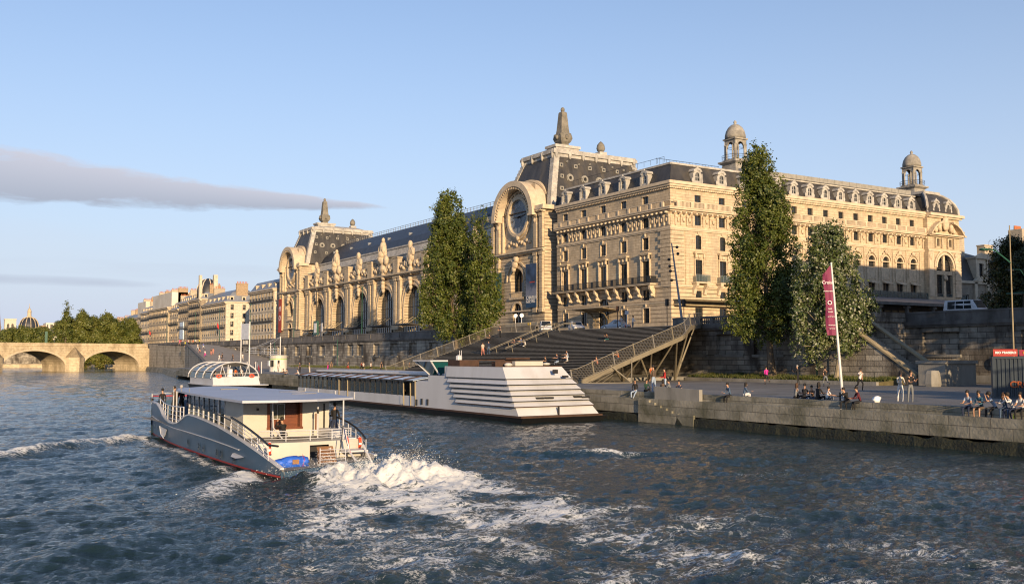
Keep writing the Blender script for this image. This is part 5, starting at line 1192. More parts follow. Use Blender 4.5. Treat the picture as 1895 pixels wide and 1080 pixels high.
def tree(name, base, prof, label, cat='tree', leaf='leaf_poplar', seed=1, nl=60, lr=(1., 1.7), upr=1.6, dens=330, size=.13, bark='bark', tr=.38, group=None, depth=.9, extra=(), trunk_top=None, spires=()):
    """prof = [(z, offset of the crown axis along the picture plane, half width)], all metres"""
    rn = random.Random(seed); o = empty(name, base, 0, label, cat, group); bx, by, bz = base
    def at(z):
        for (z0, o0, w0), (z1, o1, w1) in zip(prof, prof[1:]):
            if z0 <= z <= z1: t = (z - z0) / (z1 - z0); return o0 + (o1 - o0) * t, w0 + (w1 - w0) * t
        return prof[-1][1:]
    mb = MB(); zs, ze = prof[0][0], prof[-1][0]; lobes = []
    for k in range(nl):
        z = zs + (ze - zs) * ((k + rn.random()) / nl) ** .95; off, w_ = at(z); w_ *= (.8 if spires else 1.13); r = min(rn.uniform(*lr), max(.4, w_ * .55)); a = rn.uniform(0, 6.28); q = max(0, w_ - r * .62) * math.sqrt(rn.uniform(.3, 1.))
        e = off + math.cos(a) * q; dd = math.sin(a) * q * depth
        lobes.append(((e * RV[0] + dd * RV[1] * -1, e * RV[1] + dd * RV[0], z - bz), (r, r, r * upr * rn.uniform(.8, 1.2))))
    for e0, zt_, zb_, hw in spires:
        n_ = int((zt_ - zb_) / 1.15) + 2
        for i in range(n_):
            t = i / (n_ - 1); wz = hw * (1 - t ** 2.2) + .3; r = max(.32, wz * rn.uniform(.5, .85)); a = rn.uniform(0, 6.28); q = max(0, wz - r) * rn.uniform(.4, 1.1); e = e0 + math.cos(a) * q; dd = math.sin(a) * q + rn.uniform(-.5, .5)
            lobes.append(((e * RV[0] - dd * RV[1], e * RV[1] + dd * RV[0], zb_ + (zt_ - zb_) * t - bz), (r, r, r * rn.uniform(1.1, 1.7))))
    for z, e, r in extra: lobes.append(((e * RV[0], e * RV[1], z - bz), (r, r, r * upr)))
    for c, r in lobes: leaves(mb, c, r, int(dens * r[0] ** 2), size, rn)
    mb.build('crown', leaf, o)
    mb = MB(); zt = (trunk_top or zs + (ze - zs) * .8); off, _ = at(zt); pts = []
    for i in range(9):
        t = i / 8; z = bz + (zt - bz) * t; f, _ = at(max(z, zs)); f = f * min(1, max(0, (z - bz) / (zs + 2 - bz))); pts.append((f * RV[0] + .12 * math.sin(i * 1.7 + seed), f * RV[1] + .1 * math.cos(i * 2.1), z - bz - (.1 if i == 0 else 0)))
    mb.tube(pts, [tr * (1.35 if i == 0 else 1) * (1 - .8 * i / 8) for i in range(9)], 9)
    for c, r in lobes[::2]:
        zz = c[2] - r[2] * .9 - rn.uniform(.6, 1.6); zz = min(max(zz, pts[2][2]), pts[-2][2]); i = int((zz - pts[0][2]) / (pts[-1][2] - pts[0][2]) * 8); p = pts[min(7, max(0, i))]
        mb.tube([p, ((p[0] + c[0]) / 2, (p[1] + c[1]) / 2, p[2] + (c[2] - p[2]) * .4), c], [tr * .22, tr * .14, tr * .04], 5)
    mb.build('trunk', bark, o)
    return o
def pw(D, base_px, rows):       # (y, xl, xr) rows of a silhouette measured at camera distance D -> profile
    s = 1804. / D; return [(H + (660 - y) / s, ((a + b) / 2 - base_px) / s, (b - a) / 2 / s) for y, a, b in rows]
def sp(D, bp, rows): s_ = 1804. / D; return [((a - bp) / s_, H + (660 - yt) / s_, H + (660 - yb) / s_, w_ / s_) for a, yt, yb, w_ in rows]
tree('poplar', (76.0, 71.8, 2.6), pw(101, 1425, [(620, 1385, 1448), (590, 1352, 1475), (550, 1346, 1484), (500, 1350, 1484), (450, 1344, 1478), (400, 1352, 1470), (350, 1357, 1452), (310, 1362, 1446), (280, 1376, 1430), (268, 1392, 1412)]),
     'tallest dark poplar in front of the west front of the museum', seed=3, nl=62, lr=(.75, 1.6), dens=520, spires=sp(101, 1425, [(1398, 268, 380, 22), (1424, 282, 400, 22), (1368, 345, 470, 18), (1448, 330, 450, 20), (1360, 440, 590, 20), (1466, 405, 560, 20), (1440, 430, 600, 24), (1385, 420, 610, 24), (1476, 490, 600, 18), (1352, 520, 600, 14)]), size=.115, trunk_top=22)
mb_ = None
tree('white_poplar', (76.2, 63.6, 2.6), pw(94.5, 1545, [(645, 1515, 1575), (620, 1478, 1590), (590, 1460, 1602), (550, 1455, 1596), (500, 1468, 1588), (460, 1480, 1582), (435, 1500, 1572), (415, 1530, 1556)]),
     'bushy pale leaved poplar behind the magenta flag', seed=5, nl=52, lr=(.6, 1.25), upr=1.25, dens=480, spires=sp(94.5, 1545, [(1507, 422, 540, 20), (1550, 412, 520, 18), (1478, 455, 600, 18), (1580, 470, 600, 20), (1530, 450, 620, 24), (1598, 545, 625, 14), (1474, 560, 640, 16), (1560, 520, 640, 24), (1504, 540, 650, 20)]), size=.12, leaf='leaf_white', bark='birchbark', tr=.26, extra=((17.2, -1.8, .6), (16.3, -1.9, .8), (9.6, 3.6, .5), (10.5, 3.2, .6), (9.0, 2.9, .6)))
tree('poplar', (76.0, 140.5, 2.6), pw(159.5, 845, [(615, 815, 870), (590, 792, 888), (550, 780, 890), (500, 782, 892), (460, 790, 880), (420, 796, 878), (385, 800, 866), (365, 808, 850), (352, 820, 836)]),
     'taller left one of the two poplars before the clock pavilion', seed=11, nl=52, lr=(1.0, 1.9), dens=340, spires=sp(159.5, 845, [(828, 350, 470, 15), (805, 378, 480, 14), (850, 368, 480, 15), (872, 398, 520, 14), (792, 440, 590, 16), (820, 440, 610, 20), (860, 460, 610, 20), (784, 505, 590, 10), (884, 470, 600, 12)]), size=.16, group='poplars in front of the near clock pavilion', trunk_top=27)
tree('poplar', (76.0, 133.4, 2.6), pw(154, 890, [(620, 875, 905), (590, 862, 922), (550, 858, 932), (500, 862, 930), (450, 872, 918), (410, 878, 912), (388, 890, 902)]),
     'shorter right one of the two poplars before the clock pavilion', seed=12, nl=24, lr=(.9, 1.5), dens=280, spires=sp(154, 890, [(898, 388, 500, 11), (912, 432, 580, 13), (885, 440, 600, 13), (924, 480, 590, 11), (902, 500, 620, 16)]), size=.16, group='poplars in front of the near clock pavilion', trunk_top=24)
tree('street_tree', (130, 78.5, 8.5), pw(135, 1880, [(600, 1850, 1910), (570, 1834, 1930), (530, 1832, 1935), (490, 1842, 1930), (460, 1852, 1915), (443, 1865, 1895)]),
     'dense dark round tree behind the bus shelter at the right', seed=21, nl=46, lr=(1.3, 2.1), upr=1.0, dens=300, size=.15, leaf='leaf_dark')
# trees upstream of the bridge, each its own
FT = [(57, 462, 29.0, 3.0, 1.9), (59, 470, 21.5, 4.8, 1.2), (64.5, 466, 24.5, 4.4, 1.2), (69.5, 470, 22.0, 4.0, 1.2), (74.5, 466, 23.5, 4.8, 1.2), (79, 470, 21.0, 4.0, 1.2), (83, 466, 21.5, 4.2, 1.1)]
FL = ['slim feathery tree rising above the grove beyond the bridge', 'leftmost broad tree of the grove beyond the bridge', 'second broad tree from the left of the grove beyond the bridge', 'middle broad tree of the grove beyond the bridge', 'third broad tree from the right of the grove beyond the bridge', 'second broad tree from the right of the grove beyond the bridge', 'rightmost broad tree of the grove, nearest the far houses']
for i, ((x, y, top, hw, u_), lb) in enumerate(zip(FT, FL)):
    if i == 0: prof = [(8.5, 0, 1.2), (14, 0, 2.2), (19, 0, 2.0), (23, .3, 1.6), (top, 0, .6)]
    else: prof = [(4.5, 0, hw * 1.0), (9, 0, hw * 1.3), (15, 0, hw * 1.2), (19, 0, hw * .9), (top, 0, hw * .3)]
    tree('riverside_tree', (x, y, 2.0), prof, lb, leaf='leaf_far', seed=40 + i, nl=36 if i else 16, lr=(1.6, 2.6) if i else (.8, 1.3), upr=1.0, dens=170, size=.34, group='trees beyond the stone bridge')
for i, (x, y) in enumerate(((46, 600), (51.5, 604), (57, 598), (63, 602))):
    tree('quayside_tree', (x, y, 8.0), [(8.5, 0, 5), (13, 0, 6.2), (17, 0, 4.8), (19.5 + (i % 2), 0, 1.5)], ['low rounded tree at the far left above the bridge', 'low rounded tree left of the dome above the bridge', 'low rounded tree in front of the dome above the bridge', 'low rounded tree right of the dome above the bridge'][i], leaf='leaf_far', seed=60 + i, nl=26, lr=(1.8, 2.8), upr=.9, dens=120, size=.42, group='low trees above the bridge')
# bush seen under the right arch
o = empty('willow_bush', (66, 430, .5), 0, 'yellow green willow bush seen under the right bridge arch', 'bush'); mb = MB(); rn = random.Random(8)
for k in range(14): leaves(mb, (rn.uniform(-7, 5), rn.uniform(-3, 3), rn.uniform(.6, 3.4)), (1.8, 1.8, 1.6), 260, .28, rn)
leafmat('leaf_willow', (.10, .12, .02), (.2, .2, .03), (.25, .22, .05), .3, .3); mb.build('foliage', 'leaf_willow', o)
mb = MB(); [mb.tube([(x, 0, -.3), (x * 1.2, .3, 2.5)], .15, 5, .05) for x in (-4, -1, 2)]; mb.build('trunk', 'bark', o)

# ================================================================ HOUSES UPSTREAM
stone('house_a', (.50, .43, .32), (.46, .39, .29), (.30, .25, .19), .5, 1.6, .02, stain=(.36, .31, .25), stain_thr=(.5, .75)); stone('house_b', (.62, .56, .45), (.58, .52, .41), (.4, .34, .26), .5, 1.6, .015, stain=(.45, .4, .32), stain_thr=(.55, .75))
stone('house_c', (.34, .29, .22), (.31, .26, .2), (.2, .17, .13), .5, 1.6, .02, stain=(.25, .21, .17), stain_thr=(.5, .75)); mat('plaster', (.66, .62, .54), .85, var=.08, scale=.3, var2=(.55, .5, .42))
mat('brickstack', (.34, .25, .16), .85, var=.25, scale=2); mat('terracotta', (.45, .16, .07), .8)
_hw = {}
def hwin(Tl, key, w_, h):
    k = (key, w_, h)
    if k in _hw: return _hw[k]
    mb = MB(Tl); mb.c = 1; mb.poly((-w_ / 2, 0, 0), (w_ / 2, 0, 0), (w_ / 2, 0, h), (-w_ / 2, 0, h)); mb.c = 0
    mb.box(-w_ / 2 - .2, -w_ / 2, -.05, .42, -.15, h + .25); mb.box(w_ / 2, w_ / 2 + .2, -.05, .42, -.15, h + .25); mb.box(-w_ / 2, w_ / 2, -.05, .42, h, h + .25)
    mb.c = 2; mb.box(-w_ / 2 - .05, w_ / 2 + .05, .36, .42, .0, .8) if h > 1.8 else None
    mb.c = 3; mb.box(-.05, .05, 0, .05, 0, h); mb.box(-w_ / 2, w_ / 2, 0, .05, h * .62, h * .66)
    _hw[k] = mb.mesh('window', ['cornice', 'glass', 'iron', 'frame_white']); return _hw[k]
def house(x0, y0, y1, depth, z_c, z_r, label, wallm='house_a', bay=3.2, floors=5, gable_bays=0, roof='zinc', chim=2, group='houses along the quay', balc=(2, 4), dome=None, flat=False):
    B = BG('quay_house', (x0, y0, 8.5), label, 'house', group)
    TR = lambda p: (x0 - p[1], y0 + p[0], p[2]); TG = lambda p: (x0 + p[0], y0 - p[1], p[2])
    Lw = y1 - y0; n = max(1, int(Lw / bay)); us = [Lw * (i + .5) / n for i in range(n)]; fh = (z_c - 9) / floors
    hs = []; 
    for j in range(floors):
        a = 9 + j * fh + .5; 
        for u in us: hs.append((u - .55, u + .55, a, a + fh * .62))
    mb = MB(TR); mb.wall(0, Lw, 8.4, z_c, hs, 0, .35); B.add(mb, 'wall', wallm)
    for ua, ub, a, b in hs: B.put('window', hwin(TSl, 'S', 1.1, round(b - a, 2)), TR(((ua + ub) / 2, -.35, a)))
    hs = []; m = gable_bays
    for j in range(floors):
        a = 9 + j * fh + .5
        for i in range(m): u = depth * (i + .5) / m; hs.append((u - .55, u + .55, a, a + fh * .6))
    mb = MB(TG); mb.wall(0, depth, 8.4, z_c, hs, 0, .35); mb.poly((0, -Lw, 8.4), (depth, -Lw, 8.4), (depth, -Lw, z_c), (0, -Lw, z_c)); B.add(mb, 'gable_wall', wallm if m else 'plaster')
    for ua, ub, a, b in hs: B.put('window', hwin(TWl, 'W', 1.1, round(b - a, 2)), TG(((ua + ub) / 2, -.35, a)))
    mb = MB(); 
    for j in range(1, floors): z = 9 + j * fh; mb.box(x0 - .14, x0 + .02, y0, y1, z - .1, z + .14)
    mb.box(x0 - .75, x0 + .3, y0 - .35, y1, z_c, z_c + .4); mb.box(x0 - .45, x0 + .3, y0 - .2, y1, z_c - .5, z_c - .003); mb.box(x0 + .31, x0 + depth, y0 - .35, y0 + .3, z_c, z_c + .4)
    B.add(mb, 'cornice', 'cornice')
    mb = MB()
    for j in balc:
        if j < floors: z = 9 + j * fh + .3; mb.box(x0 - .8, x0 - .15, y0 + .3, y1 - .3, z - .15, z); mb.box(x0 - .8, x0 - .74, y0 + .3, y1 - .3, z + .84, z + .9); [mb.box(x0 - .79, x0 - .75, y0 + .4 + q * .45, y0 + .46 + q * .45, z, z + .84) for q in range(int((y1 - y0) / .45) - 1)]
    if mb.v: B.add(mb, 'balcony', 'iron')
    mb = MB(); r = (z_r - z_c - .4); s = min(2.6, r * .55)
    if flat: mb.box(x0 + 1.5, x0 + depth - 1, y0 + 1, y1 - 1, z_c + .4, z_r)
    else:
        mb.hexa([(x0, y0, z_c + .4), (x0 + depth, y0, z_c + .4), (x0 + depth, y1, z_c + .4), (x0, y1, z_c + .4)], [(x0 + s, y0 + s * .6, z_c + .4 + r * .7), (x0 + depth - s, y0 + s * .6, z_c + .4 + r * .7), (x0 + depth - s, y1 - .1, z_c + .4 + r * .7), (x0 + s, y1 - .1, z_c + .4 + r * .7)])
        mb.hexa([(x0 + s, y0 + s * .6, z_c + .4 + r * .7), (x0 + depth - s, y0 + s * .6, z_c + .4 + r * .7), (x0 + depth - s, y1 - .1, z_c + .4 + r * .7), (x0 + s, y1 - .1, z_c + .4 + r * .7)], [(x0 + depth * .45, y0 + 3, z_r), (x0 + depth * .6, y0 + 3, z_r), (x0 + depth * .6, y1 - .1, z_r), (x0 + depth * .45, y1 - .1, z_r)])
    B.add(mb, 'roof', 'plaster' if flat else roof)
    if not flat:
        dm = MB(TSl); dm.c = 0; dm.box(-.75, .75, -1.6, .1, 0, 1.7); dm.box(-.9, .9, -1.7, .2, 1.7, 1.9); dm.c = 1; dm.box(-.45, .45, .1, .12, .3, 1.45); me = dm.mesh('dormer', ['cornice', 'glass'])
        for u in us[::2] if n > 6 else us: B.put('dormer', me, TR((u, -.6, z_c + .45)))
        if m:
            dm = MB(TWl); dm.c = 0; dm.box(-.75, .75, -1.6, .1, 0, 1.7); dm.box(-.9, .9, -1.7, .2, 1.7, 1.9); dm.c = 1; dm.box(-.45, .45, .1, .12, .3, 1.45); me = dm.mesh('dormer', ['cornice', 'glass'])
            for i in range(m): B.put('dormer', me, TG((depth * (i + .5) / m, -.4, z_c + .45)))
    for k in range(chim):
        y = y0 + 1 + (Lw - 2.5) * k / max(1, chim - 1) if chim > 1 else y0 + 1; mb = MB(); mb.c = 0; mb.box(x0 + depth * .3, x0 + depth * .3 + 4.2, y, y + .8, z_c + 1, z_r + 1.6); mb.box(x0 + depth * .3 - .1, x0 + depth * .3 + 4.3, y - .1, y + .9, z_r + 1.6, z_r + 1.85); mb.c = 1
        for i in range(7): mb.lathe([(.16, 0), (.13, .7)], (x0 + depth * .3 + .4 + i * .57, y + .4, z_r + 1.85), 6)
        B.add(mb, 'chimney', ['brickstack' if k % 2 == 0 else 'house_a', 'terracotta'])
    return B
house(95, 294, 320, 40, 25.6, 30.5, 'long grey stone block joined to the far clock pavilion', 'house_b', 3.0, 5, 6, chim=3)
house(95.5, 350, 383, 13, 24.2, 29.5, 'corner house with a sunlit side and grey hipped roof', 'house_b', 2.9, 5, 3, chim=2)
B = house(95, 384, 402, 12, 27.0, 31, 'dark balconied house with a domed corner and tall chimneys', 'house_c', 2.8, 6, 3, chim=2, balc=(1, 2, 3, 4, 5))
mb = MB(); mb.smooth = True; mb.lathe([(4.6, 28), (4.5, 30.2), (4.1, 32.2), (3.2, 34.0), (1.8, 35.2), (.3, 35.8)], (99.5, 391, 0), 12); mb.smooth = False; B.add(mb, 'dome', 'slate_dark')
mb = MB()
for k in range(8): a = k * math.pi / 4; mb.tube([(99.5 + r * math.cos(a), 391 + r * math.sin(a), z) for r, z in ((4.7, 28), (4.6, 30.2), (4.2, 32.2), (3.3, 34.1), (1.8, 35.4))], .22, 5)
mb.box(94.6, 95.6, 385, 386.5, 26, 36.5); mb.box(100, 101.5, 384.4, 386.2, 28, 36.8); B.add(mb, 'dome_rib', 'house_b')
rows_ = [(95, 402.5, 420, 26.5, 31, 'house_c', 'narrow brown house left of the domed corner house', 3, (2, 4), 0), (95, 420.5, 437, 24.5, 29.5, 'house_a', 'ochre house behind the blue poster, third from the dome', 3, (3,), 0), (94.5, 437.5, 478, 26.0, 33.0, 'house_a', 'long plain ochre block with a stepped white attic', 12, (4,), 1),
         (95, 478.5, 500, 25.5, 30, 'house_b', 'white fronted house left of the long ochre block', 4, (2, 4), 0), (96, 500.5, 522, 24.0, 32, 'house_b', 'tall white gabled house near the end of the row', 4, (3,), 1), (97, 522.5, 560, 22.5, 28, 'house_c', 'last brown house of the row, beside the grove', 5, (2,), 0), (99, 561, 640, 21.5, 26, 'house_a', 'pale houses just above the grove at the end of the row', 3, (), 0)]
for x, a, b, zc_, zr_, m, lb, bays, bl, fl in rows_: house(x, a, b, 14, zc_, zr_, lb, m, 3.1, 5, 2, chim=2 if b - a < 30 else 4, balc=bl, flat=bool(fl))
# far landmarks
o = empty('domed_palace', (92, 1000, 8), 0, 'dark dome with gilded ribs and pale lantern on the horizon', 'domed building'); mb = MB(); c = (0, 0, 0)
mb.lathe([(9.2, 0), (9.2, 22), (8.8, 22.5)], c, 20); mb.build('drum', 'house_b', o)
mb = MB(); mb.smooth = True; mb.lathe([(8.6, 22.5), (8.2, 26), (7, 29.5), (5, 32), (2, 33.2)], c, 20); mb.build('dome', 'slate_dark', o)
mb = MB()
for k in range(12): a = k * math.pi / 6 + .1; mb.tube([(r * math.cos(a), r * math.sin(a), z) for r, z in ((8.8, 22.5), (8.4, 26), (7.2, 29.6), (5.1, 32.2), (2, 33.4))], .38, 5)
mb.lathe([(2.6, 33), (2.4, 34), (1.8, 34.2), (1.7, 38), (2.0, 38.4), (1.2, 40.5), (.3, 42), (.1, 46)], c, 10); mb.build('lantern', 'bridge_stone', o)
o = empty('cathedral_tower', (129, 1683, 8), 0, 'square pale cathedral tower with tall twin openings at the far left', 'tower'); mb = MB(lambda p: (p[0], -p[1], p[2])); mb.wall(-8, 8, 0, 54, [(-4.6, -1.4, 30, 46, 1.6), (1.4, 4.6, 30, 46, 1.6)], 0, 3)
mb.poly((-8, 0, 0), (-8, -14, 0), (-8, -14, 54), (-8, 0, 54)); mb.poly((8, 0, 0), (8, -14, 0), (8, -14, 54), (8, 0, 54)); mb.poly((-8, -14, 0), (8, -14, 0), (8, -14, 54), (-8, -14, 54)); mb.box(-8.5, 8.5, -14.3, .5, 54.01, 55.5); mb.build('shaft', 'house_b', o)
mb = MB(); mb.box(-4.6, 4.6, 3.2, 3.6, 29, 48); mb.build('louvre', 'slate', o)
mb = MB(); mb.lathe([(3.4, 8), (3.2, 50), (1.2, 72), (.1, 95)], (113.5, 1691, 0), 8); tag(mb.build('church_spire', 'brickstack'), 'brown pointed spire cut by the left edge of the view', 'spire')
mb = MB(); mb.box(68, 79, 640, 655, 8, 25); mb.c = 1; mb.box(68.5, 78.5, 639.8, 640, 10, 24); mb.c = 0
for k in range(4): mb.box(69.2 + k * 2.6, 70.3 + k * 2.6, 639.5, 640.2, 9, 24.5)
mb.box(68, 79, 639.3, 640.2, 16, 17); mb.c = 2; mb.box(65.2, 67.8, 640, 650, 8, 23.5)
tag(mb.build('far_house', ['plaster', 'slate', 'brickstack']), 'pale house with a brick end wall between dome and grove', 'house')
mb = MB(); mb.box(59.2, 60.4, 560, 561, 8, 18); tag(mb.build('green_kiosk', 'green_paint'), 'narrow green panel standing above the bridge parapet', 'panel')

# ================================================================ RIGHT BANK BLOCKS
B = BG('corner_mansion', (204, 135, 8.5), 'dark roofed stone mansion with a tall ornate dormer right of the museum', 'house'); T = lambda p: (204 + p[0], 135 - p[1], p[2])
mb = MB(T); hs = [(0.8, 2.6, 14.5, 19.2), (7.2, 9.8, 14.5, 19.5), (.8, 2.6, 22, 25)]
hs = [(-1.2 + 2, 2.8, 14.3, 19.0), (6.2, 8.8, 14.3, 19.3)]
mb.wall(-20, 16, 8, 21.8, hs, 0, .5); mb.poly((16, 0, 8), (16, -20, 8), (16, -20, 22), (16, 0, 22)); mb.poly((-20, 0, 8), (-20, -20, 8), (-20, -20, 22), (-20, 0, 22)); B.add(mb, 'wall', 'house_c')  # darker stone puts the shade of other buildings into the wall
for a, b, c_, d_ in hs: B.put('window', window_mesh(TWl, 'M', b - a, d_ - c_, 0, (1, 2), ('frame_white', 'glass'), fr=.12), T(((a + b) / 2, -.4, c_)))
mb = MB(T); mb.box(-20, 16.3, -.01, .5, 21.6, 22.2); mb.box(4.6, 5.6, 0, .5, 12, 22); mb.box(9.4, 10.4, 0, .5, 12, 22); mb.prism([(4.3, 0, 22.2), (10.7, 0, 22.2), (9.2, 0, 23.4), (5.8, 0, 23.4)], (0, .7, 0)); B.add(mb, 'cornice', 'cornice')
mb = MB(T); mb.c = 0; mb.wall(5.6, 9.4, 23.0, 27.5, [(6.6, 8.4, 23.4, 26.4)], .3, .4); mb.box(5.2, 5.6, -3, .5, 23, 27.5); mb.box(9.4, 9.8, -3, .5, 23, 27.5); mb.box(4.9, 10.1, -3, .7, 27.5, 27.9); mb.prism([(5, .1, 27.9), (10, .1, 27.9), (7.5, .1, 28.9)], (0, .5, 0)); mb.c = 1; mb.box(6.5, 8.5, -.4, -.2, 23.3, 26.5); B.add(mb, 'dormer', ['cornice', 'glass'])
mb = MB(T); mb.hexa([(-20, 0, 22.2), (16, 0, 22.2), (16, -20, 22.2), (-20, -20, 22.2)], [(-20, -2, 27.8), (15, -2, 27.8), (15, -18, 27.8), (-20, -18, 27.8)]); mb.hexa([(-20, -2, 27.8), (15, -2, 27.8), (15, -18, 27.8), (-20, -18, 27.8)], [(-20, -9, 30.3), (14, -9, 30.3), (14, -11, 30.3), (-20, -11, 30.3)]); B.add(mb, 'roof', 'slate')
for x, w_, z in ((-1.5, 2.6, 33.5), (4.2, 2, 32), (6.5, 2.6, 34), (17.5, 3.4, 31.5)):
    mb = MB(T); mb.c = 0; mb.box(x - w_ / 2, x + w_ / 2, -6, -4, 24, z); mb.box(x - w_ / 2 - .15, x + w_ / 2 + .15, -6.1, -3.9, z, z + .3); mb.c = 1
    for i in range(4): mb.lathe([(.2, 0), (.16, .8)], (*T((x - w_ / 2 + .4 + i * (w_ - .8) / 3, -5, 0))[:2], z + .3), 6)
    B.add(mb, 'chimney', ['house_a', 'terracotta'])
mb = MB(T)
for x in (.8 - .3, 6.2 - .3): 
    for k in range(14): mb.box(x + k * .22, x + k * .22 + .05, .3, .36, 14.3, 15.3)
    mb.box(x, x + 3, .28, .38, 15.3, 15.38)
B.add(mb, 'balcony', 'iron')
B = BG('turret_house', (262, 150, 8.5), 'tall house with a round turret and terracotta chimney pots at the right edge', 'house'); c = (264, 152, 0)
mb = MB(); mb.lathe([(5.6, 8.5), (5.6, 28)], c, 16); mb.box(265, 292, 147, 170, 8.5, 28); B.add(mb, 'wall', 'house_a')
mb = MB(); mb.smooth = True; mb.lathe([(6.0, 28), (5.8, 29.5), (5.0, 32.5), (3, 35.0), (.5, 36)], c, 16); mb.smooth = False; mb.hexa([(265, 147, 28), (292, 147, 28), (292, 170, 28), (265, 170, 28)], [(266, 150, 35), (292, 150, 35), (292, 167, 35), (266, 167, 35)]); B.add(mb, 'roof', 'zinc')
mb = MB(); mb.c = 0; mb.box(259.5, 261.2, 153, 157, 28, 40); mb.box(262.6, 266, 156, 158, 28, 40.3); mb.c = 1
for i in range(5): mb.lathe([(.35, 0), (.28, 1.2)], (262.9 + i * .6, 157, 40.3), 6)
B.add(mb, 'chimney', ['house_a', 'terracotta'])
mb = MB(); mb.box(262.5, 265.5, 145.6, 148, 29, 33.0); mb.c = 1; mb.box(263, 265, 145.5, 145.6, 29.6, 32.4); mb.c = 0; mb.lathe([(2, 33), (1.6, 34), (.1, 35)], (264, 147, 0), 10); B.add(mb, 'dormer', ['house_b', 'glass'])
B = BG('quay_house', (196, 80, 8.5), 'unseen stone house added at right to shade the corner mansion', 'house'); mb = MB(); mb.wall(176, 216, 8.4, 34, [(178 + k * 4.2, 179.6 + k * 4.2, 11 + j * 4.6, 14 + j * 4.6) for k in range(9) for j in range(5)], 62, .01); mb.box(176, 216, 62.02, 97, 8.4, 34); B.add(mb, 'wall', 'house_a')  # house added out of view so its shadow covers the corner mansion
mb = MB(); mb.hexa([(175.6, 61.6, 34), (216.4, 61.6, 34), (216.4, 97.4, 34), (175.6, 97.4, 34)], [(178, 64, 38), (214, 64, 38), (214, 95, 38), (178, 95, 38)]); B.add(mb, 'roof', 'slate')
# neighbours beside and behind the viewpoint; landing and trees added to shade the quay
B = BG('riverside_mansion', (106, 24, 8.5), 'long stone mansion across the side street from the museum', 'house'); mb = MB()
mb.wall(106, 152, 8.4, 27, [(108 + k * 4.4, 109.6 + k * 4.4, 11 + j * 5.4, 14.5 + j * 5.4) for k in range(10) for j in range(3)], 24, .01); mb.box(106, 152, 24.02, 56, 8.4, 27); B.add(mb, 'wall', 'house_b')
mb = MB(); mb.hexa([(105.6, 23.6, 27), (152.4, 23.6, 27), (152.4, 56.4, 27), (105.6, 56.4, 27)], [(108, 26, 31), (150, 26, 31), (150, 54, 31), (108, 54, 31)]); B.add(mb, 'roof', 'slate')
B = BG('shade_landing', (70, -5, 2.2), 'unseen footbridge landing added to shade the quay', 'landing'); mb = MB()
mb.box(47, 92, -16, 6, 6.6, 8.6); B.add(mb, 'deck', 'stepwood')
mb = MB(); mb.box(47.2, 90, -15.5, 5.5, 2.2, 6.6); B.add(mb, 'abutment', 'retain')
mb = MB()
for y in (-16, 5.9): mb.box(47, 90, y, y + .1, 9.5, 9.6); [mb.box(47 + k * .5, 47.06 + k * .5, y, y + .1, 8.6, 9.5) for k in range(86)]
B.add(mb, 'railing', 'handrail')

for i, (x, y, hgt, lb) in enumerate(((76.5, 33, 20, 'unseen shade poplar added on the verge right of the container'), (75.5, 22, 22, 'unseen shade poplar added on the verge beyond the right edge'), (86, 38, 15, 'plane tree on the upper quay beyond the right edge'), (84, 30, 16, 'second added shade tree on the upper quay beyond the right edge'), (83, 14, 16, 'third added shade tree on the upper quay beyond the right edge'))):  # trees added out of view for their shade on wall and quay
    zb = 2.5 if i < 2 else 8.5
    tree('quayside_tree', (x, y, zb), [(zb + 3.5, 0, 2.5), (zb + hgt * .45, 0, 4.2), (zb + hgt * .75, 0, 3.6), (zb + hgt, 0, 1.)], lb, seed=80 + i, nl=26, lr=(1.4, 2.2), dens=90, size=.3, group='unseen trees added to shade the quay')
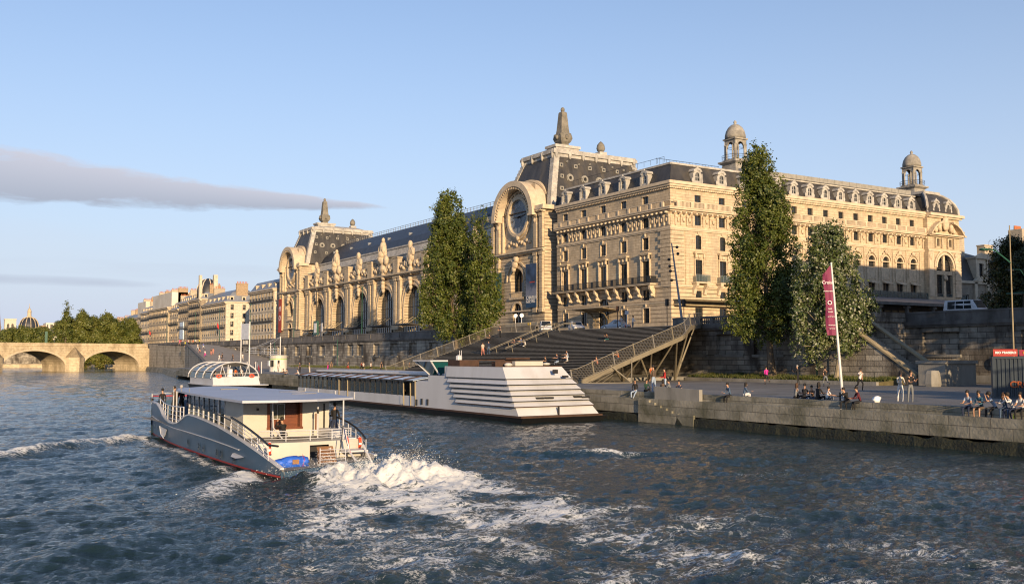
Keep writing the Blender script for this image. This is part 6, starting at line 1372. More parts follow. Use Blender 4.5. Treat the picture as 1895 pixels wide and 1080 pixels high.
# ================================================================ BLUE BOAT
BB = BG('river_cruiser', (14.6, 48, 0), 'grey blue cruise boat with a pale flat roof churning away upstream', 'boat')
port = [(62.6, 12.65, 2.04), (61.2, 12.5, 2.04), (59.8, 12.38, 2.03), (58.6, 12.3, 1.82), (57.4, 12.2, 1.5), (56.2, 12.12, 1.32), (55, 12.05, 1.23), (53.8, 12.0, 1.23), (52.8, 11.97, 1.31), (51.8, 11.95, 1.54), (50.8, 11.93, 1.79), (50.1, 11.92, 1.88), (48.5, 11.9, 1.86), (46.5, 11.88, 1.77), (44.5, 11.88, 1.64), (42.5, 11.9, 1.44), (40.8, 11.95, 1.22), (39.4, 12.02, 1.0), (38.3, 12.1, .80), (37.5, 12.2, .62), (36.9, 12.3, .45)]
def mir(x): return 29.3 - x + .1
for side in (0, 1):
    fx = (lambda x, y: x) if not side else (lambda x, y: mir(x))
    mb = MB()
    for (y0_, x0_, z0_), (y1_, x1_, z1_) in zip(port, port[1:]):
        if side and y1_ < 39.3: continue
        if side and y0_ < 44.6: z0_, z1_ = (z0_ if y0_ > 44 else .5), .5
        s = -1 if side else 1
        a, b = fx(x0_, y0_), fx(x1_, y1_)
        mb.c = 1; mb.poly((a + s * .35, y0_, -.5), (b + s * .35, y1_, -.5), (b + s * .13, y1_, .06), (a + s * .13, y0_, .06))
        mb.c = 2; mb.poly((a + s * .13, y0_, .06), (b + s * .13, y1_, .06), (b + s * .12, y1_, .14), (a + s * .12, y0_, .14))
        mb.c = 0; mb.smooth = True; mb.poly((a + s * .12, y0_, .14), (b + s * .12, y1_, .14), (b, y1_, z1_ - .03), (a, y0_, z0_ - .03)); mb.smooth = False
        mb.c = 3; mb.poly((a + s * .16, y0_, .2), (b + s * .16, y1_, .2), (b + s * .10, y1_, z1_), (a + s * .10, y0_, z0_))
        mb.hexa([(a - s * .03, y0_, z0_ - .04), (a + s * .12, y0_, z0_ - .04), (b + s * .12, y1_, z1_ - .04), (b - s * .03, y1_, z1_ - .04)], [(a - s * .03, y0_, z0_ + .03), (a + s * .12, y0_, z0_ + .03), (b + s * .12, y1_, z1_ + .03), (b - s * .03, y1_, z1_ + .03)])
    BB.add(mb, 'hull', ['hull_blue', 'hull_black', 'hull_red', 'white_paint'])
bow = [(12.65, 62.6), (13.4, 63.6), (14.7, 64.1), (16.0, 63.6), (16.75, 62.6)]
mb = MB()
for (a, b), (c, d) in zip(bow, bow[1:]): mb.c = 0; mb.poly((a, b, .1), (c, d, .1), (c, d, 2.03), (a, b, 2.03)); mb.c = 1; mb.poly((a, b, -.5), (c, d, -.5), (c, d, .1), (a, b, .1))
mb.c = 2; mb.poly((12.3, 36.9, .1), (17.3, 39.4, .1), (17.3, 39.4, .32), (12.3, 36.9, .32)); mb.poly((12.3, 36.9, -.4), (17.3, 39.4, -.4), (17.3, 39.4, .1), (12.3, 36.9, .1))
BB.add(mb, 'transom', ['hull_blue', 'hull_black', 'hull_blue'])
mb = MB(); mb.poly((12.3, 36.95, .33), (17.3, 39.42, .33), (17.4, 41.6, .36), (12.0, 41.6, .36)); mb.poly((12., 41.0, 1.08), (17.4, 41.0, 1.08), (17.4, 62.5, 1.08), (12.1, 62.5, 1.08)); mb.poly((12.6, 62.5, 1.1), (16.8, 62.5, 1.1), (16, 63.5, 1.1), (14.7, 64, 1.1), (13.4, 63.5, 1.1)); BB.add(mb, 'deck', 'deck')
mb = MB()   # pin stripe and anchor pocket
st = [(62.4, 1.16), (58, 1.02), (54, .98), (50, .98), (46, .95), (43, .88), (41.4, .82)]
hx = lambda y, z: np.interp(-y, [-p[0] for p in port], [p[1] for p in port]) - .012
for (a, z0_), (b, z1_) in zip(st, st[1:]): mb.hexa([(hx(a, 1) - .0, a, z0_), (hx(a, 1) + .08, a, z0_), (hx(b, 1) + .08, b, z1_), (hx(b, 1), b, z1_)], [(hx(a, 1), a, z0_ + .028), (hx(a, 1) + .08, a, z0_ + .028), (hx(b, 1) + .08, b, z1_ + .028), (hx(b, 1), b, z1_ + .028)])
a = hx(56, 1) - .02; mb.tube([(a, 57.4, .86), (a - .03, 56.9, .45), (a - .02, 56.3, .28)], .035, 5); mb.prism([(a + .03, 57.3, .84), (a + .03, 55.7, .78), (a + .03, 56.2, .36), (a + .03, 56.6, .32)], (-.03, 0, 0))
mb.prism([(11.9, 42.2, .62), (11.9, 40.8, .55), (11.75, 41.2, .50), (11.75, 41.9, .52)], (.1, 0, .03))
BB.add(mb, 'rubbing_strake', 'white_paint')
mb = MB()
for y, z in ((61.7, .66), (60.8, .64), (59.4, .60), (50.3, .46), (48.1, .44), (47.2, .44), (44.8, .42), (44.1, .42), (42.2, .38)):
    x = hx(y, z) + .045; mb.F([mb.P((x + .0, y + .13 * math.cos(t), z + .20 * math.sin(t))) for t in [6.283 * k / 12 for k in range(12)]])
BB.add(mb, 'porthole', 'glass')
# cabin
mb = MB(); c0, c1, k0, k1 = 12.9, 17.0, 44.1, 54.2
pass
TA = lambda p: (p[0], k0 - p[1], p[2]); mb.T = TA; mb.wall(c0, c1, 1.08, 2.86, [(14.08, 15.6, 1.5, 2.72)], 0, .35); mb.T = ID
mb.poly((c0, k0, 1.08), (c0, 47.1, 1.08), (c0, 47.1, 2.86), (c0, k0, 2.86)); mb.poly((c1, k0, 1.08), (c1, k1, 1.08), (c1, k1, 2.86), (c1, k0, 2.86)); mb.box(c0, c1, k1, k1 + .05, 1.08, 1.9)
mb.box(c0 - .01, c0 + .05, 47.1, k1, 1.08, 1.5); mb.box(c0 - .01, c0 + .05, 47.1, k1, 2.7, 2.86); mb.box(c0 + 1, c1 - .2, k0 + 1.2, k0 + 1.25, 1.08, 2.8)
BB.add(mb, 'cabin', 'cream_paint')
mb = MB()
for k in range(8): y = 47.12 + k * 1.0; mb.box(c0 - .025, c0 + .055, y, y + (.22 if k == 1 else .07), 1.5, 2.7)
BB.add(mb, 'cabin_post', 'white_paint')
for k in range(7):
    mb = MB(); mb.poly((c0 + .02, 47.2 + k, 1.5), (c0 + .02, 48.12 + k, 1.5), (c0 + .02, 48.12 + k, 2.7), (c0 + .02, 47.2 + k, 2.7)); BB.add(mb, 'window', 'cabglass')
mb = MB(); mb.box(14.0, 15.62, k0 + .30, k0 + .34, 1.5, 2.72); mb.box(13.98, 15.7, k0 - .06, k0 - .02, 1.42, 1.52); mb.box(15.55, 15.66, k0 - .06, k0 + .3, 1.5, 2.72)
mb.box(14.0, 14.12, k0 - .05, k0 + .3, 1.5, 2.72)
for k in range(9): mb.box(14.95, 15.5, k0 + .24, k0 + .3, 1.95 + k * .08, 2.0 + k * .08)
mb.box(16.3, 16.36, k0 - .05, k0 - .02, 1.3, 2.1)
BB.add(mb, 'wood_panel', 'mahogany')
mb = MB(); mb.c = 1; mb.box(14.2, 14.86, k0 + .2, k0 + .26, 1.9, 2.55); mb.c = 0; mb.box(14.17, 14.2, k0 + .15, k0 + .28, 1.87, 2.58); mb.box(14.86, 14.89, k0 + .15, k0 + .28, 1.87, 2.58); mb.box(14.2, 14.86, k0 + .15, k0 + .28, 2.55, 2.58); mb.box(14.2, 14.86, k0 + .15, k0 + .28, 1.87, 1.9); mb.box(14.515, 14.54, k0 + .15, k0 + .25, 1.9, 2.55)
BB.add(mb, 'window', ['white_paint', 'hallpane'])
mb = MB(); mb.box(13.5, 13.58, k0 - .12, k0 - .005, 2.32, 2.42); mb.c = 1; mb.box(15.75, 15.83, 42.3, 42.4, 2.2, 2.4); BB.add(mb, 'lantern', ['black', 'black'])
mb = MB(); mb.box(16.7, 16.78, k0 - .03, k0 - .005, 1.2, 2.55); BB.add(mb, 'door_slit', 'black')
# roof
top = [(13.3, 58.6), (12.55, 55.5), (12.1, 50.8), (11.85, 45), (11.8, 40.5), (13.2, 40.15), (15.0, 40.35), (17.1, 41.4), (17.9, 46), (18.0, 52), (17.4, 58), (16.4, 60.4), (14.6, 60.3)]
mb = MB(); c = (15, 50); n = len(top)
cam_ = lambda x, y: 2.93 + .10 * max(0, 1 - ((x - 14.9) / 3.2) ** 2)
rings = [[(c[0] + (x - c[0]) * s, c[1] + (y - c[1]) * s) for x, y in top] for s in (1., .8, .55, .3)]
mb.smooth = True
idx = [[mb.P((x, y, 2.93 if j == 0 else cam_(x, y))) for x, y in r] for j, r in enumerate(rings)]
for a, b in zip(idx, idx[1:]):
    for k in range(n): mb.F([a[k], a[(k + 1) % n], b[(k + 1) % n], b[k]])
mb.F(idx[-1]); mb.smooth = False
lo = [mb.P((x, y, 2.83)) for x, y in top]
for k in range(n): mb.F([lo[k], lo[(k + 1) % n], mb.P((*top[(k + 1) % n], 2.929)), mb.P((*top[k], 2.929))])
mb.F(lo)
BB.add(mb, 'roof', 'grey_roof')
mb = MB(); mb.box(15.2, 16.4, 44.2, 44.3, 3.02, 3.05); mb.box(15.6, 16.9, 47.2, 47.35, 3.0, 3.04); mb.box(14.0, 14.9, 52, 52.15, 3.02, 3.06)
for k, y in enumerate((55.5, 53.6, 51.9)): mb.tube([(12.35 - .0 * k, y, 2.9), (12.35, y, 3.13)], .02, 5)
BB.add(mb, 'roof_vent', 'deck')
mb = MB()
for x, y in ((12.75, 57.2), (12.45, 55.1)): mb.tube([(x, y, 1.1), (x, y, 2.88)], .04, 6)
for x, y, z in ((15.79, 42.35, .36), (16.55, 41.2, .36), (14.02, 43.4, 1.1)): mb.tube([(x, y, z), (x, y, 2.85)], .035, 6)
BB.add(mb, 'roof_post', 'white_paint')
# bow guard rails
mb = MB()
def rail(pts, mids=2, every=1, h=.9, zf=None, r=.02, posts=True, pr=.035, m=0, dark=0):
    global mb
    mb.c = dark; mb.tube([(x, y, z + h) for x, y, z in pts], r * 1.5, 6); mb.c = m
    for j in range(1, mids + 1): mb.tube([(x, y, z + h * j / (mids + 1)) for x, y, z in pts], r * .6, 4)
    if posts:
        for p in pts[::every]: mb.tube([p, (p[0], p[1], p[2] + h)], pr, 6)
bowr = [(12.75, 62.3, 2.0), (12.6, 60.2, 1.95)]
mb.c = 0
pr_ = [(x + .06, y) for y, x, z in port]
zt_ = lambda y: float(np.interp(-y, [-p[0] for p in port], [p[2] for p in port]))
pts = [(12.55, 59.6), (12.42, 58.2), (12.32, 57.2), (12.2, 56.0), (12.14, 54.6), (12.08, 53.4), (12.04, 52.4), (12.0, 51.5)]
tp = [2.3, 2.16, 2.12, 2.1, 2.1, 2.12, 2.15, 2.18]
for j in range(4):
    f = j / 4.; mb.tube([(x, y, max(zt_(y) + .03, (t - (t - 1.2) * f))) for (x, y), t in zip(pts, tp)], .018 if j else .03, 5)
for (x, y), t in zip(pts, tp): mb.tube([(x, y, zt_(y) - .05), (x, y, t)], .03, 6)
mb.tube([(12.6, 62.4, 2.25), (12.55, 60.5, 2.3), (12.55, 59.6, 2.3)], .025, 5)
mb.c = 1; mb.tube([(12.66, 62.5, 2.36), (13.6, 63.4, 2.33), (15.2, 63.6, 2.3)], .03, 5); mb.c = 0; mb.tube([(12.66, 62.5, 2.45), (13.6, 63.4, 2.5), (15.2, 63.6, 2.5)], .02, 5)
for x, y in ((12.66, 62.5), (13.6, 63.4), (14.7, 63.9)): mb.tube([(x, y, 1.9), (x, y, 2.5)], .04, 6)
mb.c = 2; mb.tube([(12.66, 62.5, 2.05), (12.66, 62.5, 2.3)], .09, 8)
BB.add(mb, 'bow_rail', ['white_paint', 'red', 'black'])
mb = MB()
ys = [50.4 - .95 * k for k in range(9)]
mb.c = 1; mb.tube([(11.98, y, zt_(y) + .36 + .02 * i) for i, y in enumerate(ys)], .03, 6); mb.c = 0; mb.tube([(11.98, y, zt_(y) + .2) for y in ys], .014, 4)
for y in ys: mb.tube([(11.98, y, zt_(y)), (11.98, y, zt_(y) + .38)], .018, 5)
BB.add(mb, 'side_rail', ['white_paint', 'black']); mb = MB()
ys = [43.0, 42.0, 41.0, 40.0, 39.2, 38.4, 37.8]
mb.c = 1; mb.tube([(12.05, y, zt_(y) + .62) for y in ys] + [(12.3, 37.3, 1.28)], .045, 6); mb.c = 0
for j in (1, 2, 3): mb.tube([(12.05, y, zt_(y) + .15 * j) for y in ys], .016, 4)
for y in ys: mb.tube([(12.07, y, zt_(y)), (12.07, y, zt_(y) + .62)], .02, 5)
BB.add(mb, 'side_rail', ['white_paint', 'black']); mb = MB(); mb.c = 1; ys = [44.6, 43.6, 42.6, 41.7, 40.9, 40.3]; zz = [1.95, 1.88, 1.74, 1.55, 1.33, 1.12]
mb.tube([(17.25 + .12 * math.sin(i * .6), y, z) for i, (y, z) in enumerate(zip(ys, zz))], .045, 6); mb.c = 0
for i, (y, z) in enumerate(zip(ys, zz)): mb.tube([(17.25 + .12 * math.sin(i * .6), y, .4), (17.25 + .12 * math.sin(i * .6), y, z)], .02, 5)
for j in (1, 2, 3): mb.tube([(17.25 + .12 * math.sin(i * .6), y, .5 + (z - .5) * j / 4) for i, (y, z) in enumerate(zip(ys, zz))], .016, 4)
BB.add(mb, 'side_rail', ['white_paint', 'black'])
mb = MB()
for j, z in enumerate((1.2, 1.31, 1.42, 1.54)):
    mb.tube([(12.9 + .35 * k, 41.15 + .5 * ((k - 6) / 6.) ** 2, z) for k in range(13)], .014 if j < 3 else .024, 5)
for k in (0, 3, 6, 9, 12): x, y = 12.9 + .35 * k, 41.15 + .5 * ((k - 6) / 6.) ** 2; mb.tube([(x, y, 1.1), (x, y, 1.56)], .024, 5)
mb.tube([(13.85, 42.9, 2.8), (13.85, 42.7, 1.6), (14.1, 42.2, 1.15)], .035, 6)
BB.add(mb, 'aft_rail', 'white_paint')
# aft bulkhead, hatch, ramp ladder
mb = MB(); arc = [(12.15 + .44 * k, 40.95 - .35 * (1 - ((k - 6) / 6.) ** 2)) for k in range(13)]
for k, ((a, b), (c, d)) in enumerate(zip(arc, arc[1:])):
    if k in (6, 7): mb.poly((a, b, .95), (c, d, .95), (c, d, 1.1), (a, b, 1.1)); continue
    mb.poly((a, b, .33), (c, d, .33), (c, d, 1.1), (a, b, 1.1))
mb.poly(*[(x, y, 1.095) for x, y in arc], (17.4, 42, 1.095), (12.1, 42, 1.095)); BB.add(mb, 'bulkhead', 'cream_paint')
mb = MB(); mb.box(14.7, 15.75, 41.2, 41.25, .33, 1.0); BB.add(mb, 'hatch', 'black')  # black sheet stands in for the unlit inside of the opening
mb = MB(lambda p: (p[0] - .55, p[1] + .35, p[2])); mb.c = 0; mb.hexa([(14.9, 38.0, .38), (15.7, 38.0, .38), (15.75, 38.6, 1.0), (15.05, 38.6, 1.0)], [(14.9, 38.05, .42), (15.7, 38.05, .42), (15.75, 38.66, 1.03), (15.05, 38.66, 1.03)]); mb.c = 1
for j in range(5): z = .45 + .13 * j; mb.tube([(14.85, 37.7, z), (15.95, 37.7, z)], .015, 4)
for x in (14.85, 15.95): mb.tube([(x, 37.7, .35), (x, 37.7, 1.05)], .02, 5)
BB.add(mb, 'gangway', ['teak', 'white_paint'])
mb = MB(); mb.box(16.3, 17.0, 41.9, 43.6, .4, 1.45); mb.box(16.6, 17.1, 41.0, 41.8, .4, 1.15); mb.box(16.2, 17.2, 39.9, 40.8, .62, .7)
for a, b in (((16.3, 39.9, .7), (16.45, 38.6, -.1)), ((17.0, 40.0, .9), (17.1, 38.8, -.1))): mb.tube([a, b], .05, 6)
BB.add(mb, 'locker', 'white_paint')
def buoy(loc, rot):
    b = MB()
    for k in range(16):
        a0, a1 = 2 * math.pi * k / 16, 2 * math.pi * (k + 1) / 16; b.c = 1 if k % 4 == 0 else 0; b.tube([(.21 * math.cos(a0), 0, .21 * math.sin(a0)), (.21 * math.cos(a1), 0, .21 * math.sin(a1))], .065, 7)
    o = BB.put('lifebuoy', b.mesh('lifebuoy', ['orange', 'white']), loc); o.rotation_euler.z = rot
buoy((12.28, 38.3, 1.12), R(70)); buoy((17.2, 40.9, .95), R(80))
o = empty('life_raft', (13.3, 38.5, .34), 0, 'bright blue wrapped life raft on the stern of the blue boat', 'raft'); mb = MB(); mb.smooth = True
mb.hexa([(-.6, -.3, 0), (.6, -.3, 0), (.6, .35, 0), (-.6, .35, 0)], [(-.5, -.25, .3), (.45, -.2, .38), (.45, .25, .38), (-.5, .28, .3)]); mb.blob((.45, 0, .2), (.25, .33, .2), 9, 7, .15); mb.blob((-.5, 0, .16), (.3, .35, .17), 9, 7, .15); mb.blob((0, 0, .22), (.55, .34, .2), 10, 7, .1); mb.build('cover', 'tarp_blue', o)
mb = MB(); mb.box(-.12, .15, -.37, -.355, .12, .3); mb.build('patch', 'teak', o); mb = MB(); mb.tube([(.3, -.38, .02), (.38, -.36, .3), (.42, 0, .45)], .012, 4); mb.build('cord', 'red', o)
o = empty('ensign', (15.6, 39.3, .4), 0, 'drooping blue white and red flag on the stern of the blue boat', 'flag'); mb = MB(); mb.tube([(0, 0, 0), (.15, -.1, 1.45)], .02, 6); mb.build('staff', 'iron', o)
mb = MB(); cols = 9
P_ = [[((.15 + .028 * i + .035 * j), -.1 + .03 * math.sin(i * 2.2 + j), 1.40 - .17 * j - .06 * i) for i in range(cols)] for j in range(5)]
for j in range(4):
    for i in range(cols - 1): mb.c = 0 if i < 3 else (1 if i < 6 else 2); mb.poly(P_[j][i], P_[j][i + 1], P_[j + 1][i + 1], P_[j + 1][i])
mat('flag_blue', (.02, .05, .2), .8); mb.build('cloth', ['flag_blue', 'white', 'red'], o)
# ================================================================ RESTAURANT BARGE
B = BG('restaurant_barge', (41, 82, 0), 'long white restaurant barge with a louvred stern moored at the quay', 'boat')
x0_, x1_ = 37.3, 44.4
mb = MB(); mb.c = 0; mb.hexa([(x0_ + .3, 59.9, -.4), (x1_ - .2, 59.9, -.4), (x1_ - .2, 104, -.4), (x0_ + .3, 104, -.4)], [(x0_ - .02, 59.0, .36), (x1_ + .7, 59.2, .36), (x1_, 107, .36), (x0_ - .02, 107, .36)]); mb.prism([(x0_, 107, -.3), (x1_, 107, -.3), (41, 111, -.3)], (0, 0, 1.2))
mb.c = 1; mb.box(x0_ - .08, x1_ + .05, 59.1, 107, .361, .5)
B.add(mb, 'hull', ['hull_black', 'rust'])
mb = MB(); mb.box(x0_, x0_ + .1, 76.3, 106.5, .5, 1.36); mb.box(x0_, x0_ + .1, 71, 76.4, .5, 2.62); mb.box(x1_ - .1, x1_, 71, 106.5, .5, 1.36); mb.box(x0_ + .1, x1_ - .1, 106.4, 106.5, .5, 1.36); mb.box(x0_ + .1, x1_ - .1, 70.9, 71, .5, 2.62); mb.box(x0_ + .1, x1_ - .1, 76.2, 76.3, 1.4, 2.62)
mb.box(x0_ + 1.6, x1_ - 1.6, 72, 105.0, 3.14, 3.34); mb.box(x0_ + 1.7, x0_ + 1.9, 72, 105, 2.9, 3.08); mb.box(x0_ + .02, x1_ - .1, 71, 76.2, 2.62, 2.7)
for y in (79.0, 90, 95, 100, 104): mb.box(x0_ - .05, x0_, y, y + .5, .6, 1.3)
B.add(mb, 'topsides', 'white_paint')
mb = MB(); mb.box(x0_ + .2, x1_ - .2, 71.1, 106.3, .75, .8); mb.box(x0_ + 3.2, x0_ + 3.3, 78, 106, .8, 2.6); B.add(mb, 'deck', 'black')
for k in range(22):
    y = 78.9 + k * 1.25; mb = MB(); mb.c = 0; mb.poly((x0_ + .06, y, 1.36), (x0_ + .06, y + 1.2, 1.36), (x0_ + .06, y + 1.2, 2.66), (x0_ + .06, y, 2.66)); mb.c = 1; mb.box(x0_, x0_ + .12, y + 1.18, y + 1.25 + (.06 if k % 3 == 0 else 0), 1.3, 2.68); B.add(mb, 'window', ['cabglass', 'black'])
mb = MB(); mb.box(x0_ + .02, x0_ + .1, 76.4, 77.2, .5, 2.62); mb.box(x0_ + .03, x0_ + .1, 92.4, 93.2, .5, 2.66); B.add(mb, 'door', 'black')
mb = MB(); 
for y in (76.35, 77.3, 78.7, 91.7, 94.0): mb.tube([(x0_ - .03, y, .5), (x0_ - .03, y + .08, 2.66)], .06, 6)
B.add(mb, 'post', 'coping')
mat('skylight_pane', (.55, .66, .82), .55, var=.3, scale=.9, spec=.15)  # pale blue stands in for the sky mirrored in the eaves glass
mb = MB(); mb.c = 0; mb.hexa([(x0_ - .25, 76.4, 2.66), (x0_ + 1.7, 76.4, 2.98), (x0_ + 1.7, 106.5, 2.98), (x0_ - .25, 106.5, 2.66)], [(x0_ - .25, 76.4, 2.70), (x0_ + 1.7, 76.4, 3.02), (x0_ + 1.7, 106.5, 3.02), (x0_ - .25, 106.5, 2.70)])
mb.c = 1
for k in range(11): y = 78.2 + k * 2.7; mb.tube([(x0_ - .3, y, 2.75), (x0_ + 1.6, y + .05, 3.07)], .055, 5); pass
mb.c = 2; mb.box(x0_ - .3, x0_ - .24, 76.4, 106.5, 2.63, 2.74); mb.box(x0_ + 1.5, x0_ + 1.69, 73, 106, 2.98, 3.14)
B.add(mb, 'glass_eaves', ['skylight_pane', 'rust', 'black'])
# stern block with louvres
def sx(z): return 59.6 + (z - .5) * .63          # raked stern
def xr(z): return 44.45 - (z - .5) * .53         # raked right side
mb = MB(); mb.c = 0
mb.poly((x0_, 59.6, .5), (44.45, 59.6, .5), (xr(4), sx(4), 4), (x0_, sx(4), 4)); mb.poly((x0_, 59.6, .5), (x0_, 71, .5), (x0_, 71, 4), (x0_, sx(4), 4)); mb.poly((44.45, 59.6, .5), (44.45, 71, .5), (xr(4), 71, 4), (xr(4), sx(4), 4))
mb.poly((x0_, 71, .5), (44.45, 71, .5), (xr(4), 71, 4), (x0_, 71, 4)); mb.poly((x0_ + .3, 71, .5), (x0_ + .3, 72.5, 2.6), (x0_, 71, 4)) if 0 else None
mb.c = 1; mb.poly((x0_, sx(4), 4), (xr(4), sx(4), 4), (xr(4), 71, 4), (x0_, 71, 4))
mb.c = 0; mb.box(x0_ + .0, x0_ + .12, 71, 74.0, 2.62, 3.2)
B.add(mb, 'stern_block', ['white_paint', 'rust'])
for k, z in enumerate((1.16, 1.55, 1.95, 2.34, 2.73, 3.14)):
    mb = MB(); o_ = .22 if k < 5 else .1; mb.c = 0
    y = sx(z); yb = 70.6 - (5 - k) * .35
    zt = z + (.33 if k < 5 else .8)
    # sloping blade: stands off at its foot, tucks in under the one above
    mb.poly((x0_ - o_, y - o_, z), (xr(z) + o_ * .25, y - o_, z), (xr(zt), sx(zt) - .02, zt), (x0_ - .02, sx(zt) - .02, zt))
    mb.poly((x0_ - o_, y - o_, z), (x0_ - o_, yb, z), (x0_ - .02, yb, zt), (x0_ - .02, sx(zt) - .02, zt))
    mb.poly((xr(z) + o_ * .25, y - o_, z), (xr(z) + o_ * .25, yb, z), (xr(zt) + .02, yb, zt), (xr(zt) + .02, sx(zt), zt))
    mb.c = 1; mb.box(x0_ - o_ - .02, xr(z) + o_ * .25, y - o_ - .02, y, z - .055, z - .004); mb.box(x0_ - o_ - .02, x0_, y, yb, z - .06, z - .004)
    B.add(mb, 'louvre', ['white_paint', 'black' if k else 'rust'])
mb = MB(); mb.box(x0_ + 3.4, x0_ + 3.45, 59.4, 59.62, .5, 1.1)
for x, z in ((39.2, 1.66), (40.0, 1.66), (42.6, 1.7), (43.3, 1.66)): mb.box(x, x + .7, sx(z) - .25, sx(z) + .1, z, z + .13)
mb.box(41.2, 41.5, 60.7, 61, 3.5, 3.8); mb.box(42.0, 42.4, 60.6, 60.9, 3.2, 3.35); mb.box(x0_ - .06, x0_, 62.6, 63.4, 2.05, 2.3)
for y, z in ((76.0, .6), (75.0, .7), (73.9, .7)): mb.box(x0_ - .08, x0_, y, y + .25, z, z + .5)
B.add(mb, 'vent', 'black')
mb = MB(); mb.box(37.5, xr(4), sx(4), sx(4) + .05, 4.0, 4.08); mb.box(37.5, 41.8, 63.2, 63.25, 4.0, 4.45); mb.box(37.6, 39.4, 69, 71, 4.0, 4.5); mb.tube([(39.2, 64.5, 4.6), (41.4, 64.5, 4.62)], .09, 8); mb.tube([(37.6, 66, 4.0), (37.6, 66, 4.5), (40, 66, 4.5)], .05, 5); mb.box(40, 41.5, 66.5, 68, 4.0, 4.35); B.add(mb, 'engine_casing', 'rust')
mb = MB(); mb.box(38.9, 41.4, 62.6, 63.1, 4.0, 4.42); mb.smooth = True; mb.blob((38.4, 62.8, 4.15), (.35, .3, .17), 9, 6); mb.blob((42.1, 63.2, 4.2), (.35, .3, .12), 9, 6); B.add(mb, 'deck_locker', 'cream_paint')
mb = MB(); mb.c = 0; mb.hexa([(38.7, 74.6, 3.2), (40.4, 74.6, 3.2), (40.4, 76.4, 3.2), (38.7, 76.4, 3.2)], [(37.7, 74.2, 4.35), (41, 74.2, 4.35), (41, 77.2, 4.35), (37.7, 77.2, 4.35)]); mb.c = 1; mb.box(37.5, 41.3, 74, 77.4, 4.352, 4.47)
for a, b in (((38.66, 74.56, 3.2), (37.66, 74.16, 4.35)), ((40.42, 74.56, 3.2), (41.02, 74.16, 4.35)), ((38.66, 76.4, 3.2), (37.66, 77.2, 4.35))): mb.tube([a, b], .07, 5)
for p in ((40.2, 73.8), (39.4, 72)): mb.tube([(*p, 4), (*p, 5.3)], .03, 4)
mb.lathe([(.28, 0), (.28, .35), (.1, .45)], (40.8, 75, 4.47), 8)
glassmat('wheelglass', (.01, .07, .07), .08); B.add(mb, 'wheelhouse', ['wheelglass', 'white_paint'])
# ================================================================ GLASS ROOFED BOAT
B = BG('glass_roofed_boat', (36.6, 140, 0), 'white boat with an arched glass canopy moored beyond the barge', 'boat')
gx0, gx1, gy0, gy1 = 33.9, 40.4, 130.5, 143
mb = MB(); mb.c = 0; mb.hexa([(gx0 + .4, gy0, -.3), (gx1 - .4, gy0, -.3), (gx1 - .4, gy1, -.3), (gx0 + .4, gy1, -.3)], [(gx0 - .1, gy0 - .8, .95), (gx1 + .9, gy0 - .8, .95), (gx1, gy1, .95), (gx0 - .1, gy1, .95)])
mb.c = 1; mb.hexa([(gx0 + .2, gy0, 1.05), (gx1, gy0, 1.05), (gx1, gy1, 1.05), (gx0 + .2, gy1, 1.05)], [(gx0 + .2, gy0 + .3, 2.05), (gx1 - .2, gy0 + .3, 2.15), (gx1 - .2, gy1, 2.1), (gx0 + .2, gy1, 2.1)]); mb.box(gx0 - .1, gx1 + .9, gy0 - .85, gy1, .953, 1.045)
B.add(mb, 'hull', ['hull_black', 'white_paint'])
def arcx(t, r=1.): return (gx0 + gx1) / 2 + (gx1 - gx0) / 2 * math.cos(t) * r, 1.9 + 2.15 * math.sin(t) * r
mb = MB()
for j in range(3):
    for k in range(10):
        t0_, t1_ = math.pi * k / 10, math.pi * (k + 1) / 10; y_a, y_b = gy0 + .6 + j * 4.1, gy0 + 4.6 + j * 4.1
        if 2 < k < 7: mb.c = 1
        else: mb.c = 0
        a, b = arcx(t0_, .97), arcx(t1_, .97); mb.poly((a[0], y_a, a[1]), (b[0], y_a, b[1]), (b[0], y_b, b[1]), (a[0], y_b, a[1]))
B.add(mb, 'canopy_glass', ['cabglass', 'slate_dark'])
mb = MB()
for j in range(4): y = gy0 + .6 + j * 4.1; mb.tube([(arcx(math.pi * k / 14)[0], y, arcx(math.pi * k / 14)[1]) for k in range(15)], .09, 6)
for k in (2, 4, 10, 12): t = math.pi * k / 14; mb.tube([(arcx(t)[0], gy0 + .5, arcx(t)[1]), (arcx(t)[0], gy1 - .5, arcx(t)[1])], .06, 5)
for s in (0, 1):
    for a, b in ((1.2, 1.5), (2.0, 1.5), (2.2, 2.6)): mb.tube([(gx0 + a if s == 0 else gx1 - a, gy0 + .5, 2.1), (gx0 + b if s == 0 else gx1 - b, gy0 + .55, 3.6)], .05, 5)
mb.box(gx0 + .3, gx1 - .3, gy0 + .28, gy0 + .34, 2.5, 2.56); mb.tube([(36.2, gy0 + .6, 2.1), (36.2, gy0 + .6, 3.7)], .08, 6)
B.add(mb, 'canopy_frame', 'white_paint')
mb = MB(); mb.prism([(35.4, gy0 + .55, 3.45), (38.2, gy0 + .55, 3.45), (38.2, gy0 + .55, 3.75), (36.8, gy0 + .55, 3.98), (35.4, gy0 + .55, 3.75)], (0, .3, 0)); B.add(mb, 'sign_board', 'black')
for p in ((34.9, gy0 + .2, 2.2), (39.3, gy0 + .2, 2.2)):
    b = MB(); b.tube([(.3 * math.cos(a), 0, .3 * math.sin(a) * .6) for a in [6.283 * k / 12 for k in range(13)]], .09, 6, cap=False); B.put('lifebuoy', b.mesh('lifebuoy', 'orange'), p)
mb = MB(); mb.box(36.2, 36.9, gy0 + 1, gy0 + 1.1, 2.1, 3.1); B.add(mb, 'inner_door', 'white')
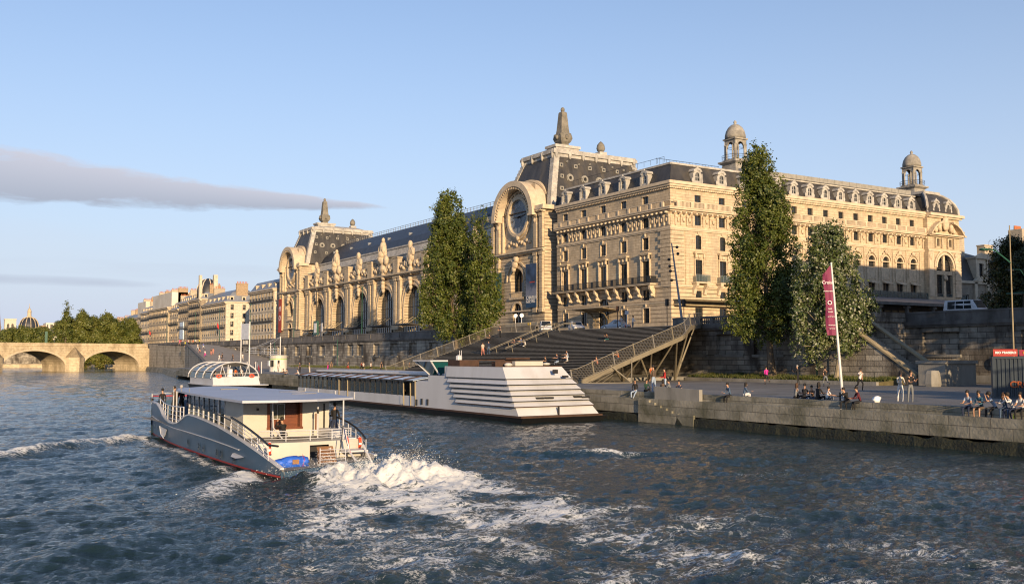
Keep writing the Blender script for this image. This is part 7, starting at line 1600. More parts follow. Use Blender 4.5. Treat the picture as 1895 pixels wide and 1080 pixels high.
# ================================================================ VEHICLES
def wheel(parent, x, y, r=.32, w_=.2, loc0=(0, 0, 0)):
    mb = MB(); mb.smooth = False
    mb.T = lambda p: (p[2], p[0], p[1])      # lathe axis -> x
    mb.c = 0; mb.lathe([(r * .6, -w_ / 2), (r * .95, -w_ / 2), (r, -w_ * .3), (r, w_ * .3), (r * .95, w_ / 2), (r * .6, w_ / 2)], (0, 0, 0), 16)
    o = mb.build('wheel', 'black', parent, (x, y, r)); m2 = MB(); m2.T = mb.T; m2.lathe([(r * .58, -w_ / 2 - .01), (r * .58, w_ / 2 + .01)], (0, 0, 0), 12); m2.build('rim', 'chrome', o)
def loft(mb, secs):     # secs: list of (y, [(x, z)...]) with equal counts, mirrored outlines already closed
    idx = [[mb.P((x, y, z)) for x, z in s] for y, s in secs]
    n = len(idx[0])
    for a, b in zip(idx, idx[1:]):
        for k in range(n): mb.F([a[k], a[(k + 1) % n], b[(k + 1) % n], b[k]])
    mb.F(idx[0]); mb.F(idx[-1][::-1])
def car(kind, loc, rz, label, paint):
    o = empty({'van': 'van', 'mini': 'minivan'}.get(kind, 'parked_car'), loc, rz, label, {'van': 'van', 'mini': 'minivan'}.get(kind, 'car'))
    Ln, W_, hb, hr = {'van': (5.4, .98, 1.15, 2.15), 'mini': (4.7, .92, 1.0, 1.85), 'car': (4.1, .86, .82, 1.45)}[kind]
    h = Ln / 2
    sec = lambda w_, z0, z1: [(-w_, z0), (w_, z0), (w_ * 1.02, (z0 + z1) / 2), (w_ * .94, z1), (-w_ * .94, z1), (-w_ * 1.02, (z0 + z1) / 2)]
    mb = MB(); mb.smooth = False; nose = hb * (.92 if kind == 'van' else .8)
    loft(mb, [(-h, sec(W_ * .85, .35, hb * .8)), (-h + .12, sec(W_ * .97, .25, hb)), (h * .42, sec(W_, .22, hb)), (h - .5, sec(W_ * .98, .22, nose)), (h - .1, sec(W_ * .92, .28, nose * .8)), (h, sec(W_ * .8, .35, nose * .6))])
    fr, rr = {'van': (.35, -.97), 'mini': (.2, -.96), 'car': (.1, -.72)}[kind]
    cab = lambda w_, z: [(-w_, hb - .02), (w_, hb - .02), (w_ * .97, z * .55 + hb * .45), (w_ * .84, z), (-w_ * .84, z), (-w_ * .97, z * .55 + hb * .45)]
    loft(mb, [(h * rr, cab(W_ * .9, hb + .06)), (h * rr + (.12 if kind != 'car' else .6), cab(W_ * .94, hr - .04)), (-h * .2, cab(W_ * .95, hr)), (h * fr - .35, cab(W_ * .95, hr - .03)), (h * fr + (.3 if kind == 'van' else .55), cab(W_ * .9, hb + .05))])
    mb.build('body', paint, o)
    for s in (-1, 1):
        y0 = h * rr + (.45 if kind != 'car' else .75); y1 = h * fr - .3; n = 3 if kind == 'van' else 2; hz = (hr - hb)
        for i in range(n):
            a, b = y0 + (y1 - y0) * i / n + .05, y0 + (y1 - y0) * (i + 1) / n - .05; m2 = MB(); xw = lambda z: s * (W_ * .955 * (1 - .10 * (z - hb) / hz) + .012)
            z0, z1 = hb + .06, hr - .16; m2.hexa([(xw(z0) - .03 * s, a, z0), (xw(z0), a, z0), (xw(z0), b, z0), (xw(z0) - .03 * s, b, z0)], [(xw(z1) - .03 * s, a, z1), (xw(z1), a, z1), (xw(z1), b - (.15 if i == n - 1 else 0), z1), (xw(z1) - .03 * s, b - (.15 if i == n - 1 else 0), z1)]); m2.build('side_window', 'glass', o)
        for yy in (-h * .62, h * .62): wheel(o, s * (W_ - .08), yy, .34 if kind != 'car' else .3)
        m2 = MB(); m2.box(*sorted((s * W_ * .5, s * W_ * .85)), h - .12, h + .0, nose * .5, nose * .72); m2.build('headlight', 'chrome', o)
        m2 = MB(); m2.box(*sorted((s * W_ * .7, s * W_ * .9)), -h - .01, -h + .06, hb * .55, hb * .8); m2.build('tail_light', 'red', o)
    yf = h * fr; dz = hr - hb; e = .3 if kind == 'van' else .55
    m2 = MB(); m2.hexa([(-W_ * .8, yf + e - .06, hb + .09), (W_ * .8, yf + e - .06, hb + .09), (W_ * .8, yf + e - .03, hb + .09), (-W_ * .8, yf + e - .03, hb + .09)], [(-W_ * .7, yf - .30, hr - .09), (W_ * .7, yf - .30, hr - .09), (W_ * .7, yf - .25, hr - .07), (-W_ * .7, yf - .25, hr - .07)]); m2.build('windscreen', 'glass', o)
    m2 = MB(); m2.box(-W_ * .85, W_ * .85, h - .05, h + .05, .28, .45); m2.box(-W_ * .85, W_ * .85, -h - .04, -h + .05, .3, .48); m2.build('bumper', 'black', o)
    return o
mat('car_white', (.60, .61, .63), .25, var=.03); mat('car_silver', (.35, .38, .42), .25, metal=.3, var=.03)
car('van', (93.2, 60.6, 8.5), R(180), 'white police van with dark windows parked above the right quay wall', 'car_white')
car('mini', (84.2, 126.5, 8.5), R(150), 'pale minivan parked at the top left of the wide steps', 'car_white')
car('car', (82.9, 116.4, 8.5), R(158), 'small white hatchback at the top middle of the wide steps', 'car_white')
car('car', (84.2, 108.8, 8.5), R(20), 'silver hatchback in front of the museum porch', 'car_silver')
car('car', (86.5, 176, 8.5), R(0), 'white car left of the two poplars behind the parapet', 'car_white')
car('van', (90, 392, 8.5), R(180), 'small white van on the far quay road by the bridge', 'car_white')
# ================================================================ STREET FURNITURE
def pole(mb, p, q, r=.06, r2=None, n=7): mb.tube([p, q], r, n, r2)
o = empty('flagpole', (46.6, 38.6, 2.17), 0, 'leaning white pole flying a tall magenta banner', 'flagpole'); mb = MB(); lx, ly = RV[0] * -.52, RV[1] * -.52
pole(mb, (0, 0, 0), (lx, ly, 8.15), .085, .05, 9); mb.build('pole', 'pole_white', o)
mb = MB(); P_ = []
for j in range(15):
    t = j / 14; z = 8.0 - 4.15 * t; f = (8.0 - 4.15 * t) / 8.15; w_ = (.44 + .08 * min(1, t * 3)) * (1 + .06 * math.sin(t * 9)); row = []
    for i in range(5): e = -.05 - w_ * i / 4; b = .07 * math.sin(i * 1.9 + t * 8) * (i / 4); row.append((lx * f + RV[0] * e + b * .5, ly * f + RV[1] * e + b, z - (.55 * (i / 4) * (1 - t * 3) if t < .33 else 0) + (.0)))
    P_.append(row)
mb.smooth = True
for j in range(14):
    for i in range(4): mb.poly(P_[j][i], P_[j][i + 1], P_[j + 1][i + 1], P_[j + 1][i])
ban = mb.build('banner', 'banner_magenta', o)
rzb = math.atan2(RV[1], RV[0])
for txt, z, sz, e in (('Croisi', 6.95, .26, -.42), ('restaurant', 6.45, .13, -.42), ('O', 5.75, .34, -.38), ('BAR', 5.4, .12, -.38), ('DINER', 5.22, .1, -.38), ('sur la Seine', 4.95, .09, -.36), ('musique', 4.45, .12, -.36), ('terrasse', 4.25, .1, -.36)):
    f = z / 8.15; tt = text(txt, sz, 'white', (lx * f + RV[0] * e - .10 * 0 + .0, ly * f + RV[1] * e - .12, z), (R(90), 0, rzb), ban, ext=.004)
o = empty('street_lamp', (64.0, 38.6, 2.17), 0, 'tall thin lamp post with a green arm behind the container', 'lamp post'); mb = MB(); pole(mb, (0, 0, 0), (0, 0, 11.6), .06, .035, 9); mb.build('post', 'coping', o)
mb = MB(); mb.tube([(0, 0, 9.0), (RV[0] * -.35, RV[1] * -.35, 9.3), (RV[0] * -1.1, RV[1] * -1.1, 9.9), (RV[0] * -2.0, RV[1] * -2.0, 10.0)], .05, 6); mb.build('arm', 'green_paint', o)
mb = MB(); mb.blob((RV[0] * -1.8, RV[1] * -1.8, 9.93), (.45, .3, .1), 8, 5); mb.build('lamp_head', 'green_paint', o)
o = empty('spotlight_mast', (79.6, 89.6, 8.5), 0, 'leaning grey mast with small floodlights at the corner of the museum', 'light mast'); mb = MB(); tx, ty = RV[0] * -1.25, RV[1] * -1.25
pole(mb, (0, 0, 0), (tx, ty, 10.1), .17, .08, 9); mb.build('mast', 'zinc', o)
for k, t in enumerate((.55, .66, .72, .8, .87, .95)):
    mb = MB(); s = -1 if k < 4 else 1; mb.tube([(tx * t, ty * t, 10.1 * t), (tx * t + s * RV[0] * .5, ty * t + s * RV[1] * .5, 10.1 * t + .05)], .04, 5); mb.blob((tx * t + s * RV[0] * .6, ty * t + s * RV[1] * .6, 10.1 * t), (.2, .2, .18), 8, 6); mb.build('floodlight', 'iron', o)
def lamp(x, y, z, h, label, name='street_lamp', col='green_paint', double=True, group='lamp posts along the quay road'):
    o = empty(name, (x, y, z), 0, label, 'lamp post', group); mb = MB(); mb.tube([(0, 0, 0), (0, 0, 1), (0, 0, h)], [.16, .09, .06], 7); mb.build('post', col, o)
    for s in ((-1, 1) if double else (1,)):
        mb = MB(); mb.tube([(0, 0, h - .8), (0, s * .5, h), (0, s * 1.4, h + .1)], .04, 5); mb.build('arm', col, o)
        mb = MB(); mb.blob((0, s * 1.5, h), (.2, .35, .13), 8, 5); mb.build('lamp_head', 'iron', o)
for x, y, h, lb in ((80, 189.5, 11, 'double armed lamp post right of the green poster column'), (80, 232, 11, 'double armed lamp post before the middle arches of the train hall'), (80, 268, 11, 'double armed lamp post before the far clock pavilion'), (80, 330, 11, 'double armed lamp post by the grey stone block'), (80, 372, 11, 'lamp post by the corner house with the sunlit side'), (80, 300, 11, 'lamp post at the left of the far clock pavilion')):
    lamp(x, y, 8.5, h, lb)
for x, y, lb in ((77.2, 196, 'slim green post on the low quay left of the sunlit wall patch'), (77.2, 238, 'slim green post on the low quay behind the ticket kiosk'), (76.9, 66.8, 'slim green post on the verge right of the tall poplar')):
    mb = MB(); pole(mb, (0, 0, 0), (0, 0, 6 if y > 100 else 5.4), .08, .06); tag(mb.build('green_post', 'green_paint', None, (x, y, 2.5)), lb, 'post')
def signal(x, y, z, lb, s=1.):
    o = empty('traffic_light', (x, y, z), 0, lb, 'traffic light'); mb = MB(); pole(mb, (0, 0, 0), (0, 0, 2.6 * s), .05); mb.build('post', 'iron', o)
    mb = MB(); mb.box(-.16, .16, -.16, .16, 2.6 * s, 3.5 * s); [mb.box(-.2, .2, -.3, -.16, 2.75 * s + .28 * k, 2.8 * s + .28 * k) for k in range(3)]; mb.build('signal_head', 'black', o)
signal(80.5, 93.5, 8.5, 'black traffic light beside the leaning mast'); signal(81.5, 91.5, 8.5, 'second traffic light just right of the leaning mast', .95)
o = empty('street_sign', (80.2, 80.6, 8.5), 0, 'red and white direction sign on a post left of the tall poplar', 'sign'); mb = MB(); pole(mb, (0, 0, 0), (0, 0, 3.0), .05); mb.build('post', 'rust', o)
mb = MB(); mb.T = lambda p: (p[0] * RV[0] + p[1] * .8, p[0] * RV[1] - p[1] * .6, p[2]); mb.c = 0; mb.box(-.9, .95, -.03, .03, 2.55, 2.95); mb.c = 1; mb.box(-.86, -.28, -.035, -.031, 2.6, 2.9); mb.box(-.2, .9, -.035, -.031, 2.6, 2.9); mb.box(-.8, -.34, -.05, -.036, 2.72, 2.78); pl = mb.build('sign_plate', ['white', 'teak'], o)
text('ORSAY', .24, 'white', (.35 * RV[0] - .03, .35 * RV[1] - .06, 2.75), (R(90), 0, rzb), pl, ext=.01)
mb = MB(); pole(mb, (0, 0, 0), (0, 0, 3.2), .06); mb.box(-.25, .25, -.03, .03, 2.5, 3.2); tag(mb.build('sign_post', 'rust', None, (82, 105.5, 8.5)), 'brown sign post in front of the hotel porch', 'sign'); mb = MB(); pole(mb, (0, 0, 0), (0, 0, 2.6), .04); mb.box(-.3, .3, -.03, .03, 2.1, 2.6); tag(mb.build('sign_post', 'white_paint', None, (84, 106.0, 8.5)), 'white board on a post right of the hotel porch', 'sign')
for x, y, lb in ((81, 128.5, 'round white road sign left of the minivan'), (81, 130.3, 'round white road sign further left, by the stone pilaster')):
    mb = MB(); pole(mb, (0, 0, 0), (0, 0, 2.6), .04); mb.T = lambda p: (p[0] * .9 + p[2] * -.2, p[0] * -.4 - .02 + p[2] * -.9 * .05, p[1]); mb.T = ID
    mb.tube([(-.02, -.06, 2.7), (-.03, -.10, 2.7)], .33, 14); tag(mb.build('road_sign', 'white', None, (x, y, 8.5)), lb, 'road sign')
mb = MB()
for k in range(4): y = 120.3 + k * 2.3; mb.box(78.5, 78.6, y, y + 2.15, 8.5, 9.9)
tag(mb.build('metal_cabinet', 'concrete'), 'row of grey metal cabinets at the top left of the wide steps', 'cabinet'); mb = MB(); mb.box(78.4, 78.49, 121.9, 122.7, 9.5, 9.9); mat('yellow', (.7, .45, .02), .6); tag(mb.build('notice', 'yellow'), 'small yellow notice on the grey cabinets', 'sign')
# poster column and sign by the arches
mb = MB(); mb.c = 0; mb.box(79.2, 79.5, 189.6 + 24, 192.2 + 24, 9.8, 13.0); mb.c = 1; mb.box(79.15, 79.2, 214.2, 215.6, 10.3, 12.5); mb.c = 2; mb.box(79.3, 79.45, 214.8, 215, 13, 20); tag(mb.build('poster_panel', ['green_paint', 'white', 'iron']), 'green framed poster panel on the quay before the arches', 'poster'); mb = MB(); mb.box(79.3, 79.4, 210.6, 211.6, 10.5, 12.4); pole(mb, (79.4, 211.1, 8.5), (79.4, 211.1, 10.5), .05); tag(mb.build('sign_post', 'white_paint'), 'small white sign right of the green poster panel', 'sign')
# container with letters and fence banners
o = empty('shipping_container', (57.6, 36.1, 2.17), R(0), 'dark blue grey shipping container with orange letters', 'container'); ang = math.atan2(-1.3, 3.45)
A_ = Vector((0, 0)); ux = Vector((.58, -.81)).normalized(); uy = Vector((ux.y * -1, ux.x))
TC = lambda p: (p[0] * ux.x + p[1] * uy.x, p[0] * ux.y + p[1] * uy.y, p[2])
mb = MB(TC); n = 26; w_ = 6.06 / n
for k in range(n):
    x = k * w_; d_ = .06
    for (a, ya), (b, yb) in zip([(0, 0), (.3, 0), (.42, d_), (.85, d_), (1., 0)], [(.3, 0), (.42, d_), (.85, d_), (1., 0)]): mb.poly((x + a * w_, ya, .12), (x + b * w_, yb, .12), (x + b * w_, yb, 2.46), (x + a * w_, ya, 2.46))
mb.poly((0, 0, .12), (0, 2.44, .12), (0, 2.44, 2.46), (0, 0, 2.46)); mb.poly((6.06, 0, .12), (6.06, 2.44, .12), (6.06, 2.44, 2.46), (6.06, 0, 2.46)); mb.poly((0, 2.44, .12), (6.06, 2.44, .12), (6.06, 2.44, 2.46), (0, 2.44, 2.46)); mat('container_blue', (.028, .042, .058), .5, var=.12, scale=1.5, var2=(.05, .05, .05), thr=(.6, .75)); mb.build('side_panel', 'container_blue', o)
mb = MB(TC); mb.box(-.05, 6.1, -.04, 2.5, 2.46, 2.6); mb.box(-.05, 6.1, -.04, 2.5, 0, .12); [mb.box(a, a + .14, -.045, .1, .12, 2.46) for a in (-.05, 5.97)]; mb.build('frame', 'container_blue', o)
cr = text('CROISI', .62, 'orange_paint', TC((3.2, -.035, 1.08)), (R(90), 0, math.atan2(ux.y, ux.x)), o, bold=.0) if 'orange_paint' in MAT else None
if cr is None: mat('orange_paint', (.33, .075, .015), .7, var=.25, scale=4); cr = text('CROISI', .56, 'orange_paint', TC((1.75, -.035, .86)), (R(90), 0, math.atan2(ux.y, ux.x)), o, bold=.012)
mat('banner_red2', (.42, .05, .04), .7, var=.06); mat('banner_dark', (.30, .02, .05), .7)
o2 = empty('roof_banner', tuple(Vector(TC((.0, .05, 2.6))) + Vector((57.6, 36.1, 2.17))), 0, 'red banner with white lettering along the container roof', 'banner'); mb = MB(TC); mb.c = 0; mb.box(.02, 1.38, 0, .03, .02, .46); mb.c = 1; mb.box(1.48, 5.2, 0, .03, .04, .42); mb.build('cloth', ['banner_red2', 'banner_dark'], o2)
for k in range(4): mb = MB(TC); mb.box(.0 + k * 1.25, .04 + k * 1.25, .03, .07, 0, .5); mb.build('fence_post', 'iron', o2)
text('RIO BRASERO', .19, 'white', TC((.72, -.02, .24)), (R(90), 0, math.atan2(ux.y, ux.x)), o2, bold=.01); text('BAR', .2, 'yellow', TC((1.85, -.02, .23)), (R(90), 0, math.atan2(ux.y, ux.x)), o2)
# bus shelter, lamp and signs behind the right parapet
o = empty('bus_shelter', (94, 53.4, 8.5), 0, 'glass bus shelter with a flat dark roof at the right edge', 'bus shelter'); mb = MB(); mb.box(-1, 1, -3, 3.3, 2.5, 2.62); mb.build('roof', 'green_paint', o); mb = MB(); [mb.box(.8, .88, a, a + .08, 0, 2.5) for a in (-2.6, 0, 2.6)]; mb.build('post', 'iron', o)
mb = MB(); mb.box(.7, .75, .6, 2.4, .3, 2.2); mb.build('poster', 'hallpane', o); mb = MB(); mb.c = 0; mb.box(.6, .65, -1.9, .1, .2, 2.3); mb.c = 1; [mb.hexa([(.58, -1.9 + .5 * k, .3), (.6, -1.9 + .5 * k, .3), (.6, -1.6 + .5 * k, .3), (.58, -1.6 + .5 * k, .3)], [(.58, -1.5 + .5 * k, 2.2), (.6, -1.5 + .5 * k, 2.2), (.6, -1.2 + .5 * k, 2.2), (.58, -1.2 + .5 * k, 2.2)]) for k in (0, 1, 2)]; mat('stripe_blue', (.03, .1, .35), .5); mb.build('poster', ['white', 'stripe_blue'], o)
lamp(97, 57.0, 8.5, 5.2, 'short street lamp with a pale globe in front of the dark round tree', double=False, group=None)
mb = MB(); pole(mb, (95.5, 54.6, 8.5), (95.5, 54.6, 13), .07); mb.c = 1; mb.box(95.3, 95.4, 53.6, 54.5, 12.2, 12.8); mb.c = 2; mb.box(95.3, 95.4, 54.7, 55.3, 11.4, 12.0); tag(mb.build('sign_post', ['iron', 'stripe_blue', 'white']), 'post with blue and white plates at the right edge', 'sign')
for k in range(5):
    mb = MB(); y = 70.2 + k * 1.15; mb.tube([(91, y, 8.85), (91.1, y + .15, 9.35), (91.05, y + .6, 9.4), (91, y + .8, 8.85)], .13, 6); mb.tube([(91, y + .8, 9.3), (91, y + .95, 9.7)], .05, 5); tag(mb.build('motorbike', 'black'), ['leftmost', 'second from the left', 'middle', 'second from the right', 'rightmost'][k] + ' of the dark motorbikes parked behind the right wall', 'motorbike', 'motorbikes parked behind the quay wall')
# ticket kiosk, frame and sign on the low quay
o = empty('ticket_kiosk', (55, 167.4, 2.17), 0, 'round pale ticket kiosk with a green band on the low quay', 'kiosk'); mb = MB(); mb.lathe([(1.5, 0), (1.5, 2.1)], (0, 0, 0), 20); mb.build('wall', 'pvc', o); mb = MB(); mb.lathe([(1.52, 2.1), (1.52, 2.22)], (0, 0, 0), 20); mat('lime', (.25, .5, .04), .6); mb.build('band', 'lime', o); mb = MB(); mb.lathe([(1.5, 2.22), (1.5, 2.85), (1.3, 2.9)], (0, 0, 0), 20); mb.build('roof', 'cream_paint', o)
mb = MB(); mb.box(-1.5, -1.2, -1.1, -.2, .9, 2.0); mb.build('window', 'glass', o); mb = MB(); mb.box(-.6, -.3, -1.62, -1.4, .1, 2.0); mb.build('door', 'iron', o); mb = MB(); mb.box(-1.62, -1.5, .1, .9, 1.0, 1.9); mb.build('poster', 'white', o)
o = empty('canopy_frame', (56, 172, 2.17), 0, 'white cable stayed canopy frame over the ticket kiosk', 'canopy'); 
for y in (-2.5, 3.0): mb = MB(); pole(mb, (0, y, 0), (0, y, 6.2 if y < 0 else 5.2), .11, .08); mb.build('mast', 'pole_white', o)
mb = MB()
for z in (3.0, 3.35, 3.9): mb.tube([(0, -2.6, z), (-1.5, 12, z + .35)], .05, 5)
for y in (1, 5, 9): mb.tube([(-.1 * y, y, 3.1), (-.1 * y, y, 4.2)], .035, 5)
mb.tube([(0, -2.5, 6.1), (-1.5, 13, 3.8)], .05, 5); mb.tube([(0, -2.5, 6.1), (-.6, 6, 3.6)], .04, 5); mb.tube([(0, 3, 5.2), (-1.5, 13, 3.7)], .04, 5); mb.build('stay', 'pole_white', o)
o = empty('landing_sign', (54, 184, 2.17), 0, 'white board between two tall poles at the boat landing', 'sign'); 
for y in (-2.6, 2.9): mb = MB(); pole(mb, (0, y, 0), (0, y, 9.2), .11); mb.build('pole', 'pole_white', o)
mb = MB(); mb.box(-.05, .05, -2.2, 2.6, 5.9, 8.9); mb.build('board', 'white', o); mb = MB(); mb.box(-.07, -.051, -1.6, 2.0, 7.0, 7.7); mb.build('picture', 'lime2', o) if 'lime2' in MAT else None
mb = MB(); [mb.box(-.05, .05, -1.5 + k * .9, -1.0 + k * .9, 5.0, 5.7) for k in range(4)]; mb.build('small_plate', 'cream_paint', o)
for k, (x, y) in enumerate(((46.6, 150), (46.6, 153), (46.7, 158), (46.7, 162))): mb = MB(); pole(mb, (x, y, 2.17), (x, y, 4.0), .07); tag(mb.build('mooring_post', 'pole_white'), ['nearest', 'second', 'third', 'farthest'][k] + ' white mooring post on the landing by the kiosk', 'post', 'mooring posts at the landing')
o = empty('landing_flag', (45.0, 147, 1.0), 0, 'small flag hanging on the landing beside the glass roofed boat', 'flag'); mb = MB(); pole(mb, (0, 0, 0), (0, 0, 3.2), .04); mb.build('staff', 'iron', o); mb = MB(); mb.c = 0; mb.poly((0, 0, 3.1), (0, -.5, 2.6), (0, -.45, 1.9), (0, 0, 2.4)); mb.c = 1; mb.poly((0, -.5, 2.6), (.05, -1.1, 2.1), (.05, -1, 1.4), (0, -.45, 1.9)); mb.build('cloth', ['white', 'red'], o)
mb = MB(); mb.box(94.5, 94.9, 410, 416, 12, 19); tag(mb.build('wall_poster', 'skylight_pane'), 'blue poster on the row of far houses', 'poster')
for x, y, lb in ((94.2, 352, 'small french flag on the corner house'), (94.4, 470, 'small red flag far along the row of houses')):
    mb = MB(); pole(mb, (x, y, 15), (x - 1.3, y - .3, 17), .05); mb.c = 1; mb.poly((x - 1.3, y - .3, 17), (x - .6, y - .2, 16), (x - .6, y - .2, 14.6), (x - 1.3, y - .3, 15.4)); tag(mb.build('wall_flag', ['iron', 'red']), lb, 'flag')
# ================================================================ PEOPLE
mat('skin', (.42, .24, .15), .55, var=.08, scale=8); mat('hair_dark', (.015, .011, .009), .7); mat('hair_brown', (.07, .035, .015), .7); mat('hair_grey', (.35, .33, .31), .7); mat('eye', (.01, .01, .01), .3)
CL = {'black': (.012, .012, .014), 'navy': (.015, .025, .06), 'white': (.62, .62, .62), 'grey': (.16, .17, .18), 'lightblue': (.30, .38, .50), 'denim': (.06, .10, .17), 'teal': (.05, .12, .17), 'green': (.015, .05, .035), 'red': (.35, .02, .02), 'maroon': (.09, .012, .02), 'pink': (.62, .03, .30), 'orange': (.55, .12, .03), 'yellow': (.55, .55, .05), 'brown': (.10, .07, .05), 'cream': (.55, .50, .42), 'aqua': (.03, .35, .30), 'blue': (.03, .10, .40), 'salmon': (.55, .22, .16)}
for k, c in CL.items(): mat('cloth_' + k, c, .85, var=.15, scale=14, bump=.2)
UPA, FOA, TH, SH = .29, .25, .43, .42
POSES = {   # pelvis height, lean, (thigh fwd, abduct, knee) x2, (arm fwd, abduct, elbow) x2, head turn
 'stand': (.90, 3, (2, 3, 3), (-3, 4, 4), (6, 8, 12), (-4, 9, 15)),
 'phone': (.90, 5, (2, 3, 3), (-3, 4, 4), (25, 4, 95), (20, 5, 80)),
 'aim': (.90, 2, (2, 3, 3), (-3, 4, 4), (60, 12, 115), (62, 12, 115)),
 'hands': (.90, 4, (4, 3, 6), (-4, 4, 4), (15, 8, 60), (18, 8, 65)),
 'walk': (.88, 5, (24, 2, 8), (-18, 2, 22), (-20, 6, 15), (24, 6, 22)),
 'run': (.86, 12, (42, 2, 62), (-24, 2, 55), (-40, 8, 85), (38, 8, 85)),
 'bench': (.06, 22, (86, 8, 86), (84, 10, 84), (14, 8, 62), (16, 8, 66)),
 'bench2': (.06, 34, (80, 14, 95), (86, 6, 80), (62, 6, 95), (45, 10, 40)),
 'dangle': (.06, 2, (70, 5, 25), (80, 10, 78), (8, 10, 60), (-16, 18, 10)),
 'floor': (.10, 14, (118, 10, 118), (108, 14, 112), (30, 8, 60), (26, 8, 66)),
 'cross': (.10, 24, (92, 34, 125), (90, 36, 128), (45, 10, 50), (40, 12, 60)),
 'step': (.06, 18, (74, 8, 82), (66, 12, 60), (48, 8, 42), (50, 10, 40)),
 'reach': (.06, 48, (78, 10, 60), (82, 14, 66), (88, 4, 10), (84, 6, 12)),
}
def skeleton(pose):
    ph, lean, lg1, lg2, ar1, ar2 = POSES[pose]; V = []; E = []; Rr = []; B = []
    def add(p, r, par=None, lab='t'):
        V.append(Vector(p)); Rr.append(r); i = len(V) - 1
        if par is not None: E.append((par, i)); B.append((par, i, lab))
        return i
    L_ = R(lean); up = Vector((0, math.sin(L_), math.cos(L_)))
    pel = add((0, 0, ph), (.145, .105)); wa = add(V[pel] + up * .17, (.125, .09), pel, 'torso'); ch = add(V[pel] + up * .36, (.155, .105), wa, 'torso'); sh = add(V[pel] + up * .49, (.115, .08), ch, 'torso')
    nk = add(V[pel] + up * .58 + Vector((0, .0, .0)), (.05, .052), sh, 'skin'); hu = (up + Vector((0, -.3 * math.sin(L_), .6))).normalized()
    h1 = add(V[nk] + hu * .09 + Vector((0, .015, 0)), (.066, .078), nk, 'skin'); h2 = add(V[h1] + hu * .08, (.076, .095), h1, 'skin'); h3 = add(V[h2] + hu * .07, (.058, .072), h2, 'skin')
    nose = add(V[h1] + Vector((0, .105, .025)), (.014, .018), h1, 'skin')
    HEAD = V[h2].copy()
    for s, (fa, ab, kn) in ((-1, lg1), (1, lg2)):
        hip = add(V[pel] + Vector((s * .095, 0, -.05)), (.088, .09), pel, 'leg1'); a = R(fa); b = R(ab)
        d = Vector((s * math.sin(b) * max(.3, abs(math.sin(a))) if fa > 40 else s * math.sin(b), math.sin(a) * math.cos(b), -math.cos(a))).normalized(); k_ = V[hip] + d * TH
        mid = add(V[hip] + d * TH * .5, (.078, .08), hip, 'leg1'); kn_ = add(k_, (.055, .058), mid, 'leg1'); a2 = a - R(kn); d2 = Vector((-s * .12 * math.sin(b), math.sin(a2), -math.cos(a2))).normalized()
        cf = add(k_ + d2 * SH * .35, (.052, .056), kn_, 'leg2'); an = add(k_ + d2 * SH, (.036, .038), cf, 'leg2'); fd = Vector((s * .15, math.cos(a2) , math.sin(a2) )) ; fd = Vector((s * .12, max(.35, math.cos(a2)), min(.2, math.sin(a2)) if fa > 0 else math.sin(a2))).normalized()
        he = add(V[an] + d2 * .05 - fd * .03, (.037, .032), an, 'foot'); add(V[he] + fd * .12, (.038, .028), he, 'foot'); add(V[he] + fd * .20, (.03, .018), len(V) - 1, 'foot')
    side = Vector((1, 0, 0))
    for s, (fa, ab, el) in ((-1, ar1), (1, ar2)):
        so_ = add(V[sh] + Vector((s * .165, 0, -.035)), (.058, .06), sh, 'arm1'); a = R(fa) + L_ * .4; b = R(ab)
        d = Vector((s * math.sin(b), math.sin(a) * math.cos(b), -math.cos(a) * math.cos(b))).normalized(); e_ = add(V[so_] + d * UPA, (.04, .04), so_, 'arm1')
        a2 = a + R(el); d2 = Vector((-s * .28 * math.sin(min(R(90), R(el))), math.sin(a2), -math.cos(a2))).normalized(); w_ = add(V[e_] + d2 * FOA, (.027, .023), e_, 'arm2')
        pm = add(V[w_] + d2 * .07, (.036, .016), w_, 'skin'); nrm = d2.cross(side).normalized()
        for j, (off, ln) in enumerate(((-.027, .062), (-.009, .074), (.009, .07), (.026, .055))):
            f1 = add(V[pm] + d2 * .035 + side * off, (.009, .009), pm, 'skin'); add(V[f1] + d2 * ln * .85 + nrm * .02, (.007, .007), f1, 'skin')
        th = add(V[w_] + d2 * .045 - side * s * .035, (.011, .011), w_, 'skin'); add(V[th] + d2 * .035 - side * s * .012, (.009, .009), th, 'skin')
    return V, E, Rr, B, HEAD
_pm = {}
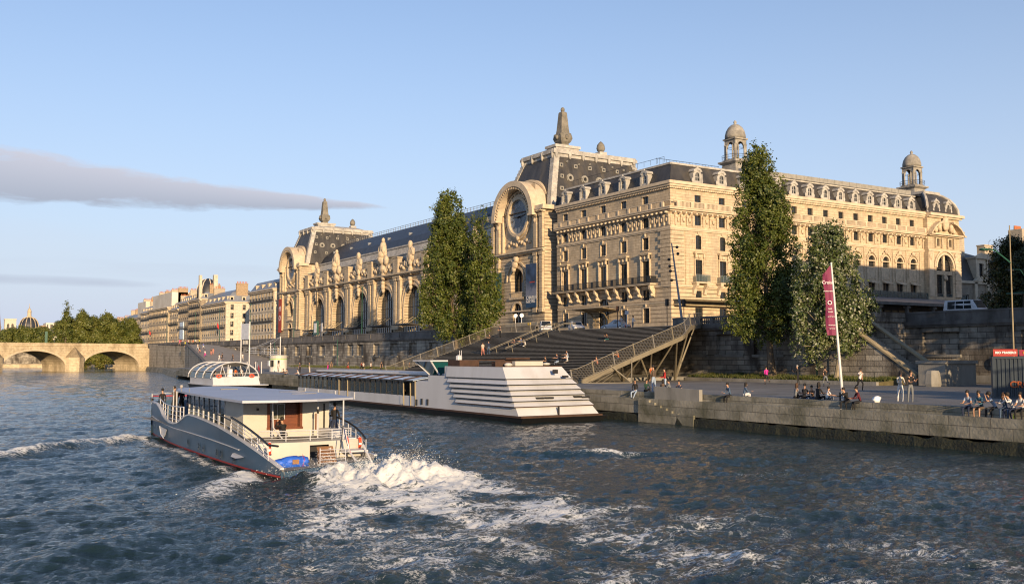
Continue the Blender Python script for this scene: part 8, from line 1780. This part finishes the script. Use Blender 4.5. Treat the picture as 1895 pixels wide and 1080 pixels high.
def person_mesh(pose, sleeve, legs):
    key = (pose, sleeve, legs)
    if key in _pm: return _pm[key]
    V, E, Rr, B, HEAD = skeleton(pose)
    if (pose, 0) not in _pm:
        me = bpy.data.meshes.new('sk'); me.from_pydata([tuple(v) for v in V], E, []); o = bpy.data.objects.new('sk', me); COL.objects.link(o)
        md = o.modifiers.new('s', 'SKIN'); md.use_smooth_shade = True; md.branch_smoothing = .6
        for i, r in enumerate(Rr): me.skin_vertices[0].data[i].radius = r
        me.skin_vertices[0].data[0].use_root = True
        sb = o.modifiers.new('u', 'SUBSURF'); sb.levels = 1; sb.render_levels = 1
        bpy.context.view_layer.update(); m2 = bpy.data.meshes.new_from_object(o.evaluated_get(bpy.context.evaluated_depsgraph_get())); bpy.data.objects.remove(o); _pm[(pose, 0)] = m2
    me = _pm[(pose, 0)].copy(); me.name = 'person_body'; me.materials.clear()
    for n_ in ('skin', 'cloth_grey', 'cloth_navy', 'cloth_black'): me.materials.append(MAT[n_])
    P0 = np.array([V[a] for a, b, l in B]); P1 = np.array([V[b] for a, b, l in B]); D_ = P1 - P0; LL = (D_ ** 2).sum(1) + 1e-9; idx = []
    for p in me.polygons:
        c = np.array(p.center); t = np.clip(((c - P0) * D_).sum(1) / LL, 0, 1); q = ((P0 + D_ * t[:, None] - c) ** 2).sum(1); k = int(q.argmin()); l = B[k][2]; tt = t[k]
        if l == 'skin': m = 0
        elif l == 'torso': m = 1 if not (B[k][0] == 0 and tt < .25) else 2
        elif l == 'arm1': m = 1 if (sleeve != 'none' and (sleeve == 'long' or tt < .62)) else 0
        elif l == 'arm2': m = 1 if sleeve == 'long' else 0
        elif l == 'leg1': m = 2
        elif l == 'leg2': m = 2 if legs == 'long' else 0
        else: m = 3
        idx.append(m)
    me.polygons.foreach_set('material_index', idx); me['head'] = tuple(HEAD); _pm[key] = me
    return me
def hair_mesh(kind):
    if ('hair', kind) in _pm: return _pm[('hair', kind)]
    mb = MB(); mb.blob((0, -.022, .035), (.088, .108, .10), 12, 8, .04)
    if kind == 'long': mb.blob((0, -.075, -.09), (.085, .055, .17), 10, 7, .06); mb.blob((-.075, -.01, -.06), (.03, .05, .12), 7, 6, .05); mb.blob((.075, -.01, -.06), (.03, .05, .12), 7, 6, .05)
    if kind == 'bun': mb.blob((0, -.11, .06), (.045, .045, .045), 8, 6)
    if kind == 'curly': mb.blob((0, -.03, .04), (.115, .12, .12), 12, 8, .12)
    if kind == 'beard': mb.blob((0, .045, -.06), (.055, .05, .05), 8, 6, .08)
    me = mb.mesh('hair', 'hair_dark'); _pm[('hair', kind)] = me; return me
def face_mesh():
    if 'face' in _pm: return _pm['face']
    mb = MB()
    for s in (-1, 1): mb.blob((s * .03, .086, -.005), (.013, .01, .008), 6, 4)
    mb.box(-.02, .02, .083, .092, -.062, -.054); _pm['face'] = mb.mesh('eyes', 'eye'); return _pm['face']
def person(x, y, z, face, pose, shirt, legs_c, label, sleeve='short', legs='long', hair='short', hc='hair_dark', shoe='black', s=1., group=None, tilt=0):
    """face: 0 = looks upstream (+Y), 90 = looks at the river (-X)"""
    o = empty('person', (x, y, z), R(face), label, 'person', group); o.scale = (s, s, s)
    me = person_mesh(pose, sleeve, legs); b = inst('body', me, o)
    for i, n_ in enumerate(('skin', 'cloth_' + shirt, 'cloth_' + legs_c, 'cloth_' + shoe)): b.material_slots[i].link = 'OBJECT'; b.material_slots[i].material = MAT[n_]
    h = inst('hair', hair_mesh(hair), b, me['head']); h.material_slots[0].link = 'OBJECT'; h.material_slots[0].material = MAT[hc]
    inst('eyes', face_mesh(), b, me['head'])
    return o
G1 = 'people sitting on the quay edge at the right'
SE = 2.17
person(46.55, 30.5, SE, 92, 'bench', 'lightblue', 'navy', 'man in a pale blue shirt, leftmost of the row sitting by the container', group=G1)
person(46.55, 29.85, SE, 85, 'bench', 'teal', 'brown', 'bearded man in a dark teal shirt and shorts on the quay edge', legs='short', sleeve='long', hair='beard', group=G1)
person(46.7, 29.2, SE, 60, 'bench2', 'lightblue', 'black', 'man resting his chin on his hand on the quay edge', hair='curly', sleeve='short', group=G1)
person(46.6, 28.65, SE, 110, 'bench2', 'denim', 'denim', 'long haired woman turning to her neighbour on the quay edge', hair='long', hc='hair_brown', sleeve='long', group=G1)
person(46.6, 28.2, SE, 70, 'bench2', 'white', 'navy', 'dark haired person in a white shirt leaning left on the quay edge', hair='curly', sleeve='long', group=G1)
person(46.55, 27.7, SE, 92, 'bench', 'white', 'black', 'man in a white tee shirt, rightmost of the row on the quay edge', group=G1)
person(49.3, 36.7, SE, 150, 'hands', 'cream', 'white', 'woman in cream top and white trousers standing on the quay', hair='long', sleeve='long')
person(49.0, 35.8, SE, 165, 'phone', 'black', 'grey', 'tall man in black tee shirt and grey trousers beside the woman in white', s=1.04)
person(62.5, 50.1, SE, 150, 'run', 'white', 'black', 'bearded runner in a white tee shirt on the low quay', hair='beard', s=1.03)
person(70.6, 63.6, SE, 20, 'phone', 'black', 'black', 'grey haired person in black looking down, between the two near trees', hc='hair_grey', sleeve='long', s=1.03)
person(68.6, 65.6, SE, 330, 'run', 'pink', 'black', 'runner in a bright pink jacket under the tall poplar', sleeve='long', legs='short', hair='bun')
person(68.3, 58.4, SE, 330, 'run', 'black', 'grey', 'runner in black half hidden by the white flagpole', hair='bun')
G2 = 'people sitting on the quay left of the flagpole'
person(47.1, 42.7, SE, 260, 'floor', 'grey', 'black', 'brown haired woman in a grey top seated left of the flagpole', hair='long', hc='hair_brown', group=G2)
person(47.1, 42.0, SE, 280, 'floor', 'black', 'black', 'person in a black jacket second from the left by the flagpole', sleeve='long', group=G2)
person(47.5, 41.6, SE, 110, 'cross', 'brown', 'denim', 'small person facing the river between the black jackets by the flagpole', group=G2, s=.92)
person(47.1, 40.95, SE, 270, 'floor', 'black', 'black', 'large long haired person in black just left of the flagpole', hair='long', sleeve='long', s=1.1, group=G2)
person(47.2, 40.3, SE, 250, 'floor', 'white', 'grey', 'person in white leaning by the foot of the flagpole', s=.85, group=G2)
person(46.6, 38.2, SE, 80, 'bench2', 'black', 'black', 'person in black with white shoes sitting right of the flagpole', sleeve='long', shoe='white')
person(46.6, 37.35, SE, 60, 'bench', 'maroon', 'black', 'man in a maroon sweater reaching to his neighbour right of the flagpole', sleeve='long')
person(46.6, 47.8, SE, 80, 'bench', 'denim', 'black', 'man in a denim shirt, left of the pair in the middle of the quay', sleeve='long')
person(46.8, 46.8, SE, 235, 'floor', 'denim', 'white', 'woman in a denim jacket beside the man in denim', hair='long', sleeve='long', s=.95)
G3 = 'group of friends by the small steps'
person(46.4, 57.6, SE, 120, 'dangle', 'black', 'lightblue', 'woman in dark coat and pale jeans with legs over the quay edge', hair='long', sleeve='long', shoe='white', group=G3)
person(46.9, 57.0, SE, 170, 'floor', 'green', 'black', 'man in a green jacket seated among the friends by the small steps', sleeve='long', group=G3)
person(47.6, 56.9, SE, 10, 'stand', 'brown', 'lightblue', 'tall man in a brown jacket standing with his back to the river', sleeve='long', s=1.12, group=G3)
person(48.3, 56.4, SE, 60, 'hands', 'red', 'lightblue', 'man in a red shirt standing behind the friends by the small steps', sleeve='long', group=G3)
person(47.0, 55.2, SE, 300, 'floor', 'brown', 'black', 'person in a striped brown jumper crouching by the concrete screen', hair='long', sleeve='long', group=G3)
person(47.2, 54.5, SE, 40, 'floor', 'grey', 'navy', 'person in a grey hooded top behind the concrete screen', sleeve='long', group=G3)
person(47.2, 53.6, SE, 120, 'dangle', 'navy', 'black', 'dark haired man in navy leaning back behind the concrete screen', group=G3)
person(66.0, 79.3, SE, 150, 'walk', 'orange', 'black', 'shirt in orange walking under the edge of the wide steps', sleeve='none')
# on the wide steps
def sz(X): return 2.17 + (int((X - 54.5) / (17.4 / 37)) + 1) * 6.0 / 37
def onst(x): return x, sz(x)
for x, y, f, ps, sh, lc, lb, k in ((62.4, 108.3, 340, 'walk', 'cream', 'salmon', 'person in a cream top climbing the wide steps at the left', {}), (62.8, 107.5, 350, 'stand', 'navy', 'denim', 'person in navy and jeans standing beside the left handrail', dict(sleeve='long')),
    (68.3, 116.4, 100, 'step', 'black', 'black', 'person in black, lower of the pair high on the left of the steps', {}), (69.2, 115.3, 100, 'hands', 'navy', 'black', 'person in navy, upper of the pair high on the left of the steps', {}),
    (66.0, 106.2, 100, 'step', 'navy', 'denim', 'left of the three people sitting between the handrails', {}), (66.3, 105.0, 90, 'step', 'lightblue', 'navy', 'middle of the three people sitting between the handrails', {}), (66.1, 103.9, 80, 'step', 'white', 'white', 'right of the three people sitting between the handrails', dict(hair='long')),
    (59.6, 89.4, 100, 'step', 'black', 'denim', 'person in black sitting low on the steps, left of three', dict(legs='short')), (60.2, 88.0, 95, 'step', 'navy', 'lightblue', 'person in navy sitting low on the steps, middle of three', {}), (60.6, 86.8, 100, 'step', 'white', 'cream', 'person in a white shirt sitting low on the steps, right of three', dict(legs='short')),
    (61.1, 87.4, 90, 'step', 'lightblue', 'navy', 'person behind the three low on the steps', {}), (67.6, 88.9, 130, 'reach', 'navy', 'aqua', 'person in aqua shorts stretching to the feet high on the steps', dict(legs='short')),
    (59.3, 79.6, 100, 'step', 'salmon', 'black', 'pale topped person seen through the railing mesh, lower', {}), (61.5, 79.0, 95, 'step', 'orange', 'denim', 'orange topped person seen through the railing mesh, upper', dict(sleeve='none'))):
    xx, zz = onst(x); person(xx, y, zz + (.0 if ps in ('step', 'reach', 'floor') else 0), f, ps, sh, lc, lb, **k)
# street level
person(84.2, 107.3, 8.5, 100, 'stand', 'grey', 'black', 'person in grey, left of the trio before the hotel porch', hair='long', s=1.05)
person(83.6, 106.6, 8.5, 80, 'hands', 'white', 'cream', 'person in white shirt in the middle of the trio before the hotel porch', s=1.12)
person(84.0, 104.7, 8.5, 260, 'hands', 'white', 'grey', 'person in white, right of the trio before the hotel porch', sleeve='long', s=1.08)
person(80.0, 82.9, 8.5, 200, 'walk', 'black', 'black', 'head of a passer-by above the balustrade near the road sign')
person(92.0, 75.0, 8.5, 100, 'stand', 'black', 'black', 'rider in black beside the motorbikes behind the right wall')
person(84, 262, 8.5, 90, 'stand', 'white', 'grey', 'person in white leaning on the parapet before the far arches', s=1.1)
# low quay, further away
for x, y, f, ps, sh, lc, lb, k in ((70, 182.5, 30, 'hands', 'brown', 'pink', 'tall person in brown at the left of the low quay', {}), (69.5, 179.5, 190, 'stand', 'brown', 'brown', 'second tall person in brown at the left of the low quay', dict(hair='long')),
    (71.5, 176, 180, 'run', 'navy', 'red', 'runner in navy and red, leftmost of the runners by the wall', {}), (72, 170.5, 170, 'run', 'red', 'black', 'runner in a red top among the runners by the wall', dict(legs='short')), (71.5, 168.5, 180, 'run', 'white', 'black', 'runner in white, left of the two white shirts by the wall', dict(legs='short')), (71.8, 165.8, 185, 'run', 'white', 'black', 'runner in white, right of the two white shirts by the wall', dict(legs='short')),
    (72, 161.5, 180, 'stand', 'black', 'black', 'person in black right of the runners by the wall', {}), (72, 152, 20, 'walk', 'black', 'black', 'dark walker, left of the two in the shade by the wide steps', {}), (72, 149.8, 20, 'walk', 'black', 'black', 'dark walker, right of the two in the shade by the wide steps', {}),
    (54.5, 150.2, 60, 'stand', 'grey', 'cream', 'person in grey on the low quay by the barge bow', {}), (53.6, 152.2, 40, 'stand', 'navy', 'black', 'person in navy on the low quay by the barge bow', {}), (52, 158.0, 200, 'stand', 'white', 'white', 'person in white standing right of the ticket kiosk', {}),
    (47.3, 140.5, 80, 'bench2', 'black', 'black', 'person in black sitting on the quay edge by the kiosk', {}), (47.3, 139.3, 90, 'bench', 'grey', 'navy', 'person in grey sitting on the quay edge by the kiosk', {}), (47.3, 134.6, 80, 'bench', 'white', 'black', 'person in white sitting on the quay edge near the barge bow', {}),
    (47.0, 154.5, 100, 'stand', 'navy', 'salmon', 'boatman in navy on the landing by the glass roofed boat', dict(sleeve='long'))):
    person(x, y, SE, f, ps, sh, lc, lb, **k)
# runners on the ramp and the crowd at its top
RZ = lambda x, y: float(np.interp(y, [p[1] for p in RP], [p[2] for p in RP]))
rn = random.Random(12); cols = ['white', 'yellow', 'black', 'salmon', 'lightblue', 'red', 'orange', 'pink', 'navy', 'white']
ramp = [(63, 236, 'white', 'white'), (64.8, 240, 'black', 'black'), (66.2, 256, 'black', 'salmon'), (67, 257, 'salmon', 'salmon'), (67.2, 274, 'cream', 'white'), (69.5, 277, 'blue', 'white'), (64.8, 262, 'black', 'salmon'), (66.2, 284, 'yellow', 'black'), (63.2, 250, 'white', 'pink'), (66.4, 292, 'pink', 'salmon'), (69.5, 239, 'white', 'cream'), (66.8, 238, 'black', 'black')]
LB = ['lowest', 'second lowest', 'third', 'fourth', 'fifth', 'sixth', 'seventh', 'eighth', 'ninth', 'tenth', 'eleventh', 'twelfth']
for i, (x, y, a, b) in enumerate(ramp): person(x, y, RZ(x, y), rn.choice((170, 190, 10)), rn.choice(('run', 'walk')), a, b, f'{a} topped runner with {b} legwear on the ramp' if i not in (1, 11, 0) else ['white clad walker at the foot of the ramp', 'runner in black, middle of three at the foot of the ramp', '', '', '', '', '', '', '', '', '', 'runner in black, right of three at the foot of the ramp'][i], legs='short' if i % 2 else 'long', group='runners on the ramp', s=1.05)
for i in range(16):
    x, y = rn.uniform(71.8, 77), rn.uniform(302, 330); a = cols[i % 10]
    person(x, y, 8.5, rn.choice((0, 90, 180)), rn.choice(('stand', 'run', 'walk')), a, 'black', 'small figure in the crowd at the head of the ramp', group='crowd at the head of the ramp', s=1.05)
# aboard the blue boat
person(12.75, 60.0, 1.28, 10, 'stand', 'black', 'black', 'person in a black jumper at the bow of the blue boat, seen from behind', sleeve='long', s=.92)
person(13.3, 59.5, 1.28, 200, 'aim', 'brown', 'black', 'person lifting a camera at the bow of the blue boat', sleeve='long', s=.99)
person(13.65, 59.2, 1.28, 30, 'stand', 'black', 'black', 'tall person in a dark coat under the roof edge of the blue boat', sleeve='long', s=1.03, hc='hair_grey')
person(14.0, 58.6, 1.28, 120, 'stand', 'navy', 'black', 'person in navy nearest the cabin windows of the blue boat', sleeve='long', s=.95)
person(14.45, 42.9, 1.25, 5, 'bench2', 'black', 'black', 'man in black seated at the stern table of the blue boat', sleeve='long', s=.95)
person(16.95, 43.3, .9, 320, 'phone', 'black', 'navy', 'man in a dark jacket at the right rail of the blue boat', sleeve='long', s=.98)
# passengers inside the barge and glass boat
for k in range(14):
    y = 80 + k * 1.9; person(38.5 + .5 * (k % 2), y, 1.25, 90 if k % 3 else 270, 'bench', ['white', 'black', 'navy', 'red', 'grey'][k % 5], 'black', 'seated diner behind the dark windows of the barge', group='diners inside the barge', s=.95)
for k, (x, c, lb) in enumerate(((36.0, 'black', 'passenger in black in the middle of the glass canopy'), (37.9, 'orange', 'passenger in orange under the glass canopy'), (38.7, 'white', 'passenger in white under the right of the glass canopy'), (35.0, 'navy', 'passenger in navy at the left of the glass canopy'))): person(x, 133.5, 1.6, 180, 'stand', c, 'black', lb, s=.95)
# small belongings
mb = MB(); mb.blob((0, 0, .17), (.3, .2, .2), 9, 6, .2); tag(mb.build('plastic_bag', 'white', None, (46.8, 36.4, SE)), 'white plastic bag on the quay right of the man in maroon', 'bag')
mb = MB(); mb.box(-.2, .2, -.15, .15, 0, .5); mb.tube([(-.1, 0, .5), (0, 0, .6), (.1, 0, .5)], .02, 5); tag(mb.build('black_bag', 'black', None, (46.9, 38.8, SE)), 'black bag beside the person with white shoes', 'bag')
for k, (y, m) in enumerate(((27.95, 'cloth_yellow'), (27.85, 'green_paint'))): mb = MB(); mb.lathe([(.035, 0), (.035, .16), (.014, .2), (.014, .26)], (0, 0, 0), 8); tag(mb.build('bottle', m, None, (46.15, y, 1.722)), ['pale green bottle standing on the ledge below the man in white', 'dark green bottle on the ledge below the man in white'][k], 'bottle')
